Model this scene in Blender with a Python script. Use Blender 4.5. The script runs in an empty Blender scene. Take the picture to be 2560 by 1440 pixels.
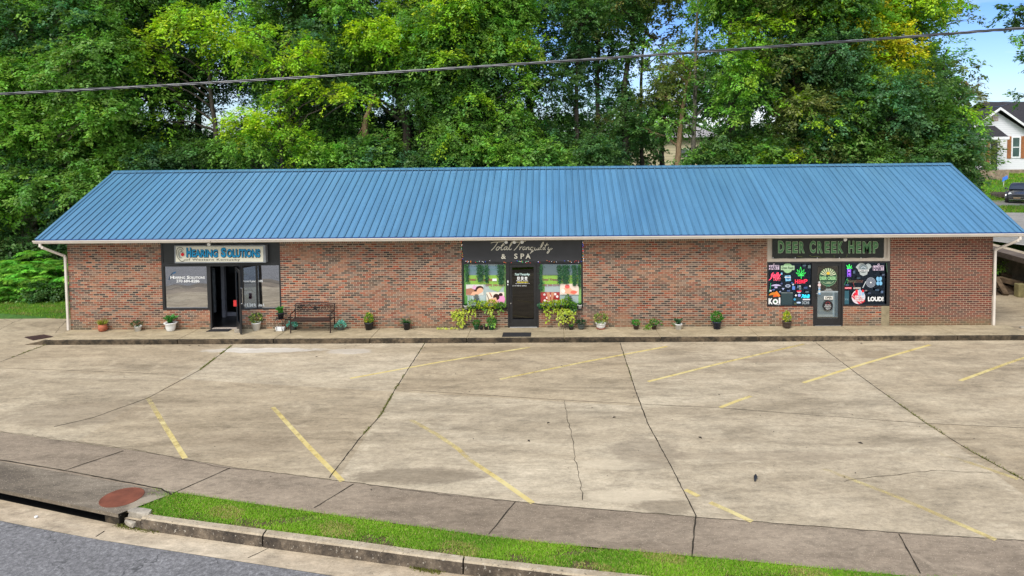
import bpy, bmesh, math, random
import numpy as np
from mathutils import Vector
sc = bpy.context.scene
COL = sc.collection
RNG = np.random.default_rng(7)
random.seed(5)

# ------------------------------------------------------------------ camera
CAM = np.array([16.1462, -22.3308, 5.8554])
PITCH, YAW, ROLL, CX, CY, F = 0.0488116, -0.0176978, -0.0098065, 1348.83, 458.92, 1707.0
_cp, _sp, _cy, _sy, _cr, _sr = (math.cos(PITCH), math.sin(PITCH), math.cos(YAW), math.sin(YAW), math.cos(ROLL), math.sin(ROLL))
FW = np.array([_sy*_cp, _cy*_cp, -_sp])
_r = np.array([_cy, -_sy, 0.0]); _u = np.cross(_r, FW)
RT = _cr*_r + _sr*_u; UP = -_sr*_r + _cr*_u
cam_d = bpy.data.cameras.new('camera'); cam = bpy.data.objects.new('camera', cam_d); COL.objects.link(cam)
cam_d.sensor_width = 36; cam_d.lens = 36*F/2560
cam_d.shift_x = (1280-CX)/2560; cam_d.shift_y = (CY-720)/2560
cam_d.clip_start = 0.1; cam_d.clip_end = 2000
from mathutils import Matrix
cam.matrix_world = Matrix(((RT[0], UP[0], -FW[0], CAM[0]), (RT[1], UP[1], -FW[1], CAM[1]), (RT[2], UP[2], -FW[2], CAM[2]), (0, 0, 0, 1)))
sc.camera = cam

def at(u, v, ax, c):
    """surveyed photo point -> world point on the plane  axis ax = c"""
    d = FW + (u-CX)/F*RT - (v-CY)/F*UP
    t = (c-CAM[ax])/d[ax]
    return CAM + t*d

# ------------------------------------------------------------------ world, sun, exposure
SUN_EL, SUN_AZ = math.radians(52), math.radians(205)      # azimuth clockwise from +Y
w = bpy.data.worlds.new('World'); sc.world = w; w.use_nodes = True
nt = w.node_tree; nt.nodes.clear()
def N(nt, t, **k):
    n = nt.nodes.new(t)
    for a, b in k.items(): setattr(n, a, b)
    return n
out = N(nt, 'ShaderNodeOutputWorld'); bg = N(nt, 'ShaderNodeBackground'); bg.inputs['Strength'].default_value = 0.15
sky = N(nt, 'ShaderNodeTexSky', sky_type='NISHITA', sun_disc=False, sun_elevation=SUN_EL, sun_rotation=SUN_AZ)
sky.air_density = 1.0; sky.dust_density = 1.2; sky.ozone_density = 1.0
tc = N(nt, 'ShaderNodeTexCoord'); mp = N(nt, 'ShaderNodeMapping'); mp.inputs['Scale'].default_value = (1.4, 1.4, 4.2)
mp.inputs['Location'].default_value = (0.35, 0.1, 0.0)
nz = N(nt, 'ShaderNodeTexNoise'); nz.inputs['Scale'].default_value = 1.7; nz.inputs['Detail'].default_value = 7; nz.inputs['Roughness'].default_value = 0.55
rp = N(nt, 'ShaderNodeValToRGB'); rp.color_ramp.elements[0].position = 0.49; rp.color_ramp.elements[1].position = 0.68
mx = N(nt, 'ShaderNodeMix', data_type='RGBA'); mx.inputs[7].default_value = (6.6, 6.7, 7.0, 1)
L = nt.links.new
L(tc.outputs['Generated'], mp.inputs[0]); L(mp.outputs[0], nz.inputs[0]); L(nz.outputs[0], rp.inputs[0])
sp_ = N(nt, 'ShaderNodeSeparateXYZ'); L(tc.outputs['Generated'], sp_.inputs[0])
north = N(nt, 'ShaderNodeMapRange'); L(sp_.outputs[1], north.inputs[0]); north.inputs[1].default_value = 0.1; north.inputs[2].default_value = 0.7
tint = N(nt, 'ShaderNodeMix', data_type='RGBA', blend_type='MULTIPLY'); hz_ = N(nt, 'ShaderNodeMapRange'); L(sp_.outputs[2], hz_.inputs[0]); hz_.inputs[1].default_value = 0.02; hz_.inputs[2].default_value = 0.17
tc_ = N(nt, 'ShaderNodeMix', data_type='RGBA'); tc_.inputs[6].default_value = (0.80, 0.86, 1.0, 1); tc_.inputs[7].default_value = (0.40, 0.58, 0.92, 1); L(hz_.outputs[0], tc_.inputs[0]); L(tc_.outputs[2], tint.inputs[7])
L(north.outputs[0], tint.inputs[0]); L(sky.outputs[0], tint.inputs[6])
cl_ = N(nt, 'ShaderNodeMath', operation='MULTIPLY'); n1_ = N(nt, 'ShaderNodeMapRange'); L(sp_.outputs[1], n1_.inputs[0]); n1_.inputs[1].default_value = 0.1; n1_.inputs[2].default_value = 0.7; n1_.inputs[3].default_value = 1.0; n1_.inputs[4].default_value = 0.75
south = N(nt, 'ShaderNodeMapRange'); L(sp_.outputs[1], south.inputs[0]); south.inputs[1].default_value = 0.25; south.inputs[2].default_value = -0.35; south.inputs[3].default_value = 0.0; south.inputs[4].default_value = 0.7  # unseen white cloud behind the camera, added to cut the blue ambient light
L(rp.outputs[0], cl_.inputs[0]); L(n1_.outputs[0], cl_.inputs[1]); cm_ = N(nt, 'ShaderNodeMath', operation='MAXIMUM'); L(cl_.outputs[0], cm_.inputs[0]); L(south.outputs[0], cm_.inputs[1]); L(cm_.outputs[0], mx.inputs[0]); L(tint.outputs[2], mx.inputs[6]); L(mx.outputs[2], bg.inputs[0]); L(bg.outputs[0], out.inputs[0])
sd = bpy.data.lights.new('sun', 'SUN'); sd.energy = 2.0; sd.angle = math.radians(22); sd.color = (1.0, 0.96, 0.90)
sun = bpy.data.objects.new('sun', sd); COL.objects.link(sun)
_d = Vector((math.sin(SUN_AZ)*math.cos(SUN_EL), math.cos(SUN_AZ)*math.cos(SUN_EL), math.sin(SUN_EL)))
sun.rotation_euler = _d.to_track_quat('Z', 'Y').to_euler()
sc.view_settings.view_transform = 'Standard'; sc.view_settings.look = 'None'
sc.view_settings.exposure = 0.66; sc.view_settings.gamma = 1.0
try:
    sc.cycles.max_bounces = 7; sc.cycles.diffuse_bounces = 3; sc.cycles.glossy_bounces = 3
    sc.cycles.transparent_max_bounces = 8; sc.cycles.transmission_bounces = 3
except Exception: pass

# ------------------------------------------------------------------ helpers
def S(r, g, b):
    f = lambda c: (c/255/12.92) if c/255 <= 0.04045 else ((c/255+0.055)/1.055)**2.4
    return (f(r), f(g), f(b))

class MB:
    def __init__(s): s.v = []; s.f = []; s.c = []
    def poly(s, pts, col=(1, 1, 1)):
        n = len(s.v); s.v += [tuple(float(q) for q in p) for p in pts]; s.f.append(tuple(range(n, n+len(pts)))); s.c += [col]*len(pts)
    def mesh(s, vs, fs, col=(1, 1, 1)):
        n = len(s.v); s.v += [tuple(float(q) for q in p) for p in vs]; s.f += [tuple(i+n for i in f) for f in fs]; s.c += [col]*len(vs)
    def box(s, x0, x1, y0, y1, z0, z1, col=(1, 1, 1)):
        vs = [(x0, y0, z0), (x1, y0, z0), (x1, y1, z0), (x0, y1, z0), (x0, y0, z1), (x1, y0, z1), (x1, y1, z1), (x0, y1, z1)]
        s.mesh(vs, [(0, 3, 2, 1), (4, 5, 6, 7), (0, 1, 5, 4), (1, 2, 6, 5), (2, 3, 7, 6), (3, 0, 4, 7)], col)
    def beam(s, a, b, wd, ht, col=(1, 1, 1), up=(0, 0, 1)):
        a = Vector(a); b = Vector(b); d = (b-a).normalized(); u = Vector(up)
        if abs(d.dot(u)) > 0.98: u = Vector((0, 1, 0))
        r = d.cross(u).normalized()*wd/2; u2 = r.cross(d).normalized()*ht/2
        vs = [a-r-u2, a+r-u2, a+r+u2, a-r+u2, b-r-u2, b+r-u2, b+r+u2, b-r+u2]
        s.mesh(vs, [(0, 3, 2, 1), (4, 5, 6, 7), (0, 1, 5, 4), (1, 2, 6, 5), (2, 3, 7, 6), (3, 0, 4, 7)], col)
    def tube(s, path, r, n=8, col=(1, 1, 1), cap=True, rough=0):
        P = [Vector(p) for p in path]; R = r if hasattr(r, '__len__') else [r]*len(P)
        vs = []; fs = []; prev = None
        for i, p in enumerate(P):
            d = (P[min(i+1, len(P)-1)]-P[max(i-1, 0)]).normalized()
            if prev is None:
                a = Vector((0, 0, 1)) if abs(d.z) < 0.9 else Vector((1, 0, 0))
                x = d.cross(a).normalized()
            else: x = (prev-d*prev.dot(d)).normalized()
            prev = x; y = d.cross(x)
            for k in range(n):
                t = 2*math.pi*k/n; rr = R[i]*(1+rough*random.uniform(-1, 1))
                vs.append(p+x*math.cos(t)*rr+y*math.sin(t)*rr)
        for i in range(len(P)-1):
            for k in range(n):
                fs.append((i*n+k, i*n+(k+1) % n, (i+1)*n+(k+1) % n, (i+1)*n+k))
        if cap: fs.append(tuple(range(n))[::-1]); fs.append(tuple(range((len(P)-1)*n, len(P)*n)))
        s.mesh(vs, fs, col)
    def lathe(s, prof, c=(0, 0, 0), n=20, col=(1, 1, 1)):
        vs = []; fs = []
        for r, z in prof:
            for k in range(n):
                t = 2*math.pi*k/n; vs.append((c[0]+r*math.cos(t), c[1]+r*math.sin(t), c[2]+z))
        for i in range(len(prof)-1):
            for k in range(n): fs.append((i*n+k, i*n+(k+1) % n, (i+1)*n+(k+1) % n, (i+1)*n+k))
        fs.append(tuple(range(n))[::-1]); fs.append(tuple(range((len(prof)-1)*n, len(prof)*n)))
        s.mesh(vs, fs, col)
    def prism(s, pts, axis, a, b, col=(1, 1, 1)):
        """2D outline (two remaining axes in order) swept along axis from a to b"""
        def P(p, t):
            q = list(p); q.insert(axis, t); return tuple(q)
        n = len(pts); vs = [P(p, a) for p in pts]+[P(p, b) for p in pts]
        fs = [tuple(range(n))[::-1], tuple(range(n, 2*n))]+[(i, (i+1) % n, (i+1) % n+n, i+n) for i in range(n)]
        s.mesh(vs, fs, col)

def mesh_from(name, v, f, c=None):
    me = bpy.data.meshes.new(name); me.from_pydata(v, [], f)
    if c is not None:
        a = me.attributes.new('Col', 'FLOAT_COLOR', 'POINT')
        arr = np.ones((len(v), 4), np.float32); arr[:, :3] = np.array(c, np.float32)[:, :3]; a.data.foreach_set('color', arr.ravel())
    me.update(); return me

def fix_normals(me):
    b = bmesh.new(); b.from_mesh(me); bmesh.ops.recalc_face_normals(b, faces=b.faces); b.to_mesh(me); b.free()

def obj(name, mb, mat, parent=None, smooth=False, bevel=0, loc=None, fixn=True):
    me = mesh_from(name, mb.v, mb.f, mb.c) if isinstance(mb, MB) else mb
    if fixn and isinstance(mb, MB): fix_normals(me)
    o = bpy.data.objects.new(name, me); COL.objects.link(o)
    me.materials.append(mat)
    if smooth: me.polygons.foreach_set('use_smooth', [True]*len(me.polygons))
    if parent is not None:
        o.parent = parent; g = parent; off = Vector((0, 0, 0))
        while g is not None: off += g.location; g = g.parent
        o.location = -off
    if loc is not None: o.location = loc
    if bevel:
        m = o.modifiers.new('bevel', 'BEVEL'); m.width = bevel; m.segments = 2; m.limit_method = 'ANGLE'; m.angle_limit = math.radians(40)
    return o
def tag(o, label=None, cat=None, group=None, kind=None):
    if label: o['label'] = label
    if cat: o['category'] = cat
    if group: o['group'] = group
    if kind: o['kind'] = kind
    return o
def thing(name, label, cat, loc=(0, 0, 0), group=None):
    o = bpy.data.objects.new(name, None); COL.objects.link(o); o.empty_display_size = 0.2
    o.location = tuple(float(q) for q in loc); return tag(o, label, cat, group)
def struct(name, mb, mat, **k): return tag(obj(name, mb, mat, **k), kind='structure')

# ------------------------------------------------------------------ materials
def newmat(name):
    m = bpy.data.materials.new(name); m.use_nodes = True; nt = m.node_tree
    return m, nt, nt.nodes['Principled BSDF'], nt.links.new
def noise(nt, vec, scale, detail=6, rough=0.6, dist=0.0):
    n = N(nt, 'ShaderNodeTexNoise'); n.inputs['Scale'].default_value = scale; n.inputs['Detail'].default_value = detail
    n.inputs['Roughness'].default_value = rough; n.inputs['Distortion'].default_value = dist
    if vec is not None: nt.links.new(vec, n.inputs['Vector'])
    return n.outputs[0]
def ramp(nt, fac, stops):
    r = N(nt, 'ShaderNodeValToRGB'); e = r.color_ramp.elements
    while len(e) < len(stops): e.new(0.5)
    for i, (p, c) in enumerate(stops):
        e[i].position = p; e[i].color = (c, c, c, 1) if not hasattr(c, '__len__') else (*c, 1)
    nt.links.new(fac, r.inputs[0]); return r.outputs[0]
def mixc(nt, fac, a, b, mode='MIX'):
    m = N(nt, 'ShaderNodeMix', data_type='RGBA', blend_type=mode)
    for i, x in ((0, fac), (6, a), (7, b)):
        if isinstance(x, (int, float)): m.inputs[i].default_value = x
        elif isinstance(x, tuple): m.inputs[i].default_value = (*x, 1)
        else: nt.links.new(x, m.inputs[i])
    return m.outputs[2]
def mathn(nt, op, a, b=0.0, clamp=False):
    m = N(nt, 'ShaderNodeMath', operation=op, use_clamp=clamp)
    for i, x in ((0, a), (1, b)):
        if isinstance(x, (int, float)): m.inputs[i].default_value = x
        else: nt.links.new(x, m.inputs[i])
    return m.outputs[0]
def pos(nt, scale=(1, 1, 1), rot=(0, 0, 0), world=True):
    m = N(nt, 'ShaderNodeMapping'); m.inputs['Scale'].default_value = scale; m.inputs['Rotation'].default_value = rot
    if world: g = N(nt, 'ShaderNodeNewGeometry').outputs['Position']
    else: g = N(nt, 'ShaderNodeTexCoord').outputs['Object']
    nt.links.new(g, m.inputs[0]); return m.outputs[0]
def bump(nt, bsdf, h, strength=0.3, dist=0.01):
    b = N(nt, 'ShaderNodeBump'); b.inputs['Strength'].default_value = strength; b.inputs['Distance'].default_value = dist
    nt.links.new(h, b.inputs['Height']); nt.links.new(b.outputs[0], bsdf.inputs['Normal'])

def plain(name, col, rough=0.6, metal=0.0, var=0.15, scale=6.0, spec=0.5, bumps=0.0, world=False):
    m, nt, b, L = newmat(name)
    n = noise(nt, pos(nt, world=world), scale)
    c = mixc(nt, ramp(nt, n, [(0.3, 0.0), (0.7, 1.0)]), tuple(x*(1-var) for x in col), tuple(min(1, x*(1+var)) for x in col))
    L(c, b.inputs['Base Color']); b.inputs['Roughness'].default_value = rough; b.inputs['Metallic'].default_value = metal
    b.inputs['Specular IOR Level'].default_value = spec
    if bumps: bump(nt, b, noise(nt, pos(nt, world=world), scale*6), bumps, 0.01)
    return m
def attr_mat(name, rough=0.6, var=0.12, scale=14, spec=0.3):
    m, nt, b, L = newmat(name)
    a = N(nt, 'ShaderNodeAttribute', attribute_name='Col')
    n = noise(nt, pos(nt), scale, 4)
    L(mixc(nt, 1.0, a.outputs['Color'], ramp(nt, n, [(0.3, 1-var), (0.7, 1.0)]), 'MULTIPLY'), b.inputs['Base Color'])
    b.inputs['Roughness'].default_value = rough; b.inputs['Specular IOR Level'].default_value = spec
    return m
def neon_mat(name, st=1.6):
    m, nt, b, L = newmat(name)
    a = N(nt, 'ShaderNodeAttribute', attribute_name='Col')
    L(a.outputs['Color'], b.inputs['Base Color']); L(a.outputs['Color'], b.inputs['Emission Color']); b.inputs['Emission Strength'].default_value = st
    return m
def leaf_mat(name, trans=0.35, rough=0.45):
    m, nt, b, L = newmat(name)
    a = N(nt, 'ShaderNodeAttribute', attribute_name='Col'); b.inputs['Roughness'].default_value = rough; b.inputs['Specular IOR Level'].default_value = 0.35
    L(a.outputs['Color'], b.inputs['Base Color'])
    t = N(nt, 'ShaderNodeBsdfTranslucent'); ms = N(nt, 'ShaderNodeMixShader'); ms.inputs[0].default_value = trans
    c = mixc(nt, 1.0, a.outputs['Color'], (1.25, 1.3, 0.6), 'MULTIPLY')
    L(c, t.inputs[0]); L(b.outputs[0], ms.inputs[1]); L(t.outputs[0], ms.inputs[2])
    L(ms.outputs[0], nt.nodes['Material Output'].inputs[0]); return m

def concrete(name, dark, mid, light, speck=0.5, stain=0.5, streak=True, stains=(), rot=0.0, seed=0.0, moss=0.0):
    m, nt, b, L = newmat(name)
    p = pos(nt, (0.35, 1.0, 1.0) if streak else (1, 1, 1), (0, 0, rot))
    big = noise(nt, p, 0.62+seed*0.03, 10, 0.74, 0.5)
    c = ramp(nt, big, [(0.24, dark), (0.48, mid), (0.78, light)])
    fine = noise(nt, pos(nt, (0.5, 1, 1), (0, 0, rot)), 3.2, 8, 0.75)
    c = mixc(nt, 1.0, c, ramp(nt, fine, [(0.3, 0.62), (0.5, 1.0), (0.7, 1.24)]), 'MULTIPLY')
    mt = noise(nt, pos(nt, (0.6, 1, 1), (0, 0, rot), ), 13, 8, 0.9)
    c = mixc(nt, 1.0, c, ramp(nt, mt, [(0.32, 0.66), (0.5, 1.0), (0.68, 1.3)]), 'MULTIPLY')
    st = noise(nt, pos(nt, (0.22, 1.4, 1), (0, 0, rot)), 0.9, 7, 0.7, 0.8)
    c = mixc(nt, ramp(nt, st, [(0.52, 0.0), (0.7, stain)]), c, tuple(x*0.62 for x in dark))
    pt = noise(nt, pos(nt), 1.1, 8, 0.7, 0.6)
    c = mixc(nt, ramp(nt, pt, [(0.6, 0.0), (0.68, 0.35)]), c, tuple(min(0.9, x*1.25) for x in light))
    if speck:
        v = N(nt, 'ShaderNodeTexVoronoi'); v.inputs['Scale'].default_value = 28; L(pos(nt), v.inputs[0])
        c = mixc(nt, ramp(nt, v.outputs['Distance'], [(0.10, speck), (0.2, 0.0)]), c, tuple(min(0.8, x*1.7) for x in light))
        v = N(nt, 'ShaderNodeTexVoronoi'); v.inputs['Scale'].default_value = 9; L(pos(nt), v.inputs[0])
        c = mixc(nt, ramp(nt, v.outputs['Distance'], [(0.05, 0.6), (0.1, 0.0)]), c, tuple(x*0.3 for x in dark))
    for (x, y, rx, ry, col, k) in stains:
        g = N(nt, 'ShaderNodeNewGeometry'); sx = N(nt, 'ShaderNodeSeparateXYZ'); L(g.outputs['Position'], sx.inputs[0])
        dx = mathn(nt, 'MULTIPLY', mathn(nt, 'SUBTRACT', sx.outputs[0], x), 1/rx); dy = mathn(nt, 'MULTIPLY', mathn(nt, 'SUBTRACT', sx.outputs[1], y), 1/ry)
        d = mathn(nt, 'SQRT', mathn(nt, 'ADD', mathn(nt, 'MULTIPLY', dx, dx), mathn(nt, 'MULTIPLY', dy, dy)))
        d = mathn(nt, 'ADD', d, mathn(nt, 'MULTIPLY', mathn(nt, 'SUBTRACT', noise(nt, pos(nt, (0.5, 1, 1)), 3.5, 8, 0.75), 0.5), 1.7))
        c = mixc(nt, ramp(nt, d, [(0.75, k), (1.15, 0.0)]), c, col)
    if moss:
        mo = noise(nt, pos(nt), 1.6, 6, 0.7)
        c = mixc(nt, ramp(nt, mo, [(0.42, 0.0), (0.56, moss)]), c, (0.016, 0.014, 0.010))
    L(c, b.inputs['Base Color']); b.inputs['Roughness'].default_value = 0.88; b.inputs['Specular IOR Level'].default_value = 0.25
    bump(nt, b, noise(nt, pos(nt), 40, 8, 0.7), 0.35, 0.01)
    return m

def brick_mat(name, side=False, zone=None):
    m, nt, b, L = newmat(name)
    g = N(nt, 'ShaderNodeNewGeometry'); sx = N(nt, 'ShaderNodeSeparateXYZ'); L(g.outputs['Position'], sx.inputs[0])
    cb = N(nt, 'ShaderNodeCombineXYZ'); L(sx.outputs[1 if side else 0], cb.inputs[0]); L(sx.outputs[2], cb.inputs[1])
    def brick(bw, rh, ms, vec, off=0.5):
        t = N(nt, 'ShaderNodeTexBrick'); t.offset = off; t.squash = 1.0
        for k, x in (('Scale', 1.0), ('Mortar Size', ms), ('Mortar Smooth', 0.15), ('Bias', 0.0), ('Brick Width', bw), ('Row Height', rh)): t.inputs[k].default_value = x
        t.inputs['Color1'].default_value = (0, 0, 0, 1); t.inputs['Color2'].default_value = (1, 1, 1, 1); t.inputs['Mortar'].default_value = (0.5, 0.5, 0.5, 1)
        L(vec, t.inputs[0]); return t.outputs['Color'], t.outputs['Fac']
    jit = noise(nt, pos(nt), 9, 3); # slightly irregular courses
    r, fac = brick(0.2032, 0.0675, 0.0075, cb.outputs[0])
    r2, f2 = brick(0.0675, 0.19, 0.007, cb.outputs[0], 0.0)
    top = mathn(nt, 'GREATER_THAN', sx.outputs[2], 2.835)
    r = mixc(nt, top, r, r2); fac = mixc(nt, top, fac, f2)
    pal = [(0.0, S(48, 42, 40)), (0.13, S(100, 84, 76)), (0.22, S(70, 54, 48)), (0.34, S(148, 96, 72)), (0.45, S(112, 52, 38)), (0.55, S(172, 122, 94)), (0.64, S(92, 78, 72)), (0.74, S(152, 70, 44)), (0.86, S(138, 114, 98)), (1.0, S(60, 48, 46))]
    rr = ramp(nt, r, pal); rr.node.color_ramp.interpolation = 'CONSTANT' if False else 'LINEAR'
    palR = [(0.0, S(66, 46, 42)), (0.2, S(108, 60, 48)), (0.4, S(124, 68, 54)), (0.6, S(84, 56, 50)), (0.8, S(134, 66, 50)), (1.0, S(80, 56, 52))]
    rr2 = ramp(nt, r, palR)
    zx = mathn(nt, 'GREATER_THAN', sx.outputs[0], 27.1)
    c = mixc(nt, zx, rr, rr2)
    fine = noise(nt, pos(nt), 60, 5, 0.7)
    c = mixc(nt, 1.0, c, ramp(nt, fine, [(0.3, 0.85), (0.7, 1.15)]), 'MULTIPLY')
    mort = mixc(nt, zx, S(176, 160, 138), S(178, 156, 132))
    wear = noise(nt, pos(nt, (0.9, 1, 1.8)), 0.8, 6, 0.65)       # mortar smeared over the brick
    wf = mathn(nt, 'MULTIPLY', ramp(nt, wear, [(0.52, 0.0), (0.68, 0.62)]), mathn(nt, 'SUBTRACT', 1.0, zx))
    c = mixc(nt, wf, c, S(158, 114, 88))
    mort = mixc(nt, wf, mort, S(168, 134, 106))
    c = mixc(nt, fac, c, mort)
    # damp green and grey staining low on the wall
    gr = noise(nt, pos(nt, (0.7, 1, 1)), 1.1, 6, 0.7)
    low = ramp(nt, mathn(nt, 'ADD', sx.outputs[2], mathn(nt, 'MULTIPLY', gr, 0.5)), [(0.25, 0.55), (0.62, 0.0)])
    c = mixc(nt, mathn(nt, 'MULTIPLY', low, mathn(nt, 'ADD', mathn(nt, 'MULTIPLY', zx, 0.5), 0.5)), c, S(122, 116, 84))
    big = noise(nt, pos(nt, (0.5, 1, 0.9)), 0.5, 5, 0.6)
    c = mixc(nt, 1.0, c, ramp(nt, big, [(0.3, 0.74), (0.7, 1.02)]), 'MULTIPLY')
    L(c, b.inputs['Base Color']); b.inputs['Roughness'].default_value = 0.85; b.inputs['Specular IOR Level'].default_value = 0.25
    bump(nt, b, mathn(nt, 'SUBTRACT', 1.0, fac), 0.5, 0.006)
    return m

def glass(name, gloss, tint, rough=0.0, wav=0.0, refl=(0.95, 0.97, 1.0)):
    m, nt, b, L = newmat(name)
    gl = N(nt, 'ShaderNodeBsdfGlossy'); gl.inputs['Roughness'].default_value = rough; gl.inputs[0].default_value = (*refl, 1)
    tr = N(nt, 'ShaderNodeBsdfTransparent'); tr.inputs[0].default_value = (*tint, 1)
    ms = N(nt, 'ShaderNodeMixShader'); ms.inputs[0].default_value = gloss
    if wav:
        bp = N(nt, 'ShaderNodeBump'); bp.inputs['Strength'].default_value = wav; bp.inputs['Distance'].default_value = 0.02
        L(noise(nt, pos(nt), 0.9, 1), bp.inputs['Height']); L(bp.outputs[0], gl.inputs['Normal'])
    L(tr.outputs[0], ms.inputs[1]); L(gl.outputs[0], ms.inputs[2]); L(ms.outputs[0], nt.nodes['Material Output'].inputs[0])
    nt.nodes.remove(b); return m

M = {}
M['leaf'] = leaf_mat('leaf', 0.4)
M['leaf_soft'] = leaf_mat('small_leaf', 0.3)
M['grass'] = leaf_mat('grass_blade', 0.3, 0.6)
M['paint'] = attr_mat('painted_print', 0.55, 0.06)
M['vinyl'] = attr_mat('vinyl_banner', 0.45, 0.1, 3)
M['neon'] = neon_mat('neon_glow', 0.75)
M['brick'] = brick_mat('brick_front'); M['brick_side'] = brick_mat('brick_side', side=True)
M['bronze'] = plain('dark_bronze_frame', (0.012, 0.012, 0.013), 0.4, 0.0, 0.3, 5)
M['beige_trim'] = plain('beige_trim', S(168, 156, 140), 0.6, 0, 0.12, 4)
M['gutter'] = plain('cream_gutter', S(205, 196, 184), 0.4, 0, 0.08, 2.5)
M['soffit'] = plain('soffit_white', S(170, 160, 150), 0.7)
M['white'] = plain('white_plastic', (0.72, 0.72, 0.70), 0.45, 0, 0.06, 8)
M['black'] = plain('black_plastic', (0.015, 0.016, 0.02), 0.45, 0, 0.3, 8)
M['black_iron'] = plain('black_iron', (0.015, 0.013, 0.013), 0.45, 0.3, 0.3, 12)
M['bench'] = plain('brown_cast_iron', (0.032, 0.017, 0.013), 0.42, 0.4, 0.35, 14)
M['terracotta'] = plain('terracotta', S(160, 88, 60), 0.7, 0, 0.35, 14)
M['green_pot'] = plain('green_plastic', (0.01, 0.09, 0.035), 0.4)
M['grey_pot'] = plain('grey_plastic', (0.06, 0.075, 0.07), 0.5)
M['brown_pot'] = plain('brown_plastic', (0.055, 0.035, 0.028), 0.5)
M['navy_pot'] = plain('navy_plastic', (0.012, 0.02, 0.045), 0.35)
M['soil'] = plain('potting_soil', (0.02, 0.013, 0.009), 0.95, 0, 0.4, 30)
M['rubber'] = plain('rubber_mat', (0.012, 0.012, 0.014), 0.8, 0, 0.3, 25)
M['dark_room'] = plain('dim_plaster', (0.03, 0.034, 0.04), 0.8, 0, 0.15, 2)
M['room_panel'] = plain('pale_interior_panel', (0.26, 0.3, 0.34), 0.6, 0, 0.08, 1.5)
M['chrome'] = plain('brushed_metal', (0.5, 0.5, 0.5), 0.25, 0.9)
M['rust'] = plain('rusty_iron', S(112, 64, 46), 0.8, 0.0, 0.28, 5, 0.3, 0.3)
M['grate'] = plain('brown_grate', S(62, 40, 34), 0.8, 0.0, 0.3, 9)
M['timber'] = plain('weathered_timber', S(96, 80, 62), 0.9, 0, 0.45, 5, 0.2, 0.5, True)
M['mossy_post'] = plain('mossy_concrete', S(128, 120, 84), 0.9, 0, 0.3, 6, 0.2, 0.4)
M['rock'] = plain('broken_concrete', S(150, 142, 128), 0.9, 0, 0.4, 9, 0.2, 0.6)
M['cable'] = plain('cable_sheath', (0.05, 0.05, 0.055), 0.4, 0.1, 0.3, 20)
M['cable_bare'] = plain('bare_aluminium_strand', (0.16, 0.16, 0.17), 0.5, 0.3, 0.2, 20)
M['glass_mirror'] = glass('reflective_window_film', 0.62, (0.25, 0.27, 0.28), 0.0, 0.35)
M['glass_clear'] = glass('clear_window_glass', 0.10, (0.86, 0.88, 0.88))
M['glass_dark'] = glass('dark_window_glass', 0.10, (0.72, 0.78, 0.84), 0, 0.2, (.35, .55, .95))
M['glass_door_clear'] = glass('clear_door_glass', 0.07, (0.85, 0.87, 0.88))
M['glass_door'] = glass('smoked_door_glass', 0.06, (0.10, 0.10, 0.11))

def bark(name, a, b_):
    m, nt, b, L = newmat(name)
    n = noise(nt, pos(nt, (1, 1, 0.25)), 9, 8, 0.75)
    L(ramp(nt, n, [(0.3, a), (0.7, b_)]), b.inputs['Base Color']); b.inputs['Roughness'].default_value = 0.95; b.inputs['Specular IOR Level'].default_value = 0.15
    bump(nt, b, n, 0.9, 0.04); return m
M['bark'] = bark('tree_bark', (0.03, 0.024, 0.018), (0.12, 0.10, 0.08))
M['bark_pale'] = bark('pale_bark', (0.10, 0.085, 0.06), (0.36, 0.32, 0.26))
M['bark_tan'] = bark('tan_bark', (0.14, 0.085, 0.045), (0.42, 0.29, 0.17))
# ------------------------------------------------------------------ ground and paving
def sstep(a, b, x):
    t = np.clip((x-a)/(b-a), 0, 1); return t*t*(3-2*t)
def hterr(x, y):
    x = np.asarray(x, float); y = np.asarray(y, float)
    back = -0.3 + 3.4*sstep(7.9, 26, y) + 1.2*sstep(26, 60, y)
    left = -0.3 + 0.24*sstep(1.5, 2.6, y) + 2.6*sstep(4.6, 16, y) + 1.8*sstep(16, 60, y)
    a = sstep(-3, 1, x); mid = left*(1-a)+back*a
    wy = 9.6 + (x-37.9)*(-0.9); wy = np.where(x < 37.9, 9.6, wy)
    right = np.where(y > wy+0.15, 1.29, -0.3) + 1.95*sstep(33.2, 39.5, y)+0.2*sstep(60, 90, y)
    b = sstep(30.6, 33.0, x)
    h = mid*(1-b)+right*b
    h = np.where(y < 0.5, -0.62, h)
    h = np.where((x > 20) & (x < 31) & (y < 7), -0.62, h)
    return h
xs = np.concatenate([[-900, -400, -200, -120, -80, -60], np.arange(-45, 75.1, 0.75), [90, 120, 200, 400, 900]])
ys = np.concatenate([[-600, -200, -100, -60, -45, -30], np.arange(-26, 62.1, 0.75), [75, 100, 160, 300, 600, 1200]])
XX, YY = np.meshgrid(xs, ys); ZZ = hterr(XX, YY)
bumpz = 0.06*np.sin(XX*0.9+1.3*np.sin(YY*0.7))*np.cos(YY*0.8)
ZZ = ZZ+np.where((YY > 9) & ((XX < 31) | (YY > 33)), bumpz, 0)
nx = len(xs); vs = np.stack([XX.ravel(), YY.ravel(), ZZ.ravel()], 1)
fs = [(j*nx+i, j*nx+i+1, (j+1)*nx+i+1, (j+1)*nx+i) for j in range(len(ys)-1) for i in range(nx-1)]
me = mesh_from('ground', vs.tolist(), fs)
m, nt, b, L = newmat('ground_soil_grass')
n1 = noise(nt, pos(nt), 0.5, 8, 0.7); n2 = noise(nt, pos(nt), 7, 6, 0.8)
c = ramp(nt, n1, [(0.3, (0.035, 0.10, 0.012)), (0.5, (0.06, 0.17, 0.018)), (0.7, (0.09, 0.15, 0.03))])
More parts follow.
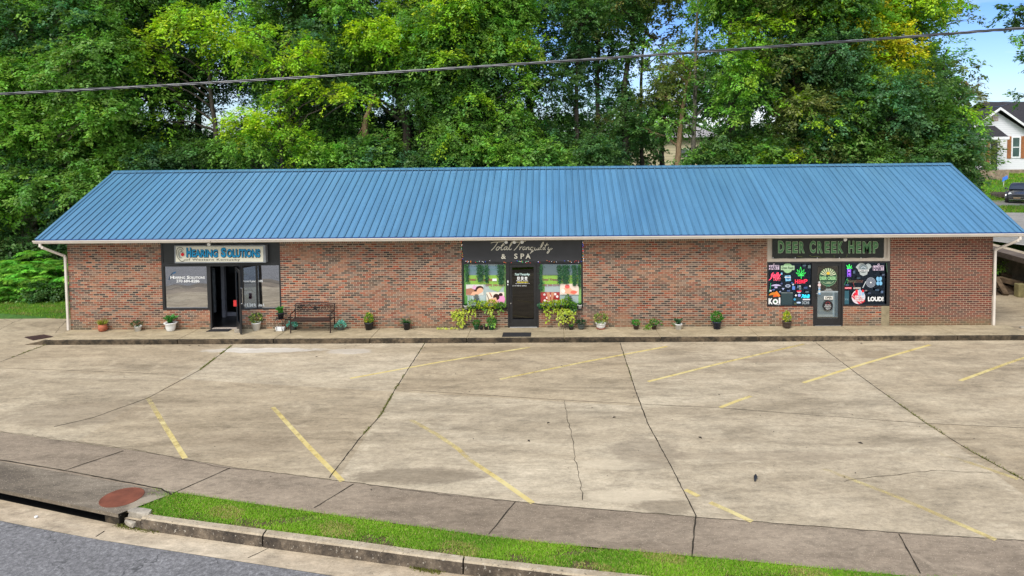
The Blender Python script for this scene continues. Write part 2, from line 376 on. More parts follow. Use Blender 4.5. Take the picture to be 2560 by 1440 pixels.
L(mixc(nt, 1.0, c, ramp(nt, n2, [(0.3, 0.6), (0.7, 1.25)]), 'MULTIPLY'), b.inputs['Base Color']); b.inputs['Roughness'].default_value = 0.95
bump(nt, b, n2, 1.0, 0.08); M['ground'] = m
tag(obj('ground', me, M['ground'], smooth=True), kind='structure')

ZL = -0.15
lotB = [(-40, 1.2), (-40, 3.0)]
pts_sw_in = [(-40, 6.3), (-12, -2.2), (4.1, -7.97), (7.65, -8.88), (9.86, -9.6), (12.27, -10.2), (15.76, -10.98), (18.46, -11.42), (21.58, -11.88), (23.3, -12.08), (30, -12.9), (45, -14.5), (70, -16.5)]
pts_sw_out = [(-40, 4.9), (-12, -3.7), (5.21, -9.36), (9.07, -10.50), (11.05, -11.0), (15.1, -11.97), (16.23, -12.19), (18.57, -12.55), (20.98, -12.94), (30, -14.1), (45, -15.8), (70, -17.9)]
pts_kerb_in = [(8.93, -11.2), (9.46, -11.35), (11.36, -11.75), (12.94, -12.08), (14.8, -12.50), (16.22, -12.76), (18.57, -13.15), (20.98, -13.5), (30, -14.7), (45, -16.4), (70, -18.5)]
pts_kerb_out = [(8.85, -11.32), (9.5, -11.5), (11.41, -11.92), (12.94, -12.24), (14.81, -12.64), (16.22, -12.91), (18.57, -13.3), (20.98, -13.65), (30, -14.85), (45, -16.55), (70, -18.65)]
pts_gut = [(-40, 3.2), (-12, -5.5), (6.73, -11.19), (8.67, -11.72), (11.63, -12.39), (13.13, -12.73), (15, -13.15), (18.57, -13.85), (24, -14.7), (30, -15.4), (45, -17.1), (70, -19.2)]
pts_inlet = [(-40, 3.8), (-12, -4.8), (6.21, -10.50), (8.85, -11.32)]
def interp(pl, x): return float(np.interp(x, [p[0] for p in pl], [p[1] for p in pl]))
def strip(a, b, z, x0, x1, step=1.0, zb=None, col=(1, 1, 1), mb=None):
    mb = mb or MB(); X = np.arange(x0, x1+1e-6, step)
    if X[-1] < x1-1e-6: X = np.append(X, x1)
    for i in range(len(X)-1):
        q0, q1 = X[i], X[i+1]
        mb.poly([(q0, interp(b, q0), z), (q1, interp(b, q1), z), (q1, interp(a, q1), z), (q0, interp(a, q0), z)], col)
    return mb
D1, D2, D3 = S(134, 121, 99), S(167, 153, 129), S(192, 179, 154)
stains = [(17.3, -9.55, .85, .22, S(196, 182, 156), .45), (17.5, -10.75, 1.0, .24, S(196, 182, 156), .5), (7.2, -1.95, 2.1, .28, S(222, 218, 210), .6), (10.0, -2.1, .8, .3, S(206, 200, 190), .5),
          (5.0, -6.9, 1.8, .9, S(112, 98, 80), .4), (9.8, -8.6, 1.4, .7, S(110, 96, 78), .3), (13.6, -10.0, 1.4, .35, S(100, 88, 72), .5), (18.0, -9.0, .8, .7, S(112, 100, 84), .4), (18.0, -11.1, .6, .25, S(96, 84, 68), .5),
          (22.8, -3.1, 1.5, .35, S(120, 104, 84), .35), (25.5, -2.6, .7, .5, S(128, 112, 90), .35), (20.3, -9.2, 2.4, .25, S(120, 106, 88), .3), (13.0, -2.0, 9, .35, S(132, 118, 94), .3)]
M['lot'] = concrete('lot_concrete', D1, D2, D3, 0.25, 0.55, True, stains)
def slab_tone(m):
    nt = m.node_tree; b = nt.nodes['Principled BSDF']; l = b.inputs['Base Color'].links[0]; src = l.from_socket
    g = N(nt, 'ShaderNodeNewGeometry'); sx = N(nt, 'ShaderNodeSeparateXYZ'); nt.links.new(g.outputs['Position'], sx.inputs[0])
    ix = mathn(nt, 'FLOOR', mathn(nt, 'DIVIDE', mathn(nt, 'SUBTRACT', sx.outputs[0], 0.11), 6.03))
    iy = mathn(nt, 'GREATER_THAN', mathn(nt, 'ADD', sx.outputs[1], mathn(nt, 'MULTIPLY', sx.outputs[0], 0.17)), -3.5)
    wn = N(nt, 'ShaderNodeTexWhiteNoise', noise_dimensions='1D'); nt.links.new(mathn(nt, 'ADD', ix, mathn(nt, 'MULTIPLY', iy, 17.3)), wn.inputs['W'])
    c = mixc(nt, 1.0, src, ramp(nt, wn.outputs[0], [(0.0, S(238, 234, 228)), (1.0, (1.0, 1.0, 1.0))]), 'MULTIPLY'); nt.links.new(c, b.inputs['Base Color'])
slab_tone(M['lot'])
M['sidewalk'] = concrete('dark_sidewalk_concrete', S(108, 95, 79), S(134, 120, 102), S(160, 145, 124), 0.6, 0.3, True, [(24.3, -12.6, .5, .3, S(196, 176, 150), .8), (9.0, -10.7, .6, .25, S(186, 172, 150), .7)], 0.2, 1)
M['walk'] = concrete('storefront_walk_concrete', S(126, 114, 94), S(158, 144, 116), S(178, 164, 138), 0.1, 0.5, True, (), 0, 2)
M['kerb_face'] = concrete('stained_kerb_face', S(46, 40, 32), S(88, 76, 60), S(140, 122, 98), 0.1, 0.5, True, (), 0, 3, 0.85)
M['gutter_pan'] = concrete('gutter_concrete', S(130, 114, 90), S(168, 152, 128), S(190, 176, 152), 0.3, 0.6, True, (), 0.2, 4)
M['inlet'] = concrete('inlet_slab_concrete', S(74, 66, 58), S(106, 96, 82), S(150, 138, 120), 0.9, 0.4, True, [(9.15, -10.95, .35, .35, S(176, 164, 142), .5)], 0.2, 5)
m, nt, b, L = newmat('asphalt')
nf = noise(nt, pos(nt), 15, 9, 0.95); nb = noise(nt, pos(nt), 1.2, 5, 0.6)
c = ramp(nt, nf, [(0.34, (0.05, 0.048, 0.047)), (0.5, (0.155, 0.15, 0.148)), (0.64, (0.36, 0.35, 0.345))])
c = mixc(nt, 1.0, c, ramp(nt, nb, [(0.3, 0.85), (0.7, 1.1)]), 'MULTIPLY')
v = N(nt, 'ShaderNodeTexVoronoi', feature='DISTANCE_TO_EDGE'); v.inputs['Scale'].default_value = 0.55
wp = N(nt, 'ShaderNodeMix', data_type='RGBA'); wp.inputs[0].default_value = 0.12
L(pos(nt), wp.inputs[6]); nn = N(nt, 'ShaderNodeTexNoise'); nn.inputs['Scale'].default_value = 3; L(pos(nt), nn.inputs[0])
ad = N(nt, 'ShaderNodeVectorMath', operation='ADD'); sc3 = N(nt, 'ShaderNodeVectorMath', operation='SCALE'); sc3.inputs['Scale'].default_value = 0.9
L(nn.outputs['Color'], sc3.inputs[0]); L(pos(nt), ad.inputs[0]); L(sc3.outputs[0], ad.inputs[1]); L(ad.outputs[0], v.inputs[0])
c = mixc(nt, mathn(nt, 'MULTIPLY', ramp(nt, v.outputs['Distance'], [(0.0, 1.0), (0.012, 0.0)]), ramp(nt, nb, [(0.4, 0.0), (0.55, 0.8)])), c, (0.03, 0.03, 0.03))
L(c, b.inputs['Base Color']); b.inputs['Roughness'].default_value = 0.85; b.inputs['Specular IOR Level'].default_value = 0.3
bump(nt, b, nf, 0.6, 0.01); M['asphalt'] = m

# lot slab (runs past both ends of the building), public pavement, grass verge base, inlet slab, gutter pan, road
mb = MB(); X = np.concatenate([[-40, -30, -20], np.arange(-12, 70.1, 1.0)])
topY = [(-40, 3.6), (-12, 3.0), (-5.3, 2.75), (-1.3, 2.05), (0.2, 1.95), (0.21, -1.2), (30.3, -1.2), (30.31, 5.6), (34, 5.2), (38, 5.4), (50, 5.4), (70, 5.4)]
def topy(x): return float(np.interp(x, [p[0] for p in topY], [p[1] for p in topY]))
X = np.sort(np.concatenate([X, [-5.3, -1.3, 0.2, 0.21, 30.3, 30.31]]))
for i in range(len(X)-1):
    mb.poly([(X[i], interp(pts_sw_in, X[i]), ZL), (X[i+1], interp(pts_sw_in, X[i+1]), ZL), (X[i+1], topy(X[i+1]), ZL), (X[i], topy(X[i]), ZL)])
struct('parking_lot', mb, M['lot'])
struct('pavement', strip(pts_sw_in, pts_sw_out, ZL-0.004, -40, 70), M['sidewalk'])
mb = strip(pts_sw_out, pts_kerb_in, ZL-0.03, 9.05, 70)
mb.poly([(8.8, -11.2, ZL-0.03), (9.05, interp(pts_kerb_in, 9.05), ZL-0.03), (9.05, interp(pts_sw_out, 9.05), ZL-0.03)])
struct('verge_soil', mb, plain('verge_soil', (0.10, 0.075, 0.04), 0.95, 0, 0.4, 9, 0.2, 0.6, True))
mb = strip(pts_kerb_out, pts_gut, -0.34, 8.85, 70); strip(pts_inlet, pts_gut, -0.34, -40, 8.85, mb=mb)
struct('street_gutter', mb, M['gutter_pan'])
far = [(-40, -10), (-12, -14), (9, -20.2), (30, -24.0), (70, -28)]
struct('road', strip(pts_gut, far, -0.344, -40, 70), M['asphalt'])
struct('far_kerb', strip(far, [(p[0], p[1]-0.5) for p in far], -0.2, -40, 70), M['gutter_pan'])
struct('far_verge', strip([(p[0], p[1]-0.5) for p in far], [(p[0], p[1]-30) for p in far], -0.204, -40, 70), M['ground'])

# kerb of the verge : separate cast lengths with open joints
kx = [9.3, 11.55, 14.80, 17.9, 21.0, 24.1, 27.2, 30.3, 36.4, 45, 70]
mb = MB()
for a, b_ in zip(kx[:-1], kx[1:]):
    X = np.linspace(a+0.012, b_-0.012, max(2, int((b_-a)/0.5)+1))
    prof = lambda x: [(interp(pts_kerb_in, x), -0.38), (interp(pts_kerb_in, x), ZL+0.0), (interp(pts_kerb_out, x)+0.03, ZL+0.0), (interp(pts_kerb_out, x)+0.005, ZL-0.02), (interp(pts_kerb_out, x)-0.02, -0.40)]
    vs = []; fs = []
    for x in X: vs += [(x, y, z) for y, z in prof(x)]
    n = 5
    for i in range(len(X)-1):
        for k in range(n): fs.append((i*n+k, i*n+(k+1) % n, (i+1)*n+(k+1) % n, (i+1)*n+k))
    fs += [tuple(range(n)), tuple(range((len(X)-1)*n, len(X)*n))]
    mb.mesh(vs, fs)
m, nt, b, L = newmat('kerb_concrete')
g = N(nt, 'ShaderNodeNewGeometry'); sx = N(nt, 'ShaderNodeSeparateXYZ'); L(g.outputs['Normal'], sx.inputs[0])
n1 = noise(nt, pos(nt), 2.6, 8, 0.75); n2 = noise(nt, pos(nt), 9, 7, 0.8)
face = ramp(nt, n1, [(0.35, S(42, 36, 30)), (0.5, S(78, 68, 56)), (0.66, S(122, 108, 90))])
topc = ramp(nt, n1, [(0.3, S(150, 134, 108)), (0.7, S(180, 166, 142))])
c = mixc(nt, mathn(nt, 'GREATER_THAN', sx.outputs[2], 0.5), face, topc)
c = mixc(nt, 1.0, c, ramp(nt, n2, [(0.3, 0.75), (0.7, 1.2)]), 'MULTIPLY')
n3 = noise(nt, pos(nt), 22, 4, .6); c = mixc(nt, ramp(nt, n3, [(0.62, 0.0), (0.68, 0.75)]), c, S(186, 178, 162)); c = mixc(nt, ramp(nt, n3, [(0.32, 0.6), (0.4, 0.0)]), c, S(30, 26, 22))
L(c, b.inputs['Base Color']); b.inputs['Roughness'].default_value = 0.9; bump(nt, b, n2, 0.7, 0.02); M['kerb'] = m
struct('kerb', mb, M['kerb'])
# broken end of the kerb
random.seed(3)
def rock(c, r, sq=(1, 1, 1), n=26, seed=0):
    rr = random.Random(seed); bm = bmesh.new(); bmesh.ops.create_icosphere(bm, subdivisions=2, radius=1)
    for v in bm.verts:
        k = 1+rr.uniform(-0.16, 0.16); v.co = Vector((max(-.78, min(.78, v.co.x*k))*r*sq[0], max(-.72, min(.72, v.co.y*k))*r*sq[1], max(-.6, min(.6, v.co.z*k))*r*sq[2]))
    me = bpy.data.meshes.new('rock'); bm.to_mesh(me); bm.free(); return me
def put_rock(name, label, x, y, z, r, sq, rz, seed, mat='rock', cat='concrete chunk', group=None):
    o = obj(name, rock((0, 0, 0), r, sq, seed=seed), M[mat]); o.location = (x, y, z); o.rotation_euler = (0.08, 0.05, rz); return tag(o, label, cat, group)
p = at(350, 1287, 2, -0.18); put_rock('concrete_chunk', 'largest broken kerb chunk, lying at the grass corner beside the drain opening', p[0], p[1], -0.15, 0.24, (1.0, 0.45, 0.42), -0.2, 1)
p = at(328, 1308, 2, -0.28); put_rock('concrete_chunk', 'small pale concrete chunk at the right end of the drain opening', p[0], p[1], -0.26, 0.14, (1.1, 0.6, 0.5), -0.5, 2)
p = at(90, 1288, 2, -0.29); put_rock('pebble', 'white pebble lying alone in the street gutter below the drain opening', p[0], p[1], -0.32, 0.03, (1, 1, .8), 0, 4, 'white', 'pebble')
mb = MB()
X = [8.98, 9.08, 9.18, 9.3]
struct('kerb_stub', (lambda mb: (mb.prism([(8.98, interp(pts_kerb_out, 8.98)), (9.3, interp(pts_kerb_out, 9.3)), (9.3, interp(pts_kerb_in, 9.3)), (9.1, interp(pts_kerb_in, 9.1)-0.02)], 2, -0.40, ZL-0.05), mb)[1])(mb), M['kerb'])

# storm drain : slab with an open mouth under it
t = thing('storm_drain', 'long kerb inlet drain with a dark open mouth under a stained concrete slab', 'storm drain', (7.0, -10.6, -0.3))
mb = MB()
X = list(np.arange(-12, 8.5, 0.5))+[8.6, 8.85]
ino = lambda x: interp(pts_inlet, x)
outp = lambda x: interp(pts_sw_out, x)-0.003
for i in range(len(X)-1):
    a, b_ = X[i], X[i+1]
    a2, b2 = (a, b_)
    za, zb = ZL-0.002, ZL-0.065
    q = [(a, ino(a)), (b_, ino(b_)), (b_, outp(b_)), (a, outp(a))]
    mb.poly([(x, y, za) for x, y in q]); mb.poly([(a, ino(a), zb), (b_, ino(b_), zb), (b_, ino(b_), za), (a, ino(a), za)])
    mb.poly([(x, y, zb) for x, y in q])
mb.poly([(8.85, ino(8.85), ZL-0.002), (9.42, interp(pts_sw_out, 9.42), ZL-0.002), (8.85, outp(8.85), ZL-0.002)])
obj('cover_slab', mb, M['inlet'], t)
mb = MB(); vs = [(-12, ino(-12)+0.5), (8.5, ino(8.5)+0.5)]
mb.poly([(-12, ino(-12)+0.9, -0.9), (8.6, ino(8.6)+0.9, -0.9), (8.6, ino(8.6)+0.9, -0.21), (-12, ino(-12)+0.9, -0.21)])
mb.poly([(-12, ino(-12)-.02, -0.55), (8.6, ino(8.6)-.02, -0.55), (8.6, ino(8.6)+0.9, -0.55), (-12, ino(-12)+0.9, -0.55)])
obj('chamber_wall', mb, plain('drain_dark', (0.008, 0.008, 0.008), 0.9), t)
mb = MB(); mb.prism([(8.55, ino(8.55)+0.02), (8.85, ino(8.85)+0.02), (8.9, ino(8.85)+0.5), (8.6, ino(8.6)+0.5)], 2, -0.37, -0.216)
obj('end_pier', mb, M['kerb_face'], t)
mc = at(305, 1243, 2, ZL)
mt_ = thing('manhole_cover', 'round rust red manhole cover set in the drain slab near the grass corner', 'manhole cover', (mc[0], mc[1], ZL))
mb = MB(); mb.lathe([(0.345, -0.01), (0.345, 0.004), (0.335, 0.008), (0.325, 0.005), (0.0, 0.005)], (mc[0], mc[1], ZL), 40)
obj('lid', mb, M['rust'], mt_)

# joints between slabs (real gaps filled with dirt)
M['joint'] = plain('joint_dirt', (0.035, 0.03, 0.022), 0.95, 0, 0.4, 12, 0.1, 0, True)
def joint(pts, wd, z=ZL+0.004, seed=0, jag=0.006):
    rr = random.Random(seed); mb = MB(); P = []
    for (x0, y0), (x1, y1) in zip(pts[:-1], pts[1:]):
        n = max(1, int(math.hypot(x1-x0, y1-y0)/0.12))
        for k in range(n): P.append((x0+(x1-x0)*k/n, y0+(y1-y0)*k/n))
    P.append(pts[-1]); V = []
    for i, (x, y) in enumerate(P):
        a = P[max(0, i-1)]; b = P[min(len(P)-1, i+1)]; dx, dy = b[0]-a[0], b[1]-a[1]; l = math.hypot(dx, dy) or 1
        w = wd*rr.uniform(0.55, 1.2)/2; j = rr.uniform(-jag, jag)
        V.append(((x-dy/l*(w+j), y+dx/l*(w+j), z), (x+dy/l*(w-j), y-dx/l*(w-j), z)))
    for a, b in zip(V[:-1], V[1:]): mb.poly([a[0], a[1], b[1], b[0]])
    return mb
def P2(px, z=ZL): return [tuple(at(u, v, 2, z)[:2]) for u, v in px]
jl = {}
jA = P2([(1062, 858), (990, 970), (950, 1040), (900, 1095), (823, 1195)]); jB = P2([(1550, 857), (1590, 980), (1620, 1060), (1680, 1170), (1740, 1290)])
jC = P2([(2040, 857), (2150, 940), (2310, 1055), (2430, 1130), (2560, 1200), (2700, 1290)]); jD = P2([(582, 862), (500, 925), (370, 995), (230, 1045), (135, 1067)])
jE = P2([(115, 862), (0, 905), (-80, 935)]); jG = P2([(1740, 1290), (1736, 1320), (1730, 1393)])
sw = [P2([(308, 1127), (162, 1176)]), P2([(575, 1170), (433, 1233)]), P2([(884, 1210), (785, 1270)]), P2([(1288, 1254), (1222, 1336)]), P2([(2247, 1335), (2302, 1434)]), jG]
mb = MB()
for i, (j, w_) in enumerate([(jA, .026), (jB, .024), (jC, .020), (jD, .022), (jE, .022)]+[(s, .022) for s in sw]):
    q = joint(j, w_, seed=i); mb.mesh(q.v, q.f)
lj = P2([(0, 920), (330, 932), (470, 938)]); q = joint(lj, .012, seed=31); mb.mesh(q.v, q.f)
lj = P2([(1030, 976), (1400, 1000), (1800, 1020), (2300, 1058), (2560, 1070)]); q = joint(lj, .014, seed=32); mb.mesh(q.v, q.f)
q = joint(P2([(430, 1237), (402, 1222), (165, 1177), (0, 1150), (-300, 1100)]), .03, seed=33); mb.mesh(q.v, q.f)
struct('slab_joints', mb, M['joint'])
mb = MB()     # fine cracks
for k, px in enumerate([[(1410, 1002), (1420, 1050), (1432, 1100), (1437, 1150), (1448, 1190), (1458, 1250)], [(2110, 1203), (2180, 1193), (2260, 1185), (2330, 1177), (2480, 1183)], [(0, 853+8), (0, 861)], [(640, 1176), (820, 1198), (1100, 1236), (1400, 1266), (1740, 1292), (2260, 1334), (2560, 1352)], [(0, 1078), (340, 1124), (560, 1170), (640, 1176)], [(10, 798), (32, 806)], [(0, 824), (30, 808), (62, 794)], [(138, 833), (150, 818), (168, 800)]]):
    q = joint(P2(px), .012 if k not in (3, 4) else 0.009, seed=40+k, jag=0.02); mb.mesh(q.v, q.f)
struct('cracks', mb, M['joint'])
mb = MB(); q = joint(P2([(240, 1342), (262, 1328)], -0.34), .02, -0.336, 5); mb.mesh(q.v, q.f)
q = joint(P2([(620, 1395), (690, 1362)], -0.34), .015, -0.336, 6); mb.mesh(q.v, q.f)
struct('gutter_joints', mb, M['joint'])

# yellow stall lines, worn
m, nt, b, L = newmat('worn_yellow_paint')
n1 = noise(nt, pos(nt), 5, 8, 0.8); a = N(nt, 'ShaderNodeAttribute', attribute_name='Col')
cc = ramp(nt, noise(nt, pos(nt), 2.5, 5), [(0.3, S(196, 172, 98)), (0.7, S(210, 194, 136))]); L(cc, b.inputs['Base Color']); b.inputs['Roughness'].default_value = 0.8
tr = N(nt, 'ShaderNodeBsdfTransparent'); ms = N(nt, 'ShaderNodeMixShader')
sp = N(nt, 'ShaderNodeSeparateColor'); L(a.outputs['Color'], sp.inputs[0])
f_ = mathn(nt, 'ADD', sp.outputs[0], mathn(nt, 'MULTIPLY', mathn(nt, 'SUBTRACT', n1, 0.5), 1.6), True)
L(ramp(nt, f_, [(0.2, 0.0), (0.7, 0.9)]), ms.inputs[0]); L(tr.outputs[0], ms.inputs[1]); L(b.outputs[0], ms.inputs[2]); L(ms.outputs[0], nt.nodes['Material Output'].inputs[0]); M['yellow'] = m
lines = [([(1325, 868), (1100, 905), (875, 946)], (.6, .7, .75)), ([(1668, 866), (1460, 905), (1250, 948)], (.7, .65, .6)), ([(2010, 860), (1815, 905), (1620, 954)], (.5, .65, .8)),
         ([(2325, 862), (2165, 908), (2008, 957)], (.75, .8, .8)), ([(2640, 868), (2520, 908), (2400, 952)], (.5, .6, .8)), ([(1878, 990), (1838, 1004), (1800, 1019)], (.5, .8, .8)),
         ([(370, 995), (410, 1062), (463, 1146)], (.35, .55, .7)), ([(682, 1018), (770, 1115), (856, 1203)], (.6, .7, .8)), ([(1027, 1050), (1090, 1085), (1145, 1122), (1175, 1150)], (.35, .5, .5, .4)),
         ([(1175, 1150), (1250, 1200), (1332, 1258)], (.5, .75, .9)), ([(1713, 1224), (1747, 1241)], (.7, .6)), ([(1775, 1256), (1825, 1278), (1880, 1304)], (.6, .6, .85)),
         ([(2060, 1172), (2250, 1245), (2490, 1350)], (.3, .45, .6)), ([(2290, 1115), (2420, 1155), (2545, 1198)], (.1, .35, .5))]
for i, (px, a) in enumerate(lines):
    P = P2(px); mb = MB(); wd = 0.10
    (x0, y0), (x1, y1) = P[0], P[-1]; l = math.hypot(x1-x0, y1-y0); nx_, ny_ = -(y1-y0)/l*wd/2, (x1-x0)/l*wd/2
    for j in range(len(P)-1):
        mb.poly([(P[j][0]+nx_, P[j][1]+ny_, ZL+.002), (P[j][0]-nx_, P[j][1]-ny_, ZL+.002), (P[j+1][0]-nx_, P[j+1][1]-ny_, ZL+.002), (P[j+1][0]+nx_, P[j+1][1]+ny_, ZL+.002)])
        for k, aa in zip(range(4), (a[j], a[j], a[j+1], a[j+1])): mb.c[-4+k] = (aa, aa, aa)
    tag(obj('parking_line', mb, M['yellow'], fixn=False), kind='structure')

# walk in front of the shops
WF = -1.15
mb = MB()
seams = [-.0] + [0.65+3.05*k for k in range(10)]+[30.95]
seams = [0.0, 4.3, 7.35, 10.4, 13.45, 16.5, 19.5, 22.55, 25.6, 28.65, 31.0]
mb2 = MB()
for a, b_ in zip(seams[:-1], seams[1:]):
    mb.box(a+0.008, b_-0.008, WF-0.0, -0.0, -0.26, 0.0)
    mb2.box(a+0.012, b_-0.012, WF-0.06-0.06, WF-0.001, -0.26, -0.012)
mb.box(0.0, 31.0, WF+0.02, -0.001, -0.27, -0.02)
struct('shop_walk', mb, M['walk'], bevel=0.012)
# the stained kerb face of the walk, and its broken ramped left end
struct('walk_kerb', mb2, M['kerb_face'], bevel=0.01)
mb = MB(); e0, e1 = at(60, 862, 2, ZL), at(95, 861, 2, ZL)
mb.mesh([(0.0, WF-.11, ZL), (0.0, WF+0.25, ZL), (0.0, WF+.25, -.01), (0.0, WF-.11, -.02), (e0[0], e0[1], ZL+.001), (e0[0]+.2, e0[1]+.35, ZL+.001)], [(0, 1, 5, 4), (0, 3, 2, 1), (3, 4, 5, 2), (0, 4, 3), (1, 2, 5)])
struct('walk_ramp', mb, M['kerb_face'])
gc = [at(u, v, 2, ZL+.006) for u, v in ((60, 843), (112, 836.5), (137, 841.5), (83, 851))]
mb = MB(); A, B, C_, D_ = [Vector(q) for q in gc]
t = thing('drain_grate', 'flat brown rectangular drain grate in the concrete left of the shop walk', 'drain grate', gc[0])
mb.poly([A, B, C_, D_]); obj('grate_frame', mb, M['grate'], t, fixn=False)
mb = MB()
for k in range(1, 14):
    f0 = k/14; p0 = A.lerp(B, f0); p1 = D_.lerp(C_, f0); mb.beam(p0+Vector((0, 0, .008)), p1+Vector((0, 0, .008)), .02, .012)
obj('bars', mb, M['grate'], t)

# small dark bits blown over the lot
rr = random.Random(11); mb = MB()
for i in range(170):
    x = rr.uniform(-4, 31); y = rr.uniform(-11, -1.5) if rr.random() < .8 else rr.uniform(-1.6, -1.3)
    if y < interp(pts_sw_in, x)-1: continue
    s = rr.uniform(.008, .028)*(1 if rr.random() < .9 else 2); a = rr.uniform(0, 6.28)
    mb.mesh([(x+s*math.cos(a), y+s*math.sin(a), ZL+.006), (x-s*.5*math.sin(a), y+s*.5*math.cos(a), ZL+.006+s*.3), (x-s*math.cos(a), y-s*math.sin(a), ZL+.006), (x+s*.5*math.sin(a), y-s*.5*math.cos(a), ZL+.006+s*.2)], [(0, 1, 2, 3)])
tag(obj('leaf_litter', mb, plain('dry_litter', (0.03, 0.022, 0.015), 0.9), fixn=False), 'tiny dark leaf scraps scattered over the concrete parking lot', 'litter', kind='stuff')
p = at(1889, 1194, 2, ZL+0.03)
mb = MB(); mb.tube([(p[0]-.05, p[1]-.12, ZL+.03), (p[0], p[1], ZL+.05), (p[0]+.03, p[1]+.1, ZL+.03)], [.012, .035, .02], 6)
tag(obj('black_debris', mb, M['black']), 'small black scrap lying alone on the open parking lot', 'scrap')

# ------------------------------------------------------------------ flat artwork helper (prints, decals, neon), drawn in facade coordinates
_tc = {}
def text2d(s, bold=0.0, space=1.0, shear=0.0):
    k = (s, bold, space, shear)
    if k in _tc: return _tc[k]
    cu = bpy.data.curves.new('t', 'FONT'); cu.body = s; cu.offset = bold; cu.space_character = space; cu.shear = shear; cu.resolution_u = 3; cu.fill_mode = 'FRONT'
    o = bpy.data.objects.new('t', cu); COL.objects.link(o); bpy.context.view_layer.update()
    me = bpy.data.meshes.new_from_object(o.evaluated_get(bpy.context.evaluated_depsgraph_get()))
    v = np.array([q.co[:2] for q in me.vertices]); f = [tuple(p.vertices) for p in me.polygons]
    bpy.data.objects.remove(o); bpy.data.curves.remove(cu); bpy.data.meshes.remove(me)
    _tc[k] = (v, f); return v, f
class Art:
    def __init__(s, y, step=0.0012): s.mb = MB(); s.y = y; s.y0 = y; s.step = step
    def W(s, u, v): q = at(u, v, 1, s.y0); return (q[0], s.y, q[2])
    def poly(s, px, col): s.mb.poly([s.W(*p) for p in px], col); s.y -= s.step; return s
    def rect(s, u0, v0, u1, v1, col): return s.poly([(u0, v1), (u1, v1), (u1, v0), (u0, v0)], col)
    def disc(s, u, v, ru, rv, col, a0=0, a1=360, n=28, rot=0):
        P = [];
        for i in range(n+1 if a1-a0 < 360 else n):
            t = math.radians(a0+(a1-a0)*i/n); x, y = ru*math.cos(t), -rv*math.sin(t); c, q = math.cos(math.radians(rot)), math.sin(math.radians(rot))
            P.append((u+x*c-y*q, v+x*q+y*c))
        return s.poly(P, col)
    def stroke(s, pts, wd, col, smooth=True):
        P = [np.array(p, float) for p in pts]
        if smooth and len(P) > 2:
            Q = []
            for i in range(len(P)-1):
                p0, p1, p2, p3 = P[max(0, i-1)], P[i], P[i+1], P[min(len(P)-1, i+2)]
                for t in np.linspace(0, 1, 5)[:-1]: Q.append(0.5*((2*p1)+(-p0+p2)*t+(2*p0-5*p1+4*p2-p3)*t*t+(-p0+3*p1-3*p2+p3)*t**3))
            Q.append(P[-1]); P = Q
        V = []
        for i, p in enumerate(P):
            d = P[min(len(P)-1, i+1)]-P[max(0, i-1)]; l = np.hypot(*d) or 1; n = np.array([-d[1], d[0]])/l*wd/2
            V += [s.W(*(p+n)), s.W(*(p-n))]
        s.mb.mesh(V, [(2*i, 2*i+1, 2*i+3, 2*i+2) for i in range(len(P)-1)], col); s.y -= s.step; return s
    def ring(s, u, v, ru, rv, wd, col, a0=0, a1=360, n=24):
        P = [(u+ru*math.cos(math.radians(a0+(a1-a0)*i/n)), v-rv*math.sin(math.radians(a0+(a1-a0)*i/n))) for i in range(n+1)]
        return s.stroke(P, wd, col, False)
    def text(s, t, u0, v0, u1, v1, col, bold=0.0, space=1.0, shear=0.0, slope=0.0, grow=0):
        v, f = text2d(t, bold, space, shear); mn, mx_ = v.min(0), v.max(0)
        P = [s.W(u0-grow+(x-mn[0])/(mx_[0]-mn[0])*(u1-u0+2*grow), v1+grow-(y-mn[1])/(mx_[1]-mn[1])*(v1-v0+2*grow)+slope*((x-mn[0])/(mx_[0]-mn[0]))) for x, y in v]
        s.mb.mesh(P, f, col); s.y -= s.step; return s
    def make(s, name, mat, parent=None): return obj(name, s.mb, mat, parent, fixn=False)
def fx(u, v, y=0.0): return float(at(u, v, 1, y)[0])
def fz(u, v, y=0.0): return float(at(u, v, 1, y)[2])
# ------------------------------------------------------------------ the shop building
W_ = 30.48; DEP = 7.28; HT = 3.0
EY, EZ, RY, RZ, OH = -0.4813, 3.1119, 3.6405, 5.1823, 0.6742
BY = 2*RY-EY
bld = thing('shop_building', 'long low brick shop building with a blue ribbed metal roof and three storefronts', 'building', (W_/2, 0, 0))
L0, L1, C0, C1, R0, R1 = 3.139, 7.128, 13.149, 17.150, 23.182, 27.181
SILL = 0.648
dL0, dL1 = fx(523.5, 740), fx(603.5, 740)
dC0, dC1 = fx(1269, 740), fx(1346.5, 740)
dR0, dR1 = fx(2033, 740), fx(2108, 740)
mb = MB()
for a, b_ in ((0, L0), (L1, C0), (C1, R0), (R1, W_)): mb.box(a, b_, 0, 0.2, -0.2, HT)
for a, b_ in ((L0, dL0), (dL1, L1), (C0, dC0), (dC1, C1), (R0, dR0), (dR1, R1-0.27)): mb.box(a, b_, 0.004, 0.2, -0.2, SILL)
obj('front_wall', mb, M['brick'], bld)
mb = MB(); mb.box(R1-0.27, R1-0.002, 0.006, 0.19, -0.2, SILL)
obj('wall_patch', mb, plain('pale_mortar_patch', S(138, 126, 100), 0.9, 0, 0.3, 4, .2, .4), bld)
mb = MB()
for x0, x1 in ((0.0, 0.2), (W_-0.2, W_)):
    mb.prism([(0.2, -0.2), (DEP, -0.2), (DEP, HT), (RY, RZ-0.12), (0.2, HT+0.15)], 0, x0, x1)
mb.box(0.2, W_-0.2, DEP-0.2, DEP, -0.2, HT)
obj('side_and_back_walls', mb, M['brick_side'], bld)
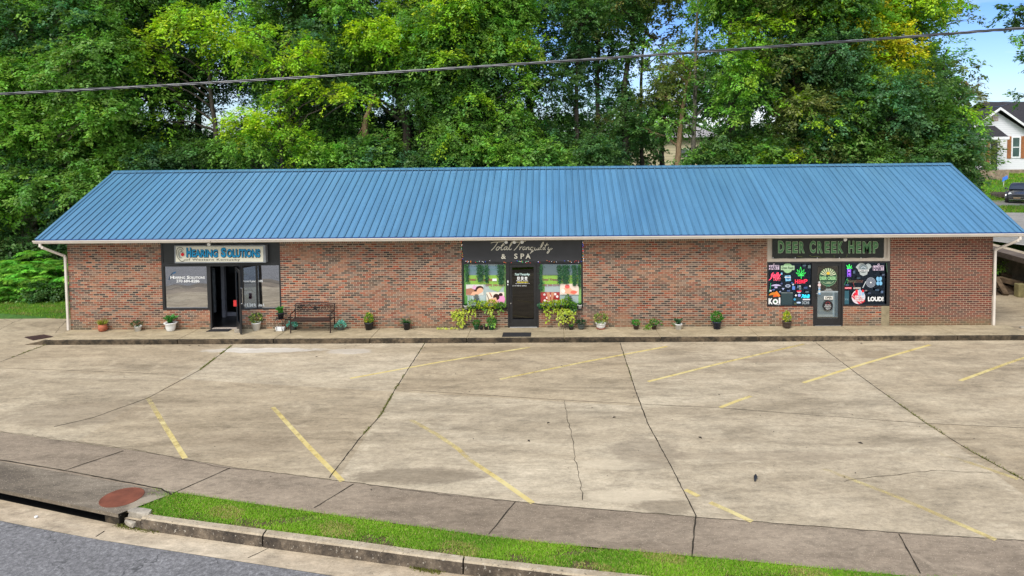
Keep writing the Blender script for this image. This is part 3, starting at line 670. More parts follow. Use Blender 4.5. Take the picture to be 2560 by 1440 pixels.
mb = MB(); mb.box(0.2, W_-0.2, 0.21, DEP-0.2, -0.1, -0.01); obj('floor', mb, plain('dark_floor', (0.02, 0.02, 0.022), 0.3, 0, 0.3, 2), bld)

# roof : ribbed sheet metal
m, nt, b, L = newmat('blue_painted_steel')
sx = N(nt, 'ShaderNodeSeparateXYZ'); g = N(nt, 'ShaderNodeNewGeometry'); L(g.outputs['Position'], sx.inputs[0])
n1 = noise(nt, pos(nt, (1.0, 0.3, 0.3)), 1.3, 6, 0.6); n2 = noise(nt, pos(nt, (4.14, .4, .4)), 1.0, 3, 0.5); n3 = noise(nt, pos(nt, (1, 1, 1)), 12, 6, 0.75)
c = ramp(nt, n1, [(0.3, (0.062, 0.178, 0.305)), (0.7, (0.080, 0.205, 0.330))])
c = mixc(nt, 1.0, c, ramp(nt, n2, [(0.35, 0.94), (0.65, 1.05)]), 'MULTIPLY'); c = mixc(nt, 1.0, c, ramp(nt, n3, [(0.3, 0.9), (0.7, 1.1)]), 'MULTIPLY')
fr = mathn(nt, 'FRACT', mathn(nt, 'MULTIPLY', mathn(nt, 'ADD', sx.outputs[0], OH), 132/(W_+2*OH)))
rib_shade = ramp(nt, fr, [(0.0, 0.42), (0.035, 1.0), (0.70, 1.0), (0.775, 0.55), (0.79, 1.0), (0.93, 1.0), (0.96, 0.42)])  # shade beside each rib, painted into the colour as dark lines
c = mixc(nt, 1.0, c, rib_shade, 'MULTIPLY')
wn = N(nt, 'ShaderNodeTexWhiteNoise', noise_dimensions='1D'); L(mathn(nt, 'FLOOR', mathn(nt, 'MULTIPLY', mathn(nt, 'ADD', sx.outputs[0], OH), 33/(W_+2*OH))), wn.inputs['W']); c = mixc(nt, 1.0, c, ramp(nt, wn.outputs[0], [(0.0, 0.93), (1.0, 1.06)]), 'MULTIPLY')
lap = mathn(nt, 'FRACT', mathn(nt, 'MULTIPLY', mathn(nt, 'ADD', sx.outputs[0], OH), 33/(W_+2*OH)))
stv = noise(nt, pos(nt, (9, .25, .25)), 1.0, 6, .7); c = mixc(nt, 1.0, c, ramp(nt, stv, [(0.35, 0.90), (0.65, 1.07)]), 'MULTIPLY')
L(c, b.inputs['Base Color']); L(ramp(nt, n3, [(0.3, 0.30), (0.7, 0.42)]), b.inputs['Roughness']); b.inputs['Metallic'].default_value = 0.0; b.inputs['Specular IOR Level'].default_value = 0.75
b.inputs['Coat Weight'].default_value = 0.3; b.inputs['Coat Roughness'].default_value = 0.35
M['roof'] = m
X0, X1 = -OH, W_+OH
sl = Vector((0, RY-EY, RZ-EZ)).normalized(); nr = Vector((0, -sl.z, sl.y))
mb = MB(); NR = 132; pw = (X1-X0)/NR
prof = []
for k in range(NR):
    x = X0+k*pw; prof += [(x, 0.0), (x+pw-0.052, 0.0), (x+pw-0.038, 0.032), (x+pw-0.020, 0.032)]
prof.append((X1, 0.0))
def P3(x, h, t, side):
    y = EY-0.03+(RY-EY+0.03)*t; z = EZ-0.015+(RZ-EZ+0.015)*t
    if side: y = 2*RY-y; return (x, y-nr.y*h, z+nr.z*h)
    return (x, y+nr.y*h, z+nr.z*h)
for side in (0, 1):
    vs = []; fs = []; n = len(prof)
    for t in (0, 1):
        for x, h in prof: vs.append(P3(x, h, t, side))
    fs = [(i, i+1, i+1+n, i+n) for i in range(n-1)]
    mb.mesh(vs, fs)
    # underside closes the sheet
    mb.poly([P3(X0, -.012, 0, side), P3(X1, -.012, 0, side), P3(X1, -.012, 1, side), P3(X0, -.012, 1, side)])
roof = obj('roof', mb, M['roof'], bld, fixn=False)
mb = MB()
for side in (0, 1):
    s_ = -1 if side == 0 else 1
    q = [(RY, RZ+0.05), (RY+s_*0.16, RZ-0.03+0.02), (RY+s_*0.16, RZ-0.055+0.02), (RY, RZ+0.02)]
    mb.prism(q, 0, X0-.01, X1+.01)
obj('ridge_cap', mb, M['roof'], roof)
for x in (X0, X1):
    mb = MB(); s_ = 1 if x == X0 else -1
    for side in (0, 1):
        a = [P3(x-s_*.02, .03, 0, side), P3(x+s_*.09, .03, 0, side), P3(x+s_*.09, .03, 1, side), P3(x-s_*.02, .03, 1, side)]
        mb.poly(a); bb = [P3(x-s_*.02, .03, 0, side), P3(x-s_*.02, .03, 1, side), P3(x-s_*.02, -.10, 1, side), P3(x-s_*.02, -.10, 0, side)]; mb.poly(bb)
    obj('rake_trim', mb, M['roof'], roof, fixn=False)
mb = MB(); mb.box(X0, X1, EY-0.034, EY-0.028, EZ-0.05, EZ-0.002)
obj('drip_edge', mb, plain('dark_blue_drip', (0.02, 0.06, 0.2), 0.4), roof)
# screws
mb = MB()
for t in (0.08, 0.36, 0.64, 0.92):
    for k in range(0, NR, 2):
        p = Vector(P3(X0+k*pw+pw*.45, .004, t, 0)); r = .011
        mb.poly([p+Vector((-r, 0, 0)), p-sl*r+nr*.004, p+Vector((r, 0, 0)), p+sl*r+nr*.004])
obj('screws', mb, plain('screw_heads', (0.02, 0.05, 0.12), 0.5), roof, fixn=False)['kind'] = 'stuff'

mb = MB()       # soffits, fascia, rake boards, back gutter board
mb.box(X0+.02, X1-.02, EY+0.02, -0.002, 2.99, 3.005)
mb.box(X0+.02, X1-.02, DEP+.002, BY-.02, 2.99, 3.005)
obj('soffit', mb, M['soffit'], bld)
mb = MB(); mb.box(X0+.02, X1-.02, EY+0.0, EY+0.02, 2.96, EZ-.03); mb.box(X0+.02, X1-.02, BY-.02, BY, 2.96, EZ-.03)
for x in (X0+.0, X1-.02): mb.prism([(EY, 2.96), (EY, EZ-.04), (RY, RZ-.04), (BY, EZ-.04), (BY, 2.96), (BY-.25, 2.96), (RY, RZ-.22), (EY+.25, 2.96)], 0, x, x+.02)
obj('fascia', mb, M['gutter'], bld)
mb = MB()
g0 = EY-0.002
prof = [(g0, 2.985), (g0-.085, 2.985), (g0-.10, 3.01), (g0-.10, 3.03), (g0-.125, 3.055), (g0-.125, 3.085), (g0-.115, 3.085), (g0-.112, 3.06), (g0-.09, 3.035), (g0, 3.03)]
mb.prism(prof, 0, X0-.03, X1+.03)
gutt = obj('gutter', mb, M['gutter'], bld)
mb = MB(); mb.box(15.92, 15.935, g0-.128, g0-.09, 2.984, 3.088); mb.box(5.1, 5.112, g0-.128, g0-.09, 2.984, 3.088); obj('gutter_seam', mb, M['soffit'], gutt)
for sgn, xw in ((-1, 0.0), (1, W_)):
    mb = MB(); xo = xw+sgn*0.50
    pth = [(xo, g0-.05, 3.0), (xo, g0-.05, 2.9), (xo-sgn*.06, g0-.03, 2.84), (xw+sgn*.06, -.06, 2.50), (xw+sgn*.045, -.05, 2.42), (xw+sgn*.045, -.05, 0.0)]
    for a, b_ in zip(pth[:-1], pth[1:]): mb.beam(a, b_, .072, .065, up=(0, 1, 0))
    for q in pth[1:-1]: mb.box(q[0]-.038, q[0]+.038, q[1]-.035, q[1]+.035, q[2]-.038, q[2]+.038)
    obj('downspout', mb, M['gutter'], bld, bevel=.012)

# ---- rooms behind the glass
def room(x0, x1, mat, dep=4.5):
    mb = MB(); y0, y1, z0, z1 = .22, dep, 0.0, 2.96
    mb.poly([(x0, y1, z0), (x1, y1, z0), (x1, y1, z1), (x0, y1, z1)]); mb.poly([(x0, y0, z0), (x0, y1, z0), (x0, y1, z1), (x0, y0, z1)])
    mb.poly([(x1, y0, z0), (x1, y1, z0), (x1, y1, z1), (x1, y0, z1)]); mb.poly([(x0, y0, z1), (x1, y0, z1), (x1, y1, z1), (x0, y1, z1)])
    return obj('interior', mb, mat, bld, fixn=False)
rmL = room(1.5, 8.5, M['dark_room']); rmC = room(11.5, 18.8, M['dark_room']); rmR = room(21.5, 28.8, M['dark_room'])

def frame_rect(mb, x0, x1, z0, z1, wd, y0, y1):
    mb.box(x0, x0+wd, y0, y1, z0, z1); mb.box(x1-wd, x1, y0, y1, z0, z1)
    mb.box(x0+wd, x1-wd, y0, y1, z0, z0+wd); mb.box(x0+wd, x1-wd, y0, y1, z1-wd, z1)
def window(x0, x1, z0, z1, glassmat, wl=.055, mull=(), name='window', inset=.055):
    mb = MB(); frame_rect(mb, x0, x1, z0, z1, wl, 0.0, 0.11)
    for q in mull: mb.box(q-.022, q+.022, .015, .09, z0+wl, z1-wl)
    f = obj('window', mb, M['bronze'], bld, bevel=.004)
    g = MB(); g.poly([(x0+wl-.01, inset, z0+wl-.01), (x1-wl+.01, inset, z0+wl-.01), (x1-wl+.01, inset, z1-wl+.01), (x0+wl-.01, inset, z1-wl+.01)])
    obj('pane', g, glassmat, f, fixn=False); return f
def sub(f, name, art, mat): return art.make(name, M[mat], f)
def sub_split(f, name, art, mat):
    """every decal of a pane as a mesh of its own: shapes whose outlines overlap belong together"""
    v = np.array(art.mb.v); fc = art.mb.f; par = list(range(len(v)))
    def find(i):
        while par[i] != i: par[i] = par[par[i]]; i = par[i]
        return i
    for q in fc:
        for k in q[1:]: par[find(k)] = find(q[0])
    isl = {}
    for i in range(len(v)): isl.setdefault(find(i), []).append(i)
    used = {find(q[0]) for q in fc}; boxes = [(k, v[idx][:, [0, 2]].min(0)-.006, v[idx][:, [0, 2]].max(0)+.006) for k, idx in isl.items() if k in used]
    gp = list(range(len(boxes)))
    def gf(i):
        while gp[i] != i: i = gp[i]
        return i
    for i in range(len(boxes)):
        for j in range(i):
            if (boxes[i][1] < boxes[j][2]).all() and (boxes[j][1] < boxes[i][2]).all(): gp[gf(i)] = gf(j)
    gid = {boxes[i][0]: gf(i) for i in range(len(boxes))}; groups = {}
    for q in fc: groups.setdefault(gid[find(q[0])], []).append(q)
    for g in groups.values():
        mb = MB()
        for q in g: mb.v += [art.mb.v[k] for k in q]; n = len(mb.v); mb.f.append(tuple(range(n-len(q), n))); mb.c += [art.mb.c[k] for k in q]
        obj(name, mb, M[mat], f, fixn=False)
ZT = fz(480, 661)        # storefront head height under the sign panel
WH, BK = S(225, 225, 222), (.012, .012, .013)
# ===== left shop
hb = MB(); hb.box(L0+.002, L1-.002, 0.03, 0.15, ZT, HT-.012); hb.box(L0+.002, L0+.06, .012, .03, ZT, HT-.012); hb.box(L1-.06, L1-.002, .012, .03, ZT, HT-.012); hb.box(L0+.06, L1-.06, .012, .03, ZT, ZT+.05)
obj('sign_panel', hb, M['bronze'], bld)
wL = window(L0+.002, dL0, SILL, ZT-.001, M['glass_mirror'], wl=.07)
wR = window(dL1, L1-.002, SILL, ZT-.001, M['glass_mirror'], wl=.05, mull=(fx(641, 720),))
a = Art(.048)
a.stroke([(438, 680), (430, 684), (424, 694), (422, 700)], 2.2, (.02, .05, .09)); a.disc(436, 682, 4.5, 1.7, (.03, .10, .2), rot=-35)
a.text('H', 426, 689.5, 434, 697, WH, .02).text('EARING', 433.5, 691, 463, 697, WH, .015).text('S', 467, 689.5, 474, 697, WH, .02).text('OLUTIONS', 474, 691, 512, 697, WH, .015)
a.text('270 684-8286', 441, 699, 499, 706, WH, .015); sub(wL, 'lettering', a, 'paint')
a = Art(.048)
a.text('Daniel Lynch, HIS', 605, 700, 657, 707, WH, .01); a.text('2111 E. 2nd St. Suite A', 603, 759, 661, 766, WH, .015); sub(wR, 'lettering', a, 'paint')
a = Art(.062); a.rect(608, 673, 625, 688, S(190, 195, 195)).rect(610, 691, 623, 699, S(170, 172, 160))
for k in range(5): a.rect(611, 677+k*2.1, 622, 677.7+k*2.1, S(90, 90, 90))
sub(wR, 'paper_notice', a, 'paint')
# door frame and the opened leaf
mb = MB(); mb.box(dL0, dL0+.06, .0, .12, 0.0, ZT-.001); mb.box(dL1-.05, dL1-.0005, .0, .12, 0.0, ZT-.001); mb.box(dL0+.06, dL1-.05, .0, .12, ZT-.07, ZT-.001)
obj('door_frame', mb, M['bronze'], bld)
mb = MB(); mb.box(dL0+.06, dL1-.1, -.03, .14, 0.0, .025); obj('threshold', mb, plain('worn_threshold', S(170, 158, 146), .6), bld)
def leaf_door(x0, z1, wd, ang, glassm, rail=.11, bot=.25, yh=.06, hinge='R'):
    """leaf built closed to the left of its hinge, then turned about it"""
    d = bpy.data.objects.new('door', None)
    c, s_ = math.cos(ang), math.sin(ang)
    mb = MB(); z0 = .03
    mb.box(-wd, -wd+rail, -.022, .022, z0, z1); mb.box(-rail, 0, -.022, .022, z0, z1); mb.box(-wd+rail, -rail, -.022, .022, z0, z0+bot); mb.box(-wd+rail, -rail, -.022, .022, z1-rail, z1)
    g = MB(); g.box(-wd+rail, -rail, -.004, .004, z0+bot, z1-rail)
    h = MB(); h.tube([(-wd+.06, -.02, 1.0), (-wd+.06, -.075, 1.0), (-wd+.06, -.075, 1.02), (-wd+.06, -.075, 1.5), (-wd+.06, -.02, 1.52)], .013, 8)
    for q in (mb, g, h):
        q.v = [(x0+x*c-y*s_, yh+x*s_+y*c, z) for x, y, z in q.v]
    o = obj('door', mb, M['bronze'], bld); obj('pane', g, glassm, o); return o, h
hx = fx(591, 740)
dr, h = leaf_door(hx, ZT-.09, .9, math.radians(122), M['glass_dark'], rail=.09, bot=.3, yh=0.0)
obj('handle', h, M['chrome'], dr)
ht = at(588, 755, 1, -.5); mb = MB(); mb.box(ht[0]-.05, ht[0]+.05, -.52, -.5, ht[2]-.14, ht[2]+.06); tag(obj('red_tag', mb, plain('red_tag', (.5, .02, .02), .5)), 'small red tag hanging from the handle of the opened left shop door', 'tag')
# things of the room seen through the open door
mb = MB(); xa, xb = fx(553, 720, 1.6), fx(561, 720, 1.6); mb.box(xa, xb, 1.6, 1.75, .0, 2.3)
mb.box(fx(563, 760, 1.8), fx(590, 760, 1.8), 1.8, 1.83, .0, .14); obj('partition_edge', mb, plain('pale_partition', (.28, .3, .36), .6), rmL)
mb = MB(); mb.box(fx(572, 690, 2.2), fx(586, 690, 2.2), 2.2, 2.23, 1.5, 2.0); obj('wall_picture', mb, plain('dark_picture', (.02, .03, .04), .4), rmL)
mb = MB(); mb.box(fx(526, 700, .3), fx(538, 700, .3), .25, .32, .5, 2.0); obj('inner_display', mb, plain('inner_display', (.06, .07, .08), .3, 0, .6, 8), rmL)

# the sign box of the left shop
sb = thing('lightbox_sign', 'cream sign box with blue Hearing Solutions lettering and a drawn ear', 'sign', (fx(545, 635, -.1), -.1, fz(545, 640, -.1)))
mb = MB(); xa, xb, za, zb = fx(436, 640, -.16), fx(664, 640, -.16), fz(545, 657.5, -.16), fz(545, 613, -.16)
mb.box(xa, xb, -.16, .03, za, zb); obj('casing', mb, plain('grey_casing', (.20, .21, .22), .4), sb, bevel=.006)
a = Art(-.163); a.rect(439.5, 616, 658, 654.5, S(206, 202, 182))
BLU, NV = S(22, 132, 176), (.01, .014, .02)
def shadow_text(a, t, u0, v0, u1, v1, col, sh, bold=.03, dx=1.3, dy=1.4, **k):
    a.text(t, u0+dx, v0+dy, u1+dx, v1+dy, sh, bold+.03, **k); a.text(t, u0-.4, v0-.4, u1+.4, v1+.4, sh, bold+.03, **k); a.text(t, u0, v0, u1, v1, col, bold, **k)
shadow_text(a, 'H', 466, 619, 478, 643, BLU, NV, .045)
shadow_text(a, 'EARING', 480, 623.5, 544.5, 643, BLU, NV, .035)
shadow_text(a, 'S', 552.5, 619, 565, 643, BLU, NV, .045)
shadow_text(a, 'OLUTIONS', 567, 622.5, 650.5, 643, BLU, NV, .035)
a.text('of Western Kentucky', 464, 646, 600, 653, (.03, .03, .03), 0.0, 1.1)
a.stroke([(459, 624), (455, 619), (449, 618.5), (444, 622), (442, 630), (444, 641), (449, 649), (455, 653), (460, 652), (463, 648)], 1.2, NV)
a.stroke([(457, 627), (452, 623), (447, 627), (447, 637), (451, 646)], .9, NV); a.stroke([(453, 628), (449, 634), (451, 642), (456, 645)], 1.3, (.12, .18, .2)); a.stroke([(453, 626), (457, 631), (460, 632)], 1.0, NV)
a.disc(457, 636, 4.2, 4.0, (.55, .01, .02)); a.make('sign_face', M['paint'], sb)

# ===== centre shop
hb = MB(); hb.box(C0+.002, C1-.002, .03, .15, ZT, HT-.012); obj('sign_panel', hb, M['bronze'], bld)
bt = thing('sign_banner', 'charcoal fabric banner with cursive Total Tranquility over SPA above the middle shop', 'sign', (fx(1305, 630), -.01, ZT))
a = Art(.012); zb1 = fz(1305, 655); 
mb = MB(); mb.box(C0+.05, C1-.05, .004, .028, zb1+.01, HT-.015); obj('banner_cloth', mb, plain('charcoal_vinyl', (.028, .028, .031), .55, 0, .25, 1.5), bt)
a = Art(.001); CR = S(214, 208, 190)
sc_ = lambda pts: pts
def cursive(a, col, k=1.0, ox=0, oy=0, wd=1.9):
    F_ = lambda pts: [(ox+(x-1226)*k, oy+(y-602)*k) for x, y in pts]
    st = [[(1227, 606.5), (1234, 604.5), (1244, 604), (1257, 602.5)], [(1243, 604.5), (1238, 613), (1232, 621), (1227.5, 625)],
          [(1241, 618), (1239, 622), (1241, 624.5), (1245, 622), (1247, 617.5), (1244, 615.8), (1241, 618)], [(1247, 618), (1250, 617.5), (1256, 611)],
          [(1256.5, 606.5), (1252.5, 614), (1250.5, 621), (1252, 624), (1256, 621.5)], [(1250.5, 612.5), (1259, 610.8)],
          [(1265, 616), (1261, 616), (1257.5, 620), (1258.5, 623.5), (1262, 621.5), (1265, 616.5)], [(1265, 616), (1263.5, 622), (1266, 623), (1270, 617)],
          [(1270, 617), (1275, 609), (1276.5, 604.5), (1274.5, 605), (1270.5, 614), (1269, 621), (1271, 623.5), (1275, 621)],
          [(1279, 606.5), (1286, 604.5), (1297, 603.8), (1308, 601.5)], [(1295, 604.5), (1290, 613), (1284, 621), (1280, 625)],
          [(1293, 616.5), (1295, 617.5), (1293, 623.5)], [(1294, 620), (1298, 616), (1300, 616.5)],
          [(1307, 616.5), (1303, 616.5), (1300.5, 620.5), (1302, 623.5), (1305.5, 620.5), (1307, 616.5), (1305.8, 622.5), (1309, 621)],
          [(1310, 616.5), (1309, 623.5)], [(1309.5, 620), (1313, 616.5), (1315, 617.5), (1313.8, 622.5), (1316.5, 622.5), (1319, 619.5)],
          [(1324.5, 616.8), (1320.5, 617), (1318.5, 621), (1320, 624), (1323.5, 621.5), (1325, 617), (1321, 628), (1317.5, 632.5)],
          [(1321.5, 629), (1326, 625)], [(1329, 617), (1327.5, 622.5), (1330, 624), (1333.5, 620), (1334.5, 617), (1333, 623), (1336, 622.5)],
          [(1338.5, 617), (1337, 622.5), (1339.5, 623)], [(1340.5, 612), (1341, 611.4)],
          [(1340, 622), (1346, 612), (1348.5, 605), (1346.5, 605), (1342.5, 614), (1341.5, 621.5), (1344, 622.5)],
          [(1348.5, 616.5), (1347, 622), (1349.5, 622.5)], [(1350.8, 611.5), (1351.3, 611)], [(1357, 606), (1352.5, 615), (1351, 621), (1353, 623)], [(1351, 612), (1360, 610.5)],
          [(1360.5, 616), (1358.5, 621.5), (1361, 623), (1365, 619.5), (1366.5, 616), (1364, 623), (1359, 631), (1356.5, 631), (1358, 627.5), (1366, 622), (1369, 619)],
          [(1372, 612), (1378, 610)]]
    sx_ = 1379.0
    for q in st[:-1]: a.stroke(F_([(1226+(x-1226)*1.085, y) for x, y in q]), wd, col)
cursive(a, CR, 1.0, 1226, 603.0, 1.8)
a.text('&', 1253, 634.5, 1265, 647, CR, .02).text('S', 1285.5, 633.5, 1294, 646.5, CR, .02).text('P', 1301.5, 633.5, 1310.5, 646.5, CR, .02).text('A', 1314, 633.5, 1326.5, 646.5, CR, .02)
a.make('lettering', M['paint'], bt)

GRN = S(150, 205, 60); PGR = S(196, 226, 190); 
wC1 = window(C0+.002, dC0, SILL, ZT-.001, M['glass_clear'], wl=.055)
wC2 = window(dC1, C1-.002, SILL, ZT-.001, M['glass_clear'], wl=.055)
def poster(u0, u1, mirror):
    a = Art(.075); w = u1-u0; X_ = (lambda f: u0+w*f)
    a.rect(u0, 661, u1, 767, S(190, 205, 205))
    a.rect(X_(.0), 661, X_(.09), 767, S(120, 190, 90)); a.rect(X_(.09), 664, X_(.98), 688, S(120, 150, 165)); a.rect(X_(.09), 688, X_(.98), 711, S(156, 208, 70))
    a.rect(X_(.93), 661, X_(1), 767, S(150, 205, 110))
    a.rect(X_(.0), 705, X_(.15), 753, S(96, 176, 66)); a.poly([(X_(.55), 711), (X_(.95), 711), (X_(.8), 730), (X_(.6), 722)], S(178, 220, 130))
    a.rect(X_(.08), 738, X_(.5), 767, S(206, 220, 222))
    for k in range(5): a.rect(X_(.02+.035*k), 738, X_(.03+.035*k), 756, S(70, 160, 60))
    return a, X_
SK, SK2, HR = S(224, 170, 138), S(196, 130, 100), S(52, 26, 22)
a, X_ = poster(1160, 1267, 0)
a.text('Total Tranquility', 1170, 696, 1232, 703, S(170, 20, 70), .03, shear=.2); a.text('(270) 245-2511', 1214, 710, 1261, 716.5, S(170, 30, 60), .02)
a.rect(1165, 711, 1209, 738, S(240, 236, 226)); a.poly([(1165, 737), (1165, 722), (1178, 720), (1190, 726), (1188, 738)], SK2); a.disc(1197, 723, 12, 8, HR, rot=-20); a.disc(1200, 726, 8, 6.5, SK, rot=-20)
a.poly([(1176, 738), (1182, 729), (1194, 728), (1200, 733), (1192, 738)], SK); a.poly([(1185, 712), (1192, 716), (1188, 724), (1180, 720)], S(220, 170, 200))
a.rect(1216, 730, 1261, 758, S(226, 214, 196)); a.disc(1250, 748, 13, 12, S(230, 150, 190)); a.disc(1241, 742, 8, 8, HR); a.poly([(1218, 757), (1222, 747), (1240, 743), (1246, 757)], SK); a.disc(1252, 736, 5, 4, HR); a.stroke([(1224, 731), (1230, 742)], 2.2, S(170, 80, 60), False); a.stroke([(1217, 735), (1222, 748), (1221, 757)], 1.4, HR)
for k, (dx, w_) in enumerate(((0, 8), (1, 6.5), (-.5, 7), (.3, 4.5))): a.disc(1191+dx, 749.5-k*4, w_, 2.3, S(74+8*k, 84+6*k, 92))
a.rect(1231, 696, 1242, 702, WH)
sub(wC1, 'poster', a, 'paint')
a, X_ = poster(1345.5, 1453.5, 1)
a.text('Total Tranquility', 1353, 696, 1412, 703, S(150, 20, 80), .03, shear=.2); a.text('(270) 245-2510', 1352, 710, 1397, 716.5, S(170, 30, 60), .02)
a.rect(1351, 730, 1399, 757, S(186, 30, 42))
for k, (x, y) in enumerate(((1361, 736), (1368, 744), (1362, 751), (1374, 739), (1388, 735), (1393, 741), (1380, 750), (1391, 752), (1372, 753))): a.disc(x, y, 3, 3, S(240, 220, 214))
a.poly([(1366, 730), (1374, 730), (1376, 752), (1370, 752)], SK2); a.poly([(1378, 730), (1386, 730), (1382, 752), (1377, 752)], SK2)
a.rect(1400, 709, 1447, 736, S(226, 206, 190)); a.poly([(1408, 722), (1420, 712), (1430, 724), (1445, 728), (1436, 736), (1412, 733)], SK); a.disc(1418, 716, 6, 5, S(224, 96, 90)); a.disc(1434, 730, 8, 4, S(226, 110, 90)); a.disc(1408, 727, 5, 5, S(236, 226, 216))
for k, (dx, w_) in enumerate(((0, 8.5), (1, 7), (-.5, 7.5), (.3, 5))): a.disc(1424+dx, 754-k*4.2, w_, 2.4, S(60+8*k, 72+6*k, 86))
a.rect(1357, 663, 1396, 686, S(96, 112, 116))
sub(wC2, 'poster', a, 'paint')
a = Art(.05); a.rect(1426, 710, 1447, 723.5, WH).rect(1427, 711, 1446, 715, S(40, 80, 150)).text('NOW HIRING', 1428, 716.5, 1445, 719, S(40, 40, 90), .02); sub(wC2, 'notice', a, 'paint')
# string of plastic vines hanging inside the panes is built with the plants
a = Art(.045, .004); a.text('O', 1359, 668, 1369, 679, S(226, 70, 56), .03).text('P', 1368, 667, 1377, 679, S(40, 190, 120), .03).text('EN', 1376, 669, 1385, 679, S(200, 90, 60), .0)
tag(a.make('open_sign', M['neon']), 'small red and green neon letters hanging in the right window of the middle shop', 'neon sign')
# door
mb = MB(); zc = ZT; mb.box(dC0, dC0+.06, 0, .12, 0, zc-.001); mb.box(dC1-.06, dC1, 0, .12, 0, zc-.001); mb.box(dC0+.06, dC1-.06, 0, .12, zc-.06, zc-.001); obj('door_frame', mb, M['bronze'], bld)
def closed_door(x0, x1, z1, gm, bot):
    mb = MB(); z0 = .02; y0, y1 = .02, .07; mb.box(x0, x0+.09, y0, y1, z0, z1); mb.box(x1-.09, x1, y0, y1, z0, z1); mb.box(x0+.09, x1-.09, y0, y1, z0, z0+bot); mb.box(x0+.09, x1-.09, y0, y1, z1-.1, z1)
    o = obj('door', mb, M['bronze'], bld, bevel=.003); g = MB(); g.box(x0+.088, x1-.088, .04, .048, z0+bot, z1-.1); obj('pane', g, gm, o)
    return o
dc = closed_door(dC0+.065, dC1-.065, zc-.068, M['glass_door'], .24)
a = Art(.035); a.text('Total Tranquility', 1287, 683, 1325, 690, S(200, 225, 220), .02, shear=.35)
for k, t in enumerate(('S', 'P', 'A')): a.rect(1293+k*9.5, 692, 1299+k*9.5, 699, WH).text(t, 1294.5+k*9.5, 693.5, 1297.5+k*9.5, 697.5, BK, .03)
a.text('MASSAGE - FACIALS', 1291, 700.3, 1320, 703, WH, .02).text('270-245-2511', 1293, 703.8, 1320, 707, S(230, 210, 60), .03).text('APPOINTMENTS & WALK INS', 1288, 707.6, 1324, 709.4, WH, 0).text('2111 E. 2ND ST. SUITE B', 1281, 713, 1316, 715.5, WH, .01)
sub(dc, 'lettering', a, 'paint')
h = MB(); xq = dC0+.11; h.tube([(xq, .02, .95), (xq, -.05, .96), (xq, -.05, 1.4), (xq, .02, 1.41)], .012, 8); obj('handle', h, M['black'], dc)
h = MB(); h.lathe([(.022, 0), (.022, .02)], (0, 0, 0), 12); h.v = [(xq-.005+x, .0-z, fz(1273, 758)+y) for x, y, z in h.v]; obj('lock', h, M['chrome'], dc)
mb = MB(); mb.box(dC0+.06, dC1-.06, -.03, .015, 0, .018); obj('threshold', mb, plain('metal_threshold', (.3, .3, .3), .5), bld)
a = Art(-.004); a.rect(1268.5, 701, 1271, 707, WH).rect(1268.5, 710, 1270.6, 713, WH); a.make('push_plate', M['paint'], bld)
# string lights round the middle banner
sl_ = thing('string_lights', 'string of tiny coloured christmas lights draped along the middle banner edges', 'string lights', (15.1, -.02, ZT))
rr = random.Random(4); pts = [(1155.5, 602)]+[(1155+rr.uniform(-1, 1.5), 602+k*6) for k in range(1, 9)]+[(1160+k*12.2, 654+rr.uniform(-1.2, 2.2)) for k in range(0, 25)]+[(1457+rr.uniform(-1.5, 1.5), 652-k*6) for k in range(0, 9)]
mb = MB(); PP = [at(u, v, 1, -.012) for u, v in pts]; mb.tube(PP, .005, 5); obj('wire', mb, M['black'], sl_)
cols = [S(240, 240, 240), S(60, 90, 230), S(230, 60, 60), S(230, 230, 240), S(70, 200, 120), S(240, 150, 60)]
mb = MB()
for i in range(90):
    k = rr.randrange(len(PP)-1); f0 = rr.random(); p = Vector(PP[k]).lerp(Vector(PP[k+1]), f0)+Vector((rr.uniform(-.02, .02), -.012, rr.uniform(-.03, .03)))
    c_ = cols[rr.randrange(6)]; r = .011; mb.mesh([p+Vector(q)*r for q in ((1, 0, 0), (-1, 0, 0), (0, 1, 0), (0, -1, 0), (0, 0, 1), (0, 0, -1))], [(0, 2, 4), (2, 1, 4), (1, 3, 4), (3, 0, 4), (2, 0, 5), (1, 2, 5), (3, 1, 5), (0, 3, 5)], c_)
bo = obj('bulbs', mb, M['neon'], sl_); bo['kind'] = 'stuff'

# ===== right shop
ZR = fz(2070, 654)
mb = MB(); mb.box(R0+.002, R1-.002, .05, .15, ZR, HT-.012); mb.box(R0+.002, R0+.09, .02, .05, ZR, HT-.012); mb.box(R1-.09, R1-.002, .02, .05, ZR, HT-.012)
mb.box(R0+.09, R1-.09, .02, .05, ZR+.002, ZR+.10); mb.box(fx(2211, 620), fx(2216, 620), .03, .05, ZR+.1, HT-.012); mb.box(fx(1926, 620), fx(1930, 620), .03, .05, ZR+.1, HT-.012); obj('sign_panel', mb, M['beige_trim'], bld)
bn = thing('sign_banner', 'black glossy banner with green Deer Creek Hemp lettering above the right shop', 'sign', (fx(2070, 620), 0, ZR+.1))
mb = MB(); xa, xb, za, zb = fx(1931, 620), fx(2210, 620), fz(2070, 645.5), HT-.02
nxs = 24
for i in range(nxs):
    q0 = xa+(xb-xa)*i/nxs; q1 = xa+(xb-xa)*(i+1)/nxs; f_ = lambda q: .010+.006*math.sin(q*9); sg = lambda q: za+.015*math.sin((q-xa)/(xb-xa)*math.pi*5)**2
    mb.poly([(q0, f_(q0), sg(q0)), (q1, f_(q1), sg(q1)), (q1, f_(q1), zb), (q0, f_(q0), zb)])
obj('banner_cloth', mb, plain('black_gloss_vinyl', (.012, .014, .013), .25, 0, .4, 2), bn, fixn=False)
a = Art(.001); DG, PG = S(72, 118, 74), S(178, 196, 158)
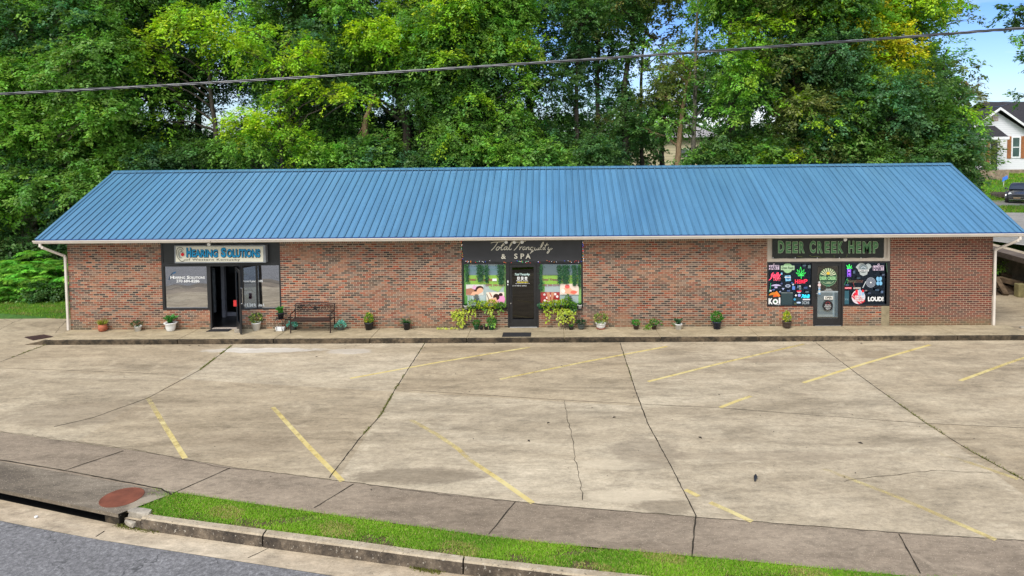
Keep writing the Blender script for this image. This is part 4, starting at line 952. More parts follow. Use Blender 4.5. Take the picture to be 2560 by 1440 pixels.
for t, u0, u1, v0 in (('D', 1945.5, 1960.5, 602), ('E', 1965, 1977, 604), ('E', 1981.5, 1994, 604), ('R', 1998, 2011.5, 604), ('C', 2024, 2038.5, 602), ('R', 2043, 2056.5, 603.5), ('E', 2061.5, 2073, 603.5), ('E', 2077.5, 2090, 603.5), ('K', 2094, 2107.5, 603.5), ('H', 2120.5, 2134.5, 602), ('E', 2139.5, 2151.5, 603.5), ('M', 2156, 2176.5, 603.5), ('P', 2181.5, 2194.5, 603.5)):
    a.text(t, u0, v0, u1, 632.5, PG, .06, grow=.35); 
    a.text(t, u0, v0, u1, 632.5, DG, .035, grow=-.35)
for px in ([(2023, 637), (2030, 642), (2040, 640), (2053, 644)], [(2084, 638), (2085, 643)], [(2117, 635), (2115, 642)], [(1992, 640), (2005, 642)], [(2132, 606), (2140, 612)], [(1995, 608), (2000, 600)]): a.stroke(px, .6, S(110, 120, 60))
for u in (1931.5, 1987, 2042, 2097, 2151, 2208): a.disc(u, 644.5, 1.1, 1.1, WH, n=8)
a.make('lettering', M['paint'], bn)
wR1 = window(R0+.002, dR0, SILL, ZR-.001, M['glass_dark'], wl=.05)
wR2 = window(dR1, R1-.002, SILL, ZR-.001, M['glass_dark'], wl=.05)
mb = MB(); mb.box(fx(2217, 700), R1-.05, -.0025, .0, SILL+.05, ZR-.05); obj('side_post', mb, M['bronze'], bld)
PK, RD, CY_, LG, BLS = S(210, 190, 206), S(225, 40, 70), S(40, 190, 220), S(60, 220, 90), S(120, 180, 215)
a = Art(.045)   # left pane stickers
a.rect(1920, 663, 1948, 674, PK).text('HABIT', 1921, 664, 1947, 673.5, S(40, 36, 60), .03).disc(1934.5, 660, 2, 2, PK)
a.disc(1969, 670, 12, 12.5, S(150, 190, 140)).rect(1952, 664, 1986, 675, S(170, 200, 160)).text('Green Roads', 1954, 666, 1984, 673, S(30, 60, 40), .02, shear=.3)
a.poly([(1962, 689), (1976, 688), (1977, 702), (1964, 703)], BLS).disc(1970, 694, 5, 5, S(70, 110, 150)).rect(1961, 692, 1977, 694, WH)
a.disc(1969.5, 714.5, 6.5, 4, S(170, 180, 200)).disc(1969.5, 714.5, 4.5, 2.4, S(90, 100, 120))
a.disc(1940, 716, 13, 5.5, S(190, 180, 215), 15, 165).disc(1940, 717.5, 9, 3, (.02, .03, .05), 10, 170).rect(1936, 716, 1943, 720, S(190, 180, 215))
a.poly([(1954, 720), (1961, 720), (1957.5, 725)], S(170, 180, 215)).disc(1982, 711, 2.4, 2, S(210, 215, 220)).rect(1980, 715, 1987, 724, S(90, 130, 200))
a.rect(1991, 726, 2003, 729, RD).rect(1993, 729.5, 2001, 731, WH).rect(2022.5, 713, 2026, 717, WH).disc(1999, 715, 2.5, 2.5, S(150, 160, 160)).rect(1997, 718, 2002, 724, S(110, 120, 120))
a.disc(1989, 738, 2.3, 2.3, WH).disc(1997.5, 737.8, 3.8, 3.8, S(150, 160, 225)).disc(1986, 748, 3, 3, S(60, 150, 190))
a.rect(2006, 746.5, 2024, 750, S(200, 200, 205)).text('3CHI', 2004.5, 752.5, 2021.5, 760, S(160, 170, 175), .02).disc(1996, 756, 5.5, 2.2, S(180, 200, 225))
a.disc(1935, 741, 14, 12, (.02, .02, .02), 0, 360).disc(1935, 739, 14, 9, S(196, 120, 40), 25, 175).disc(1940, 740, 8, 5, S(226, 90, 30), 0, 200).poly([(1936, 730), (1941, 727), (1946, 733), (1950, 739), (1945, 742)], S(220, 120, 40))
a.text('K', 1920.5, 745, 1931, 760, WH, .05).ring(1937.5, 753.5, 5, 5, 3.6, WH).disc(1937.5, 753, 3, 2.6, S(50, 90, 60)).text('i', 1945.5, 743, 1950, 758.5, WH, .05).text('CBD', 1938, 759.5, 1950, 761.6, WH, .02)
a.stroke([(1926, 706), (1925, 718), (1922, 730)], .9, S(60, 190, 130))
for (x, y, w_, h_, c_) in ((1951, 681, 4, 5, BLS), (1923, 724, 5, 4, PK), (1930, 722, 6, 3, S(90, 110, 160)), (1947, 727, 4, 3, S(150, 160, 190)), (1966, 724, 8, 4, S(70, 90, 130)), (1976, 705, 5, 3, S(60, 90, 150)), (1992, 713, 3, 6, S(110, 130, 160)), (2008, 716, 9, 5, S(60, 80, 120)), (2012, 727, 8, 4, S(90, 110, 120)), (1950, 706, 5, 4, S(70, 80, 120)), (1984, 756, 6, 4, S(80, 90, 60)), (2018, 662, 7, 8, S(90, 110, 110)), (2005, 661, 9, 4, S(70, 90, 100))): a.rect(x, y, x+w_, y+h_, c_)
sub_split(wR1, 'sticker', a, 'paint')
a = Art(.05); a.rect(1953, 733, 1982, 762, S(44, 62, 66)).rect(1983, 744, 2025, 762, S(36, 52, 60)).rect(1953, 731, 1982, 733, S(120, 130, 130)); sub(wR1, 'inner_shelf', a, 'paint')
a = Art(.045)   # right pane stickers
a.poly([(2139, 668), (2148, 658), (2156, 656), (2164, 662), (2170, 658), (2176, 661), (2179, 667), (2170, 676), (2168, 686), (2158, 690), (2150, 686), (2148, 677)], S(170, 178, 176))
a.disc(2158, 671, 9, 9, S(110, 124, 128)).ring(2158, 671, 10.5, 10.5, 1, S(40, 46, 46)).stroke([(2152, 671), (2158, 667), (2165, 671)], 1.6, S(190, 200, 205)).rect(2146, 674, 2172, 678.5, S(220, 222, 220)).text('CAKE CO', 2148, 675, 2170, 678, BK, .03)
a.rect(2182, 664, 2209, 676, PK).text('HABIT', 2183, 665.5, 2208, 675.5, S(50, 40, 64), .04).disc(2196, 661, 2.6, 2.4, PK).disc(2196, 661, 1.3, 1.2, S(50, 40, 64))
a.disc(2176.5, 706, 12, 12.5, S(150, 156, 164)); 
for r in (10, 7, 4): a.ring(2176.5, 706, r, r, 1.5, S(60, 64, 80))
a.disc(2176.5, 706, 2, 2, WH)
a.disc(2194, 697, 4, 5.5, BLS, rot=-15).disc(2200, 697, 4, 5.5, BLS, rot=15).disc(2194, 708, 4, 5, BLS).disc(2201, 708, 4, 5, BLS).stroke([(2197, 692), (2197, 713)], 1, S(40, 80, 110), False)
a.rect(2110.5, 717.5, 2128.5, 722, RD).text('ELEVATED', 2112, 718.7, 2127, 720.8, WH, .03).rect(2133, 718, 2150.5, 722, S(200, 190, 180)).text('DELTA 8', 2135, 719, 2149, 721.2, BK, .02)
a.disc(2145, 742, 17, 17.5, S(214, 200, 206)).poly([(2130, 737), (2136, 730), (2162, 752), (2154, 758)], S(196, 30, 44)).poly([(2128, 741), (2130, 738), (2152, 758), (2147, 760)], S(196, 60, 70))
for x in (2140.5, 2156): a.rect(x-3, 727, x+3, 744, RD if x < 2150 else S(150, 180, 205)).disc(x, 727, 3, 3.6, S(215, 30, 44))
a.rect(2146, 725, 2151, 745, S(150, 185, 210)).disc(2148.5, 725, 2.6, 2.6, S(150, 185, 210)).rect(2147, 738, 2151.5, 744, S(200, 30, 44)).text('SUPER GOOD', 2136, 738, 2158, 753, WH, .02, slope=0)
a.text('LOUD!', 2168.5, 741, 2207, 752.5, WH, .05); a.rect(2108.5, 726, 2121, 760, S(44, 84, 96)).text('3CHI', 2110, 745, 2119, 750, S(130, 160, 170))
a.stroke([(2115, 697), (2119, 702), (2117, 708)], 1.3, S(90, 170, 90)).text('Hemp', 2118, 698, 2138, 708, S(120, 110, 90), 0, shear=.3).text('time', 2138, 697, 2156, 706, S(110, 80, 70), 0, shear=.3).stroke([(2163, 703), (2155, 719)], 1.6, S(200, 205, 205), False).stroke([(2117, 694), (2109, 712)], .7, S(60, 170, 120), False).stroke([(2131, 705), (2134, 716)], .8, S(180, 70, 60), False).stroke([(2214, 657), (2216, 680)], .8, S(90, 130, 100), False)
for (x, y, w_, h_, c_) in ((2112, 710, 8, 3, S(70, 90, 120)), (2160, 724, 6, 3, S(120, 110, 110)), (2186, 722, 10, 4, S(60, 80, 100)), (2200, 726, 6, 6, S(80, 100, 130)), (2140, 693, 9, 2.5, S(70, 90, 100)), (2168, 730, 7, 4, S(60, 70, 90)), (2203, 684, 6, 4, S(80, 90, 110)), (2130, 676, 6, 7, S(70, 90, 110))): a.rect(x, y, x+w_, y+h_, c_)
sub_split(wR2, 'sticker', a, 'paint')
# neon pieces hanging behind the left and right panes
def neon(fn, name, label):
    a = Art(.04, .003); fn(a); return tag(a.make(name, M['neon']), label, 'neon sign')
def leafn(a, cx=2001.5, cy=688, k=1.0, col=LG):
    for an, ln in ((90, 21), (58, 17), (122, 17), (28, 14), (152, 14), (-8, 8), (188, 8)):
        t = math.radians(an); dx, dy = math.cos(t)*k, -math.sin(t)*k; nx_, ny_ = -dy, dx
        a.stroke([(cx, cy), (cx+dx*ln*.5+nx_*ln*.11, cy+dy*ln*.5+ny_*ln*.11), (cx+dx*ln, cy+dy*ln)], .65*k, col); a.stroke([(cx, cy), (cx+dx*ln*.5-nx_*ln*.11, cy+dy*ln*.5-ny_*ln*.11), (cx+dx*ln, cy+dy*ln)], .65*k, col)
    a.stroke([(cx, cy), (cx+.5, cy+8*k)], 1.1*k, col)
neon(lambda a: leafn(a), 'neon_leaf', 'green neon hemp leaf glowing above the red HEMP neon')
neon(lambda a: a.text('H', 1987.5, 698.5, 1994.5, 709, RD, .01).text('EM', 1996.5, 699, 2008.5, 708.5, RD, .01).text('P', 2010.5, 698, 2018.5, 708, RD, .01), 'neon_word', 'red neon word HEMP in the left window of the right shop')
neon(lambda a: a.text('Jelly', 1925, 681, 1953, 698, S(240, 70, 100), .015, shear=.4).text('TASTY', 1933, 694, 1952, 702, S(240, 90, 110), .0, shear=.25).stroke([(1929, 684), (1927, 696), (1921, 701)], 1.5, S(240, 60, 90)), 'neon_word', 'red script neon word in the upper left pane of the right shop')
neon(lambda a: a.text('7th', 2003, 736, 2017, 745, CY_, .04, shear=.3).text('B', 2017, 736, 2024, 745, CY_, .05, shear=.3), 'neon_word', 'cyan neon script low beside the right shop door')
def pip(a):
    a.stroke([(2116.5, 663), (2120, 669), (2118, 671.5), (2124, 671)], 1.6, LG).stroke([(2123, 660.5), (2122.5, 669)], 2.2, LG).stroke([(2129, 664), (2125, 669.5), (2130, 670)], 1.6, LG)
    a.stroke([(2118.5, 673), (2118.5, 691), (2126.5, 691), (2126.5, 673), (2118.5, 673)], 1.0, S(150, 90, 235), False); a.text('H', 2120.5, 674.5, 2124.5, 680, S(200, 130, 240), .03).text('8', 2120.5, 682, 2124.5, 688.5, S(150, 90, 235), .03)
neon(pip, 'neon_sign', 'green and violet upright neon in the right pane of the right shop')
# right shop door
mb = MB(); mb.box(dR0, dR0+.05, 0, .12, 0, ZR-.001); mb.box(dR1-.05, dR1, 0, .12, 0, ZR-.001); mb.box(dR0+.05, dR1-.05, 0, .12, ZR-.05, ZR-.001); obj('door_frame', mb, M['bronze'], bld)
dd = closed_door(dR0+.055, dR1-.055, ZR-.056, M['glass_door_clear'], .22)
a = Art(.034); a.disc(2070, 693, 22, 22.5, S(58, 92, 70)); 
for k in range(9):
    t0 = 14+k*17.5; t = math.radians(t0); t2 = math.radians(t0+8.5); f_ = lambda r, q: (2070+r*math.cos(q), 691-r*math.sin(q)); a.poly([f_(6, t), f_(21, t), f_(21, t2), f_(6, t2)], S(206, 210, 170))
a.disc(2070, 683, 4, 3.5, S(226, 180, 50)); a.rect(2048, 689.5, 2092, 700.5, S(36, 58, 50)).text('DEER CREEK', 2049.5, 691, 2090.5, 699.5, S(150, 200, 140), .04); a.stroke([(2056, 704), (2063, 708), (2077, 708), (2084, 703)], 1, S(170, 190, 150)).text('HEMP', 2066, 704, 2076, 707.5, S(170, 190, 150), .02).ring(2070, 693, 21.5, 22, .8, S(130, 160, 120))
a.rect(2059.5, 740, 2082, 748.5, S(222, 220, 210)).text('OPEN', 2062, 741, 2080, 747.5, (.04, .04, .03), .04)
a.disc(2069, 764, 13, 13, (.014, .013, .014)).ring(2069, 758, 5, 3.5, .7, S(170, 60, 70)).text('DOODLE', 2062, 761, 2076, 763.5, WH, .01).text('MOBILE RX', 2060.5, 765, 2077, 767.5, WH, .01).text('SERVICE', 2063, 769, 2075, 771.5, WH, .01).text('OPEN', 2065, 773, 2073, 774.6, WH)
a.disc(2047.5, 712, 4, 4.5, S(214, 190, 186)).poly([(2043, 705), (2049, 703), (2050, 707)], WH)
for k in range(5): a.rect(2044.8, 718+k*3.6, 2050, 721+k*3.6, (S(200, 210, 220), S(120, 170, 210), S(210, 210, 190))[k % 3])
a.disc(2041.5, 733, 2, 2, WH).text('HOURS', 2064, 721, 2077, 723.5, S(200, 210, 205), .02).rect(2060, 724.5, 2080, 725.3, WH).ring(2069, 717, 3.4, 3.4, .9, S(70, 160, 130), 10, 190)
sub_split(dd, 'sticker', a, 'paint')
a = Art(.056); a.rect(2043, 730, 2098, 800, S(132, 146, 150)).rect(2043, 727.5, 2098, 731, S(214, 222, 224)).rect(2087, 731, 2098, 790, S(90, 112, 124)).rect(2081.5, 731, 2085.5, 792, S(160, 178, 184)).rect(2043, 792, 2098, 801, S(60, 58, 52)).rect(2044, 786, 2082, 792, S(170, 176, 172)); a.make('inner_panel', M['paint'], dd)
mb = MB(); mb.box(dR0+.06, dR1-.06, -.02, .015, 0, .018); obj('threshold', mb, plain('metal_threshold_right', (.12, .12, .12), .5), bld)
h = MB(); h.tube([(dR0+.1, .02, .95), (dR0+.1, -.05, .96), (dR0+.1, -.05, 1.4), (dR0+.1, .02, 1.41)], .012, 8); obj('handle', h, M['black'], dd)

# lamps under the eave
def floodlight(u, v, label, n=2):
    p = at(u, v, 1, -.12); t = thing('floodlight', label, 'floodlight', (p[0], p[1], 2.98), 'small security lights under the eave')
    mb = MB(); mb.lathe([(.05, -.02), (.05, 0)], (p[0], p[1], 2.985), 14); obj('base', mb, M['white'], t)
    for k in range(n):
        s_ = (-1, 1)[k % 2] if n > 1 else 0; mb = MB(); a = Vector((p[0]+s_*.02, p[1], 2.96)); b_ = a+Vector((s_*.09, -.10, -.05)); c_ = b_+Vector((s_*.02, -.07, -.035))
        mb.tube([a, a.lerp(b_, .5), b_, c_], [.016, .022, .04, .058], 12); obj('lamp_head', mb, M['white'], t)
floodlight(1296, 604, 'white twin head security light above the cursive banner', 2)
floodlight(1266, 604, 'white single head security light left of the twin light over the banner', 1)
floodlight(528, 607, 'white single head security light above the left sign box', 1)
floodlight(2108, 594, 'small white light above the green lettered banner', 1)
# ------------------------------------------------------------------ leaves
def leaf_mesh(name, P, A, Nn, ln, wd, colr, fold=0.0):
    """P base points, A leaf axes, Nn normals (n,3); ln, wd (n,); colr (n,3)"""
    n = len(P); A = A/np.linalg.norm(A, axis=1, keepdims=True)
    Sd = np.cross(A, Nn); Sd /= (np.linalg.norm(Sd, axis=1, keepdims=True)+1e-9)
    l = ln[:, None]; w_ = wd[:, None]; up = np.cross(Sd, A)
    V = np.empty((n, 4, 3), np.float32)
    V[:, 0] = P; V[:, 1] = P+A*l*0.42+Sd*w_*.5+up*w_*fold; V[:, 2] = P+A*l-up*w_*fold*.6; V[:, 3] = P+A*l*0.42-Sd*w_*.5+up*w_*fold
    me = bpy.data.meshes.new(name); me.vertices.add(4*n); me.loops.add(4*n); me.polygons.add(n)
    me.vertices.foreach_set('co', V.reshape(-1)); me.loops.foreach_set('vertex_index', np.arange(4*n, dtype=np.int32))
    me.polygons.foreach_set('loop_start', np.arange(0, 4*n, 4, dtype=np.int32)); me.polygons.foreach_set('loop_total', np.full(n, 4, np.int32))
    a = me.attributes.new('Col', 'FLOAT_COLOR', 'POINT'); C = np.ones((n, 4, 4), np.float32); C[:, :, :3] = colr[:, None, :]; a.data.foreach_set('color', C.reshape(-1))
    me.update(calc_edges=True); return me
def unit(v): return v/(np.linalg.norm(v, axis=-1, keepdims=True)+1e-9)

DK = 9.0
def crown_data(clumps, leaf=0.14, per=24, dens=1.0, rng=None, droop=0.35, spray=0.62):
    """clumps: (center, radii, colour, weight).  Each clump is a cloud of drooping sprays of leaves."""
    Ps, As, Ns, Ls, Ws, Cs = [], [], [], [], [], []
    for c, r, col, wt in clumps:
        c = np.array(c, float); r = np.array(r, float); area = (r[0]*r[2]+r[0]*r[1]+r[1]*r[2])*4.2
        m = max(6, int(area*DK*dens*wt)); m2 = m*per
        d = unit(rng.normal(size=(m, 3))); d[:, 2] = d[:, 2]*0.8+0.18; d = unit(d)
        rad = rng.uniform(.50, 1.03, (m, 1))**.8
        lump = 1+.22*np.sin(d[:, :1]*5+c[0])*np.cos(d[:, 2:3]*6+c[2]*2)
        o = c+d*r*rad*lump
        ax = unit(d*np.array([1, 1, .55])+rng.normal(size=(m, 3))*.45+np.array([0, 0, .1]))
        Lg = rng.uniform(.6, 1.25, (m, 1))*spray
        cs = np.array(col)*rng.uniform(.62, 1.35, (m, 1))*(1+rng.normal(size=(m, 3))*np.array([.13, .05, .10]))
        t = rng.uniform(0, 1, (m, per, 1)); base = o[:, None]; axr = ax[:, None]
        side = unit(np.cross(ax, np.array([0, 0, 1.]))+1e-6)[:, None]
        sg = rng.choice([-1., 1.], (m, per, 1)); P = base+axr*t*Lg[:, None]-np.array([0, 0, 1.])*(t**2)*Lg[:, None]*droop+side*sg*.04+rng.normal(size=(m, per, 3))*.055
        A = axr*.75+side*sg*rng.uniform(.3, 1.1, (m, per, 1))+rng.normal(size=(m, per, 3))*.3-np.array([0, 0, .35])
        Nn = np.array([0, 0, 1.])*.9+d[:, None]*.55+rng.normal(size=(m, per, 3))*.42
        L_ = leaf*rng.uniform(.65, 1.25, (m, per)); Cc = cs[:, None]*rng.uniform(.8, 1.2, (m, per, 1))
        Ps.append(P.reshape(-1, 3)); As.append(A.reshape(-1, 3)); Ns.append(Nn.reshape(-1, 3)); Ls.append(L_.ravel()); Ws.append(L_.ravel()*.56); Cs.append(np.clip(Cc.reshape(-1, 3), .004, .8))
    return [np.concatenate(q) for q in (Ps, As, unit(np.concatenate(Ns)), Ls, Ws, Cs)] if False else [np.concatenate(Ps), np.concatenate(As), unit(np.concatenate(Ns)), np.concatenate(Ls), np.concatenate(Ws), np.concatenate(Cs)]

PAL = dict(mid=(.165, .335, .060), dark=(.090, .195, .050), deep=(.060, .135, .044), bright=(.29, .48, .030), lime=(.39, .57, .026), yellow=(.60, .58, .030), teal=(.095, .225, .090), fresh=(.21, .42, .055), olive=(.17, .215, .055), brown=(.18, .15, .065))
NL = 0
def limb(mb, a, b, r0, r1, n=7, seed=0, sag=.1):
    rr = random.Random(seed); a = Vector(a); b = Vector(b); L_ = (b-a).length; pts = []; R = []
    for i in range(n+1):
        t = i/n; p = a.lerp(b, t)+Vector((rr.uniform(-1, 1), rr.uniform(-1, 1), rr.uniform(-.4, .4)))*L_*.03*(0 if i in (0, n) else 1); p.z += L_*sag*math.sin(t*math.pi)
        pts.append(p); R.append(r0+(r1-r0)*t)
    mb.tube(pts, R, 8 if r0 > .08 else 5)
def tree(label, u, Y, clumps, tr=.2, trunk=(), barkm='bark', leaf=.14, dens=1.0, group='trees of the wood behind the building', name='tree', seed=0, cat='tree', ivy=None, topz=None, droop=.35, spray=.62):
    """u = column of the trunk foot in the survey photo, Y = its distance behind the shop front; clumps = (u, v, half width, half height, palette, weight[, dY])"""
    global NL
    rng = np.random.default_rng(100+seed); rr = random.Random(seed)
    x = float(at(u, 400, 1, Y)[0]); z0 = float(hterr(x, Y))-.15
    root = thing(name, label, cat, (x, Y, z0), group)
    cl = []
    for q in clumps:
        uu, vv, ru, rv, pal, wt = q[:6]; dY = q[6] if len(q) > 6 else rr.uniform(-1.2, 1.2)
        p = at(uu, vv, 1, Y+dY); k = (p[1]-CAM[1])/F; rx, rz = ru*k, rv*k
        cl.append((p, (rx, min(max(rx, rz)*.85, 2.6), rz), PAL[pal], wt))
    if trunk: path = [at(a, b, 1, Y+(q[0] if q else 0)) for a, b, *q in trunk]
    else:
        ztop = max(c[0][2] for c in cl)-.5; xt = x+rr.uniform(-.6, .6); path = [(x+(xt-x)*t+.15*math.sin(t*7+seed), Y+.15*math.cos(t*5+seed), z0+(ztop-z0)*t) for t in np.linspace(0.15, 1, 7)]
    path = [Vector((path[0][0], path[0][1], z0))]+[Vector([float(a) for a in p]) for p in path]
    mb = MB(); R = [tr*(1.25 if i == 0 else 1-.72*(i/(len(path)-1))) for i in range(len(path))]
    # subdivide the trunk
    PP = []; RR = []
    for i in range(len(path)-1):
        for k in range(4): t = k/4; PP.append(path[i].lerp(path[i+1], t)+Vector((rr.uniform(-1, 1), rr.uniform(-1, 1), 0))*tr*.12); RR.append(R[i]+(R[i+1]-R[i])*t)
    PP.append(path[-1]); RR.append(R[-1]); mb.tube(PP, RR, 10, rough=.06)
    for i, (c, r, _, _) in enumerate(cl):
        c = Vector([float(q) for q in c]); j = min(range(len(PP)), key=lambda k: abs((PP[k].z)-(c.z-(c-PP[k]).length*.45))+.15*(c-PP[k]).length)
        limb(mb, PP[j], c, min(RR[j]*.6, .03+.022*(c-PP[j]).length), .012, seed=i+seed*7)
        for k in range(3):
            e = c+Vector((rr.uniform(-1, 1)*r[0], rr.uniform(-1, 1)*r[1], rr.uniform(-.6, 1)*r[2]))*.85; limb(mb, PP[j].lerp(c, .6), e, .022, .006, 4, seed=i*5+k)
    obj('trunk', mb, M[barkm], root, smooth=True)
    if ivy:
        icl = []
        for t in np.linspace(0, 1, ivy[1]):
            k = min(len(PP)-1, int(t*(len(PP)-1))); p = PP[k]; q = ivy[2]*rr.uniform(.7, 1.35); icl.append(((p.x+rr.uniform(-.15, .15), p.y-.05, p.z), (q*.8, q*.8, q*1.3), PAL[ivy[0]], 1.1))
        d = crown_data(icl, .15, 18, 1.5, rng, .6, .35)
        me = leaf_mesh('ivy', *d, fold=.12); o = obj('ivy', me, M['leaf'], root); NL += len(d[0])
    if cl:
        d = crown_data(cl, leaf, 24, dens, rng, droop, spray); me = leaf_mesh('crown', *d, fold=.12); obj('crown', me, M['leaf'], root); NL += len(d[0])
    return root

def rclumps(u0, u1, v0, v1, n, r, pals, seed, w=1.0, gaps=(), dY=1.6):
    rr = random.Random(seed); out = []
    tries = 0; n = int(n*1.45)
    while len(out) < n and tries < n*20:
        tries += 1; u = rr.uniform(u0, u1); v = rr.uniform(v0, v1)
        if any(((u-g[0])/(g[2]+r*.7))**2+((v-g[1])/(g[3]+r*.6))**2 < 1 for g in gaps): continue
        if any(((u-o[0])/(r*.72))**2+((v-o[1])/(r*.6))**2 < 1 for o in out): continue
        q = r*rr.uniform(.8, 1.4); out.append((u, v, q*1.2, q*.9, rr.choice(pals), w, rr.uniform(-dY, dY)))
    return out
GAPS = [(1665, 85, 60, 50), (1120, 20, 8, 8), (1345, 85, 14, 26), (1400, 150, 12, 16), (1530, 190, 14, 18), (1560, 150, 10, 12), (880, 50, 10, 14), (640, 10, 24, 10), (350, 265, 36, 24), (560, 270, 36, 30), (1620, 205, 40, 22), (1690, 395, 60, 26), (1940, 80, 14, 12), (2160, 340, 16, 24), (1730, 270, 16, 20), (1480, 225, 14, 10), (1310, 160, 14, 14)]
G = GAPS
# --- left maple and neighbours
MAPLE = tree('large mid green maple filling the left edge, its trunk foot beside the blue roof corner', 78, 9.0,
     rclumps(-140, 270, -120, 520, 46, 58, ['mid', 'mid', 'fresh', 'mid', 'teal'], 1, 1.0)+[(235, 300, 50, 45, 'fresh', 1.0, -1.5), (240, 470, 40, 40, 'mid', 1, -1), (60, 470, 60, 50, 'mid', 1, -1.8), (30, 560, 60, 40, 'dark', .9, 0), (150, 550, 50, 50, 'dark', .9, 1.2)],
     tr=.42, trunk=[(82, 640), (70, 560), (60, 400), (75, 200), (90, 40), (95, -80)], leaf=.15, seed=1, barkm='bark_pale')
tree('dark ivy smothered tree between the left maple and the feathery tree', 330, 12.0,
     rclumps(210, 440, -80, 240, 20, 44, ['dark', 'teal', 'dark', 'deep'], 2, 1.0, G)+rclumps(230, 470, 340, 430, 8, 36, ['dark', 'mid', 'teal'], 22, 1.0), tr=.3, seed=2)
tree('feathery tree with long yellow green drooping fronds left of centre', 540, 10.2,
     [(335, 100, 48, 22, 'bright', .9, -1), (300, 150, 40, 20, 'fresh', .9, -1), (370, 150, 40, 20, 'bright', .9, -1), (480, 40, 55, 24, 'bright', 1, -1), (430, 70, 40, 16, 'lime', .8, -1.2), (520, 60, 45, 26, 'lime', .8, -1), (560, 90, 45, 30, 'bright', 1, -1), (590, 120, 40, 26, 'bright', 1, -.8), (500, 110, 40, 36, 'dark', 1, .3), (460, 150, 40, 30, 'dark', 1, .6), (600, 30, 50, 36, 'fresh', .9, .5), (440, 20, 40, 26, 'mid', 1, .5), (380, 205, 30, 14, 'fresh', .7, -1), (560, 170, 40, 24, 'mid', 1, .4), (420, 250, 18, 34, 'fresh', .7, -.8), (415, 305, 18, 26, 'bright', .6, -.8)],
     tr=.13, trunk=[(540, 330), (528, 250), (522, 170), (510, 90), (500, 30)], leaf=.16, seed=3, droop=.8, spray=.85)
tree('thin dark tree with crossing bare limbs in front of the bright gap left of centre', 455, 13.0,
     rclumps(250, 620, 150, 240, 9, 34, ['deep', 'dark'], 4, .8, G)+rclumps(250, 480, 330, 420, 9, 34, ['mid', 'teal', 'dark'], 41, 1.0)+[(470, -60, 80, 50, 'dark', 1), (560, -80, 80, 50, 'dark', 1), (350, 250, 50, 34, 'dark', .55), (560, 270, 60, 44, 'dark', .55), (450, 270, 60, 40, 'mid', .4), (470, 250, 60, 50, 'deep', .45), (400, 300, 50, 26, 'mid', .4), (540, 220, 60, 30, 'dark', .5), (360, 300, 50, 26, 'dark', .45)],
     tr=.17, trunk=[(458, 350), (450, 280), (470, 215), (500, 150), (510, 60)], seed=4, ivy=('deep', 7, .3))
tree('forked dark trunk tree right of the bright gap left of centre', 500, 14.5,
     rclumps(380, 640, -60, 60, 8, 44, ['mid', 'dark'], 5, 1.0, G)+rclumps(470, 640, 330, 425, 7, 32, ['dark', 'mid'], 51, .9), tr=.2, trunk=[(495, 340), (497, 260), (512, 200), (530, 120), (545, 20)], seed=5)
# --- centre left, yellow green boughs
tree('small yellow green tree with bright arching boughs behind the left part of the roof', 700, 8.6,
     [(635, 300, 62, 26, 'lime', 1, -1), (600, 320, 36, 24, 'lime', .9, -1), (680, 320, 50, 26, 'bright', 1, -.8), (735, 345, 40, 26, 'bright', 1, -1), (640, 360, 60, 30, 'fresh', 1, -.5), (600, 395, 50, 24, 'mid', 1), (700, 395, 50, 24, 'mid', 1), (752, 395, 26, 20, 'bright', 1, -1), (720, 220, 32, 20, 'bright', .9, -.6), (775, 215, 34, 20, 'lime', .9, -.8), (840, 235, 42, 16, 'lime', .9, -1), (885, 248, 32, 14, 'lime', .8, -1), (700, 260, 40, 22, 'fresh', 1), (740, 145, 36, 24, 'lime', 1, -.8), (775, 130, 26, 26, 'lime', 1, -.8), (760, 175, 34, 18, 'bright', .9, -.8), (700, 165, 24, 20, 'lime', .8, -.8), (640, 90, 36, 36, 'bright', .9), (615, 130, 30, 36, 'bright', .9), (650, 180, 40, 26, 'fresh', 1), (735, 95, 26, 18, 'bright', .8)],
     tr=.12, leaf=.14, seed=6, droop=.5)
tree('tall deep green tree standing behind the yellow green boughs', 740, 12.0, rclumps(620, 880, -90, 330, 30, 44, ['dark', 'dark', 'teal', 'mid', 'fresh'], 7, 1.0, G), tr=.3, seed=7)
tree('mid green broad tree with bright tops in the middle left of the wood', 970, 11.0,
     rclumps(820, 1130, -90, 240, 26, 44, ['mid', 'dark', 'fresh', 'mid'], 8, 1.0, G)+[(935, 75, 50, 22, 'lime', 1, -2), (985, 80, 46, 20, 'lime', 1, -2), (1035, 90, 40, 22, 'bright', 1, -2), (900, 100, 30, 22, 'bright', 1, -1.8), (960, 120, 70, 20, 'bright', .9, -1.8), (1040, 140, 40, 14, 'bright', .9, -2), (1010, 10, 46, 22, 'bright', .9, -1.5), (880, 20, 36, 26, 'fresh', .9, -1.5)],
     tr=.28, trunk=[(1015, 400), (1020, 330), (1003, 265), (985, 190), (975, 60)], seed=8, droop=.45)
tree('pale broken trunk leaning in the dark hollow left of the middle', 912, 9.5, [(900, 330, 34, 22, 'mid', .8), (960, 335, 26, 16, 'mid', .7), (885, 375, 44, 26, 'mid', 1)], tr=.16, trunk=[(912, 310), (918, 285), (930, 255), (938, 235)], barkm='bark_tan', seed=9)
tree('crooked dark trunk tree in the black hollow behind the roof', 1060, 10.5, rclumps(1080, 1180, 230, 400, 8, 36, ['mid', 'fresh', 'dark'], 91, 1.0)+[(1110, 380, 40, 30, 'mid', 1)], tr=.16, trunk=[(1066, 400), (1056, 350), (1048, 300), (1040, 270)], seed=10)
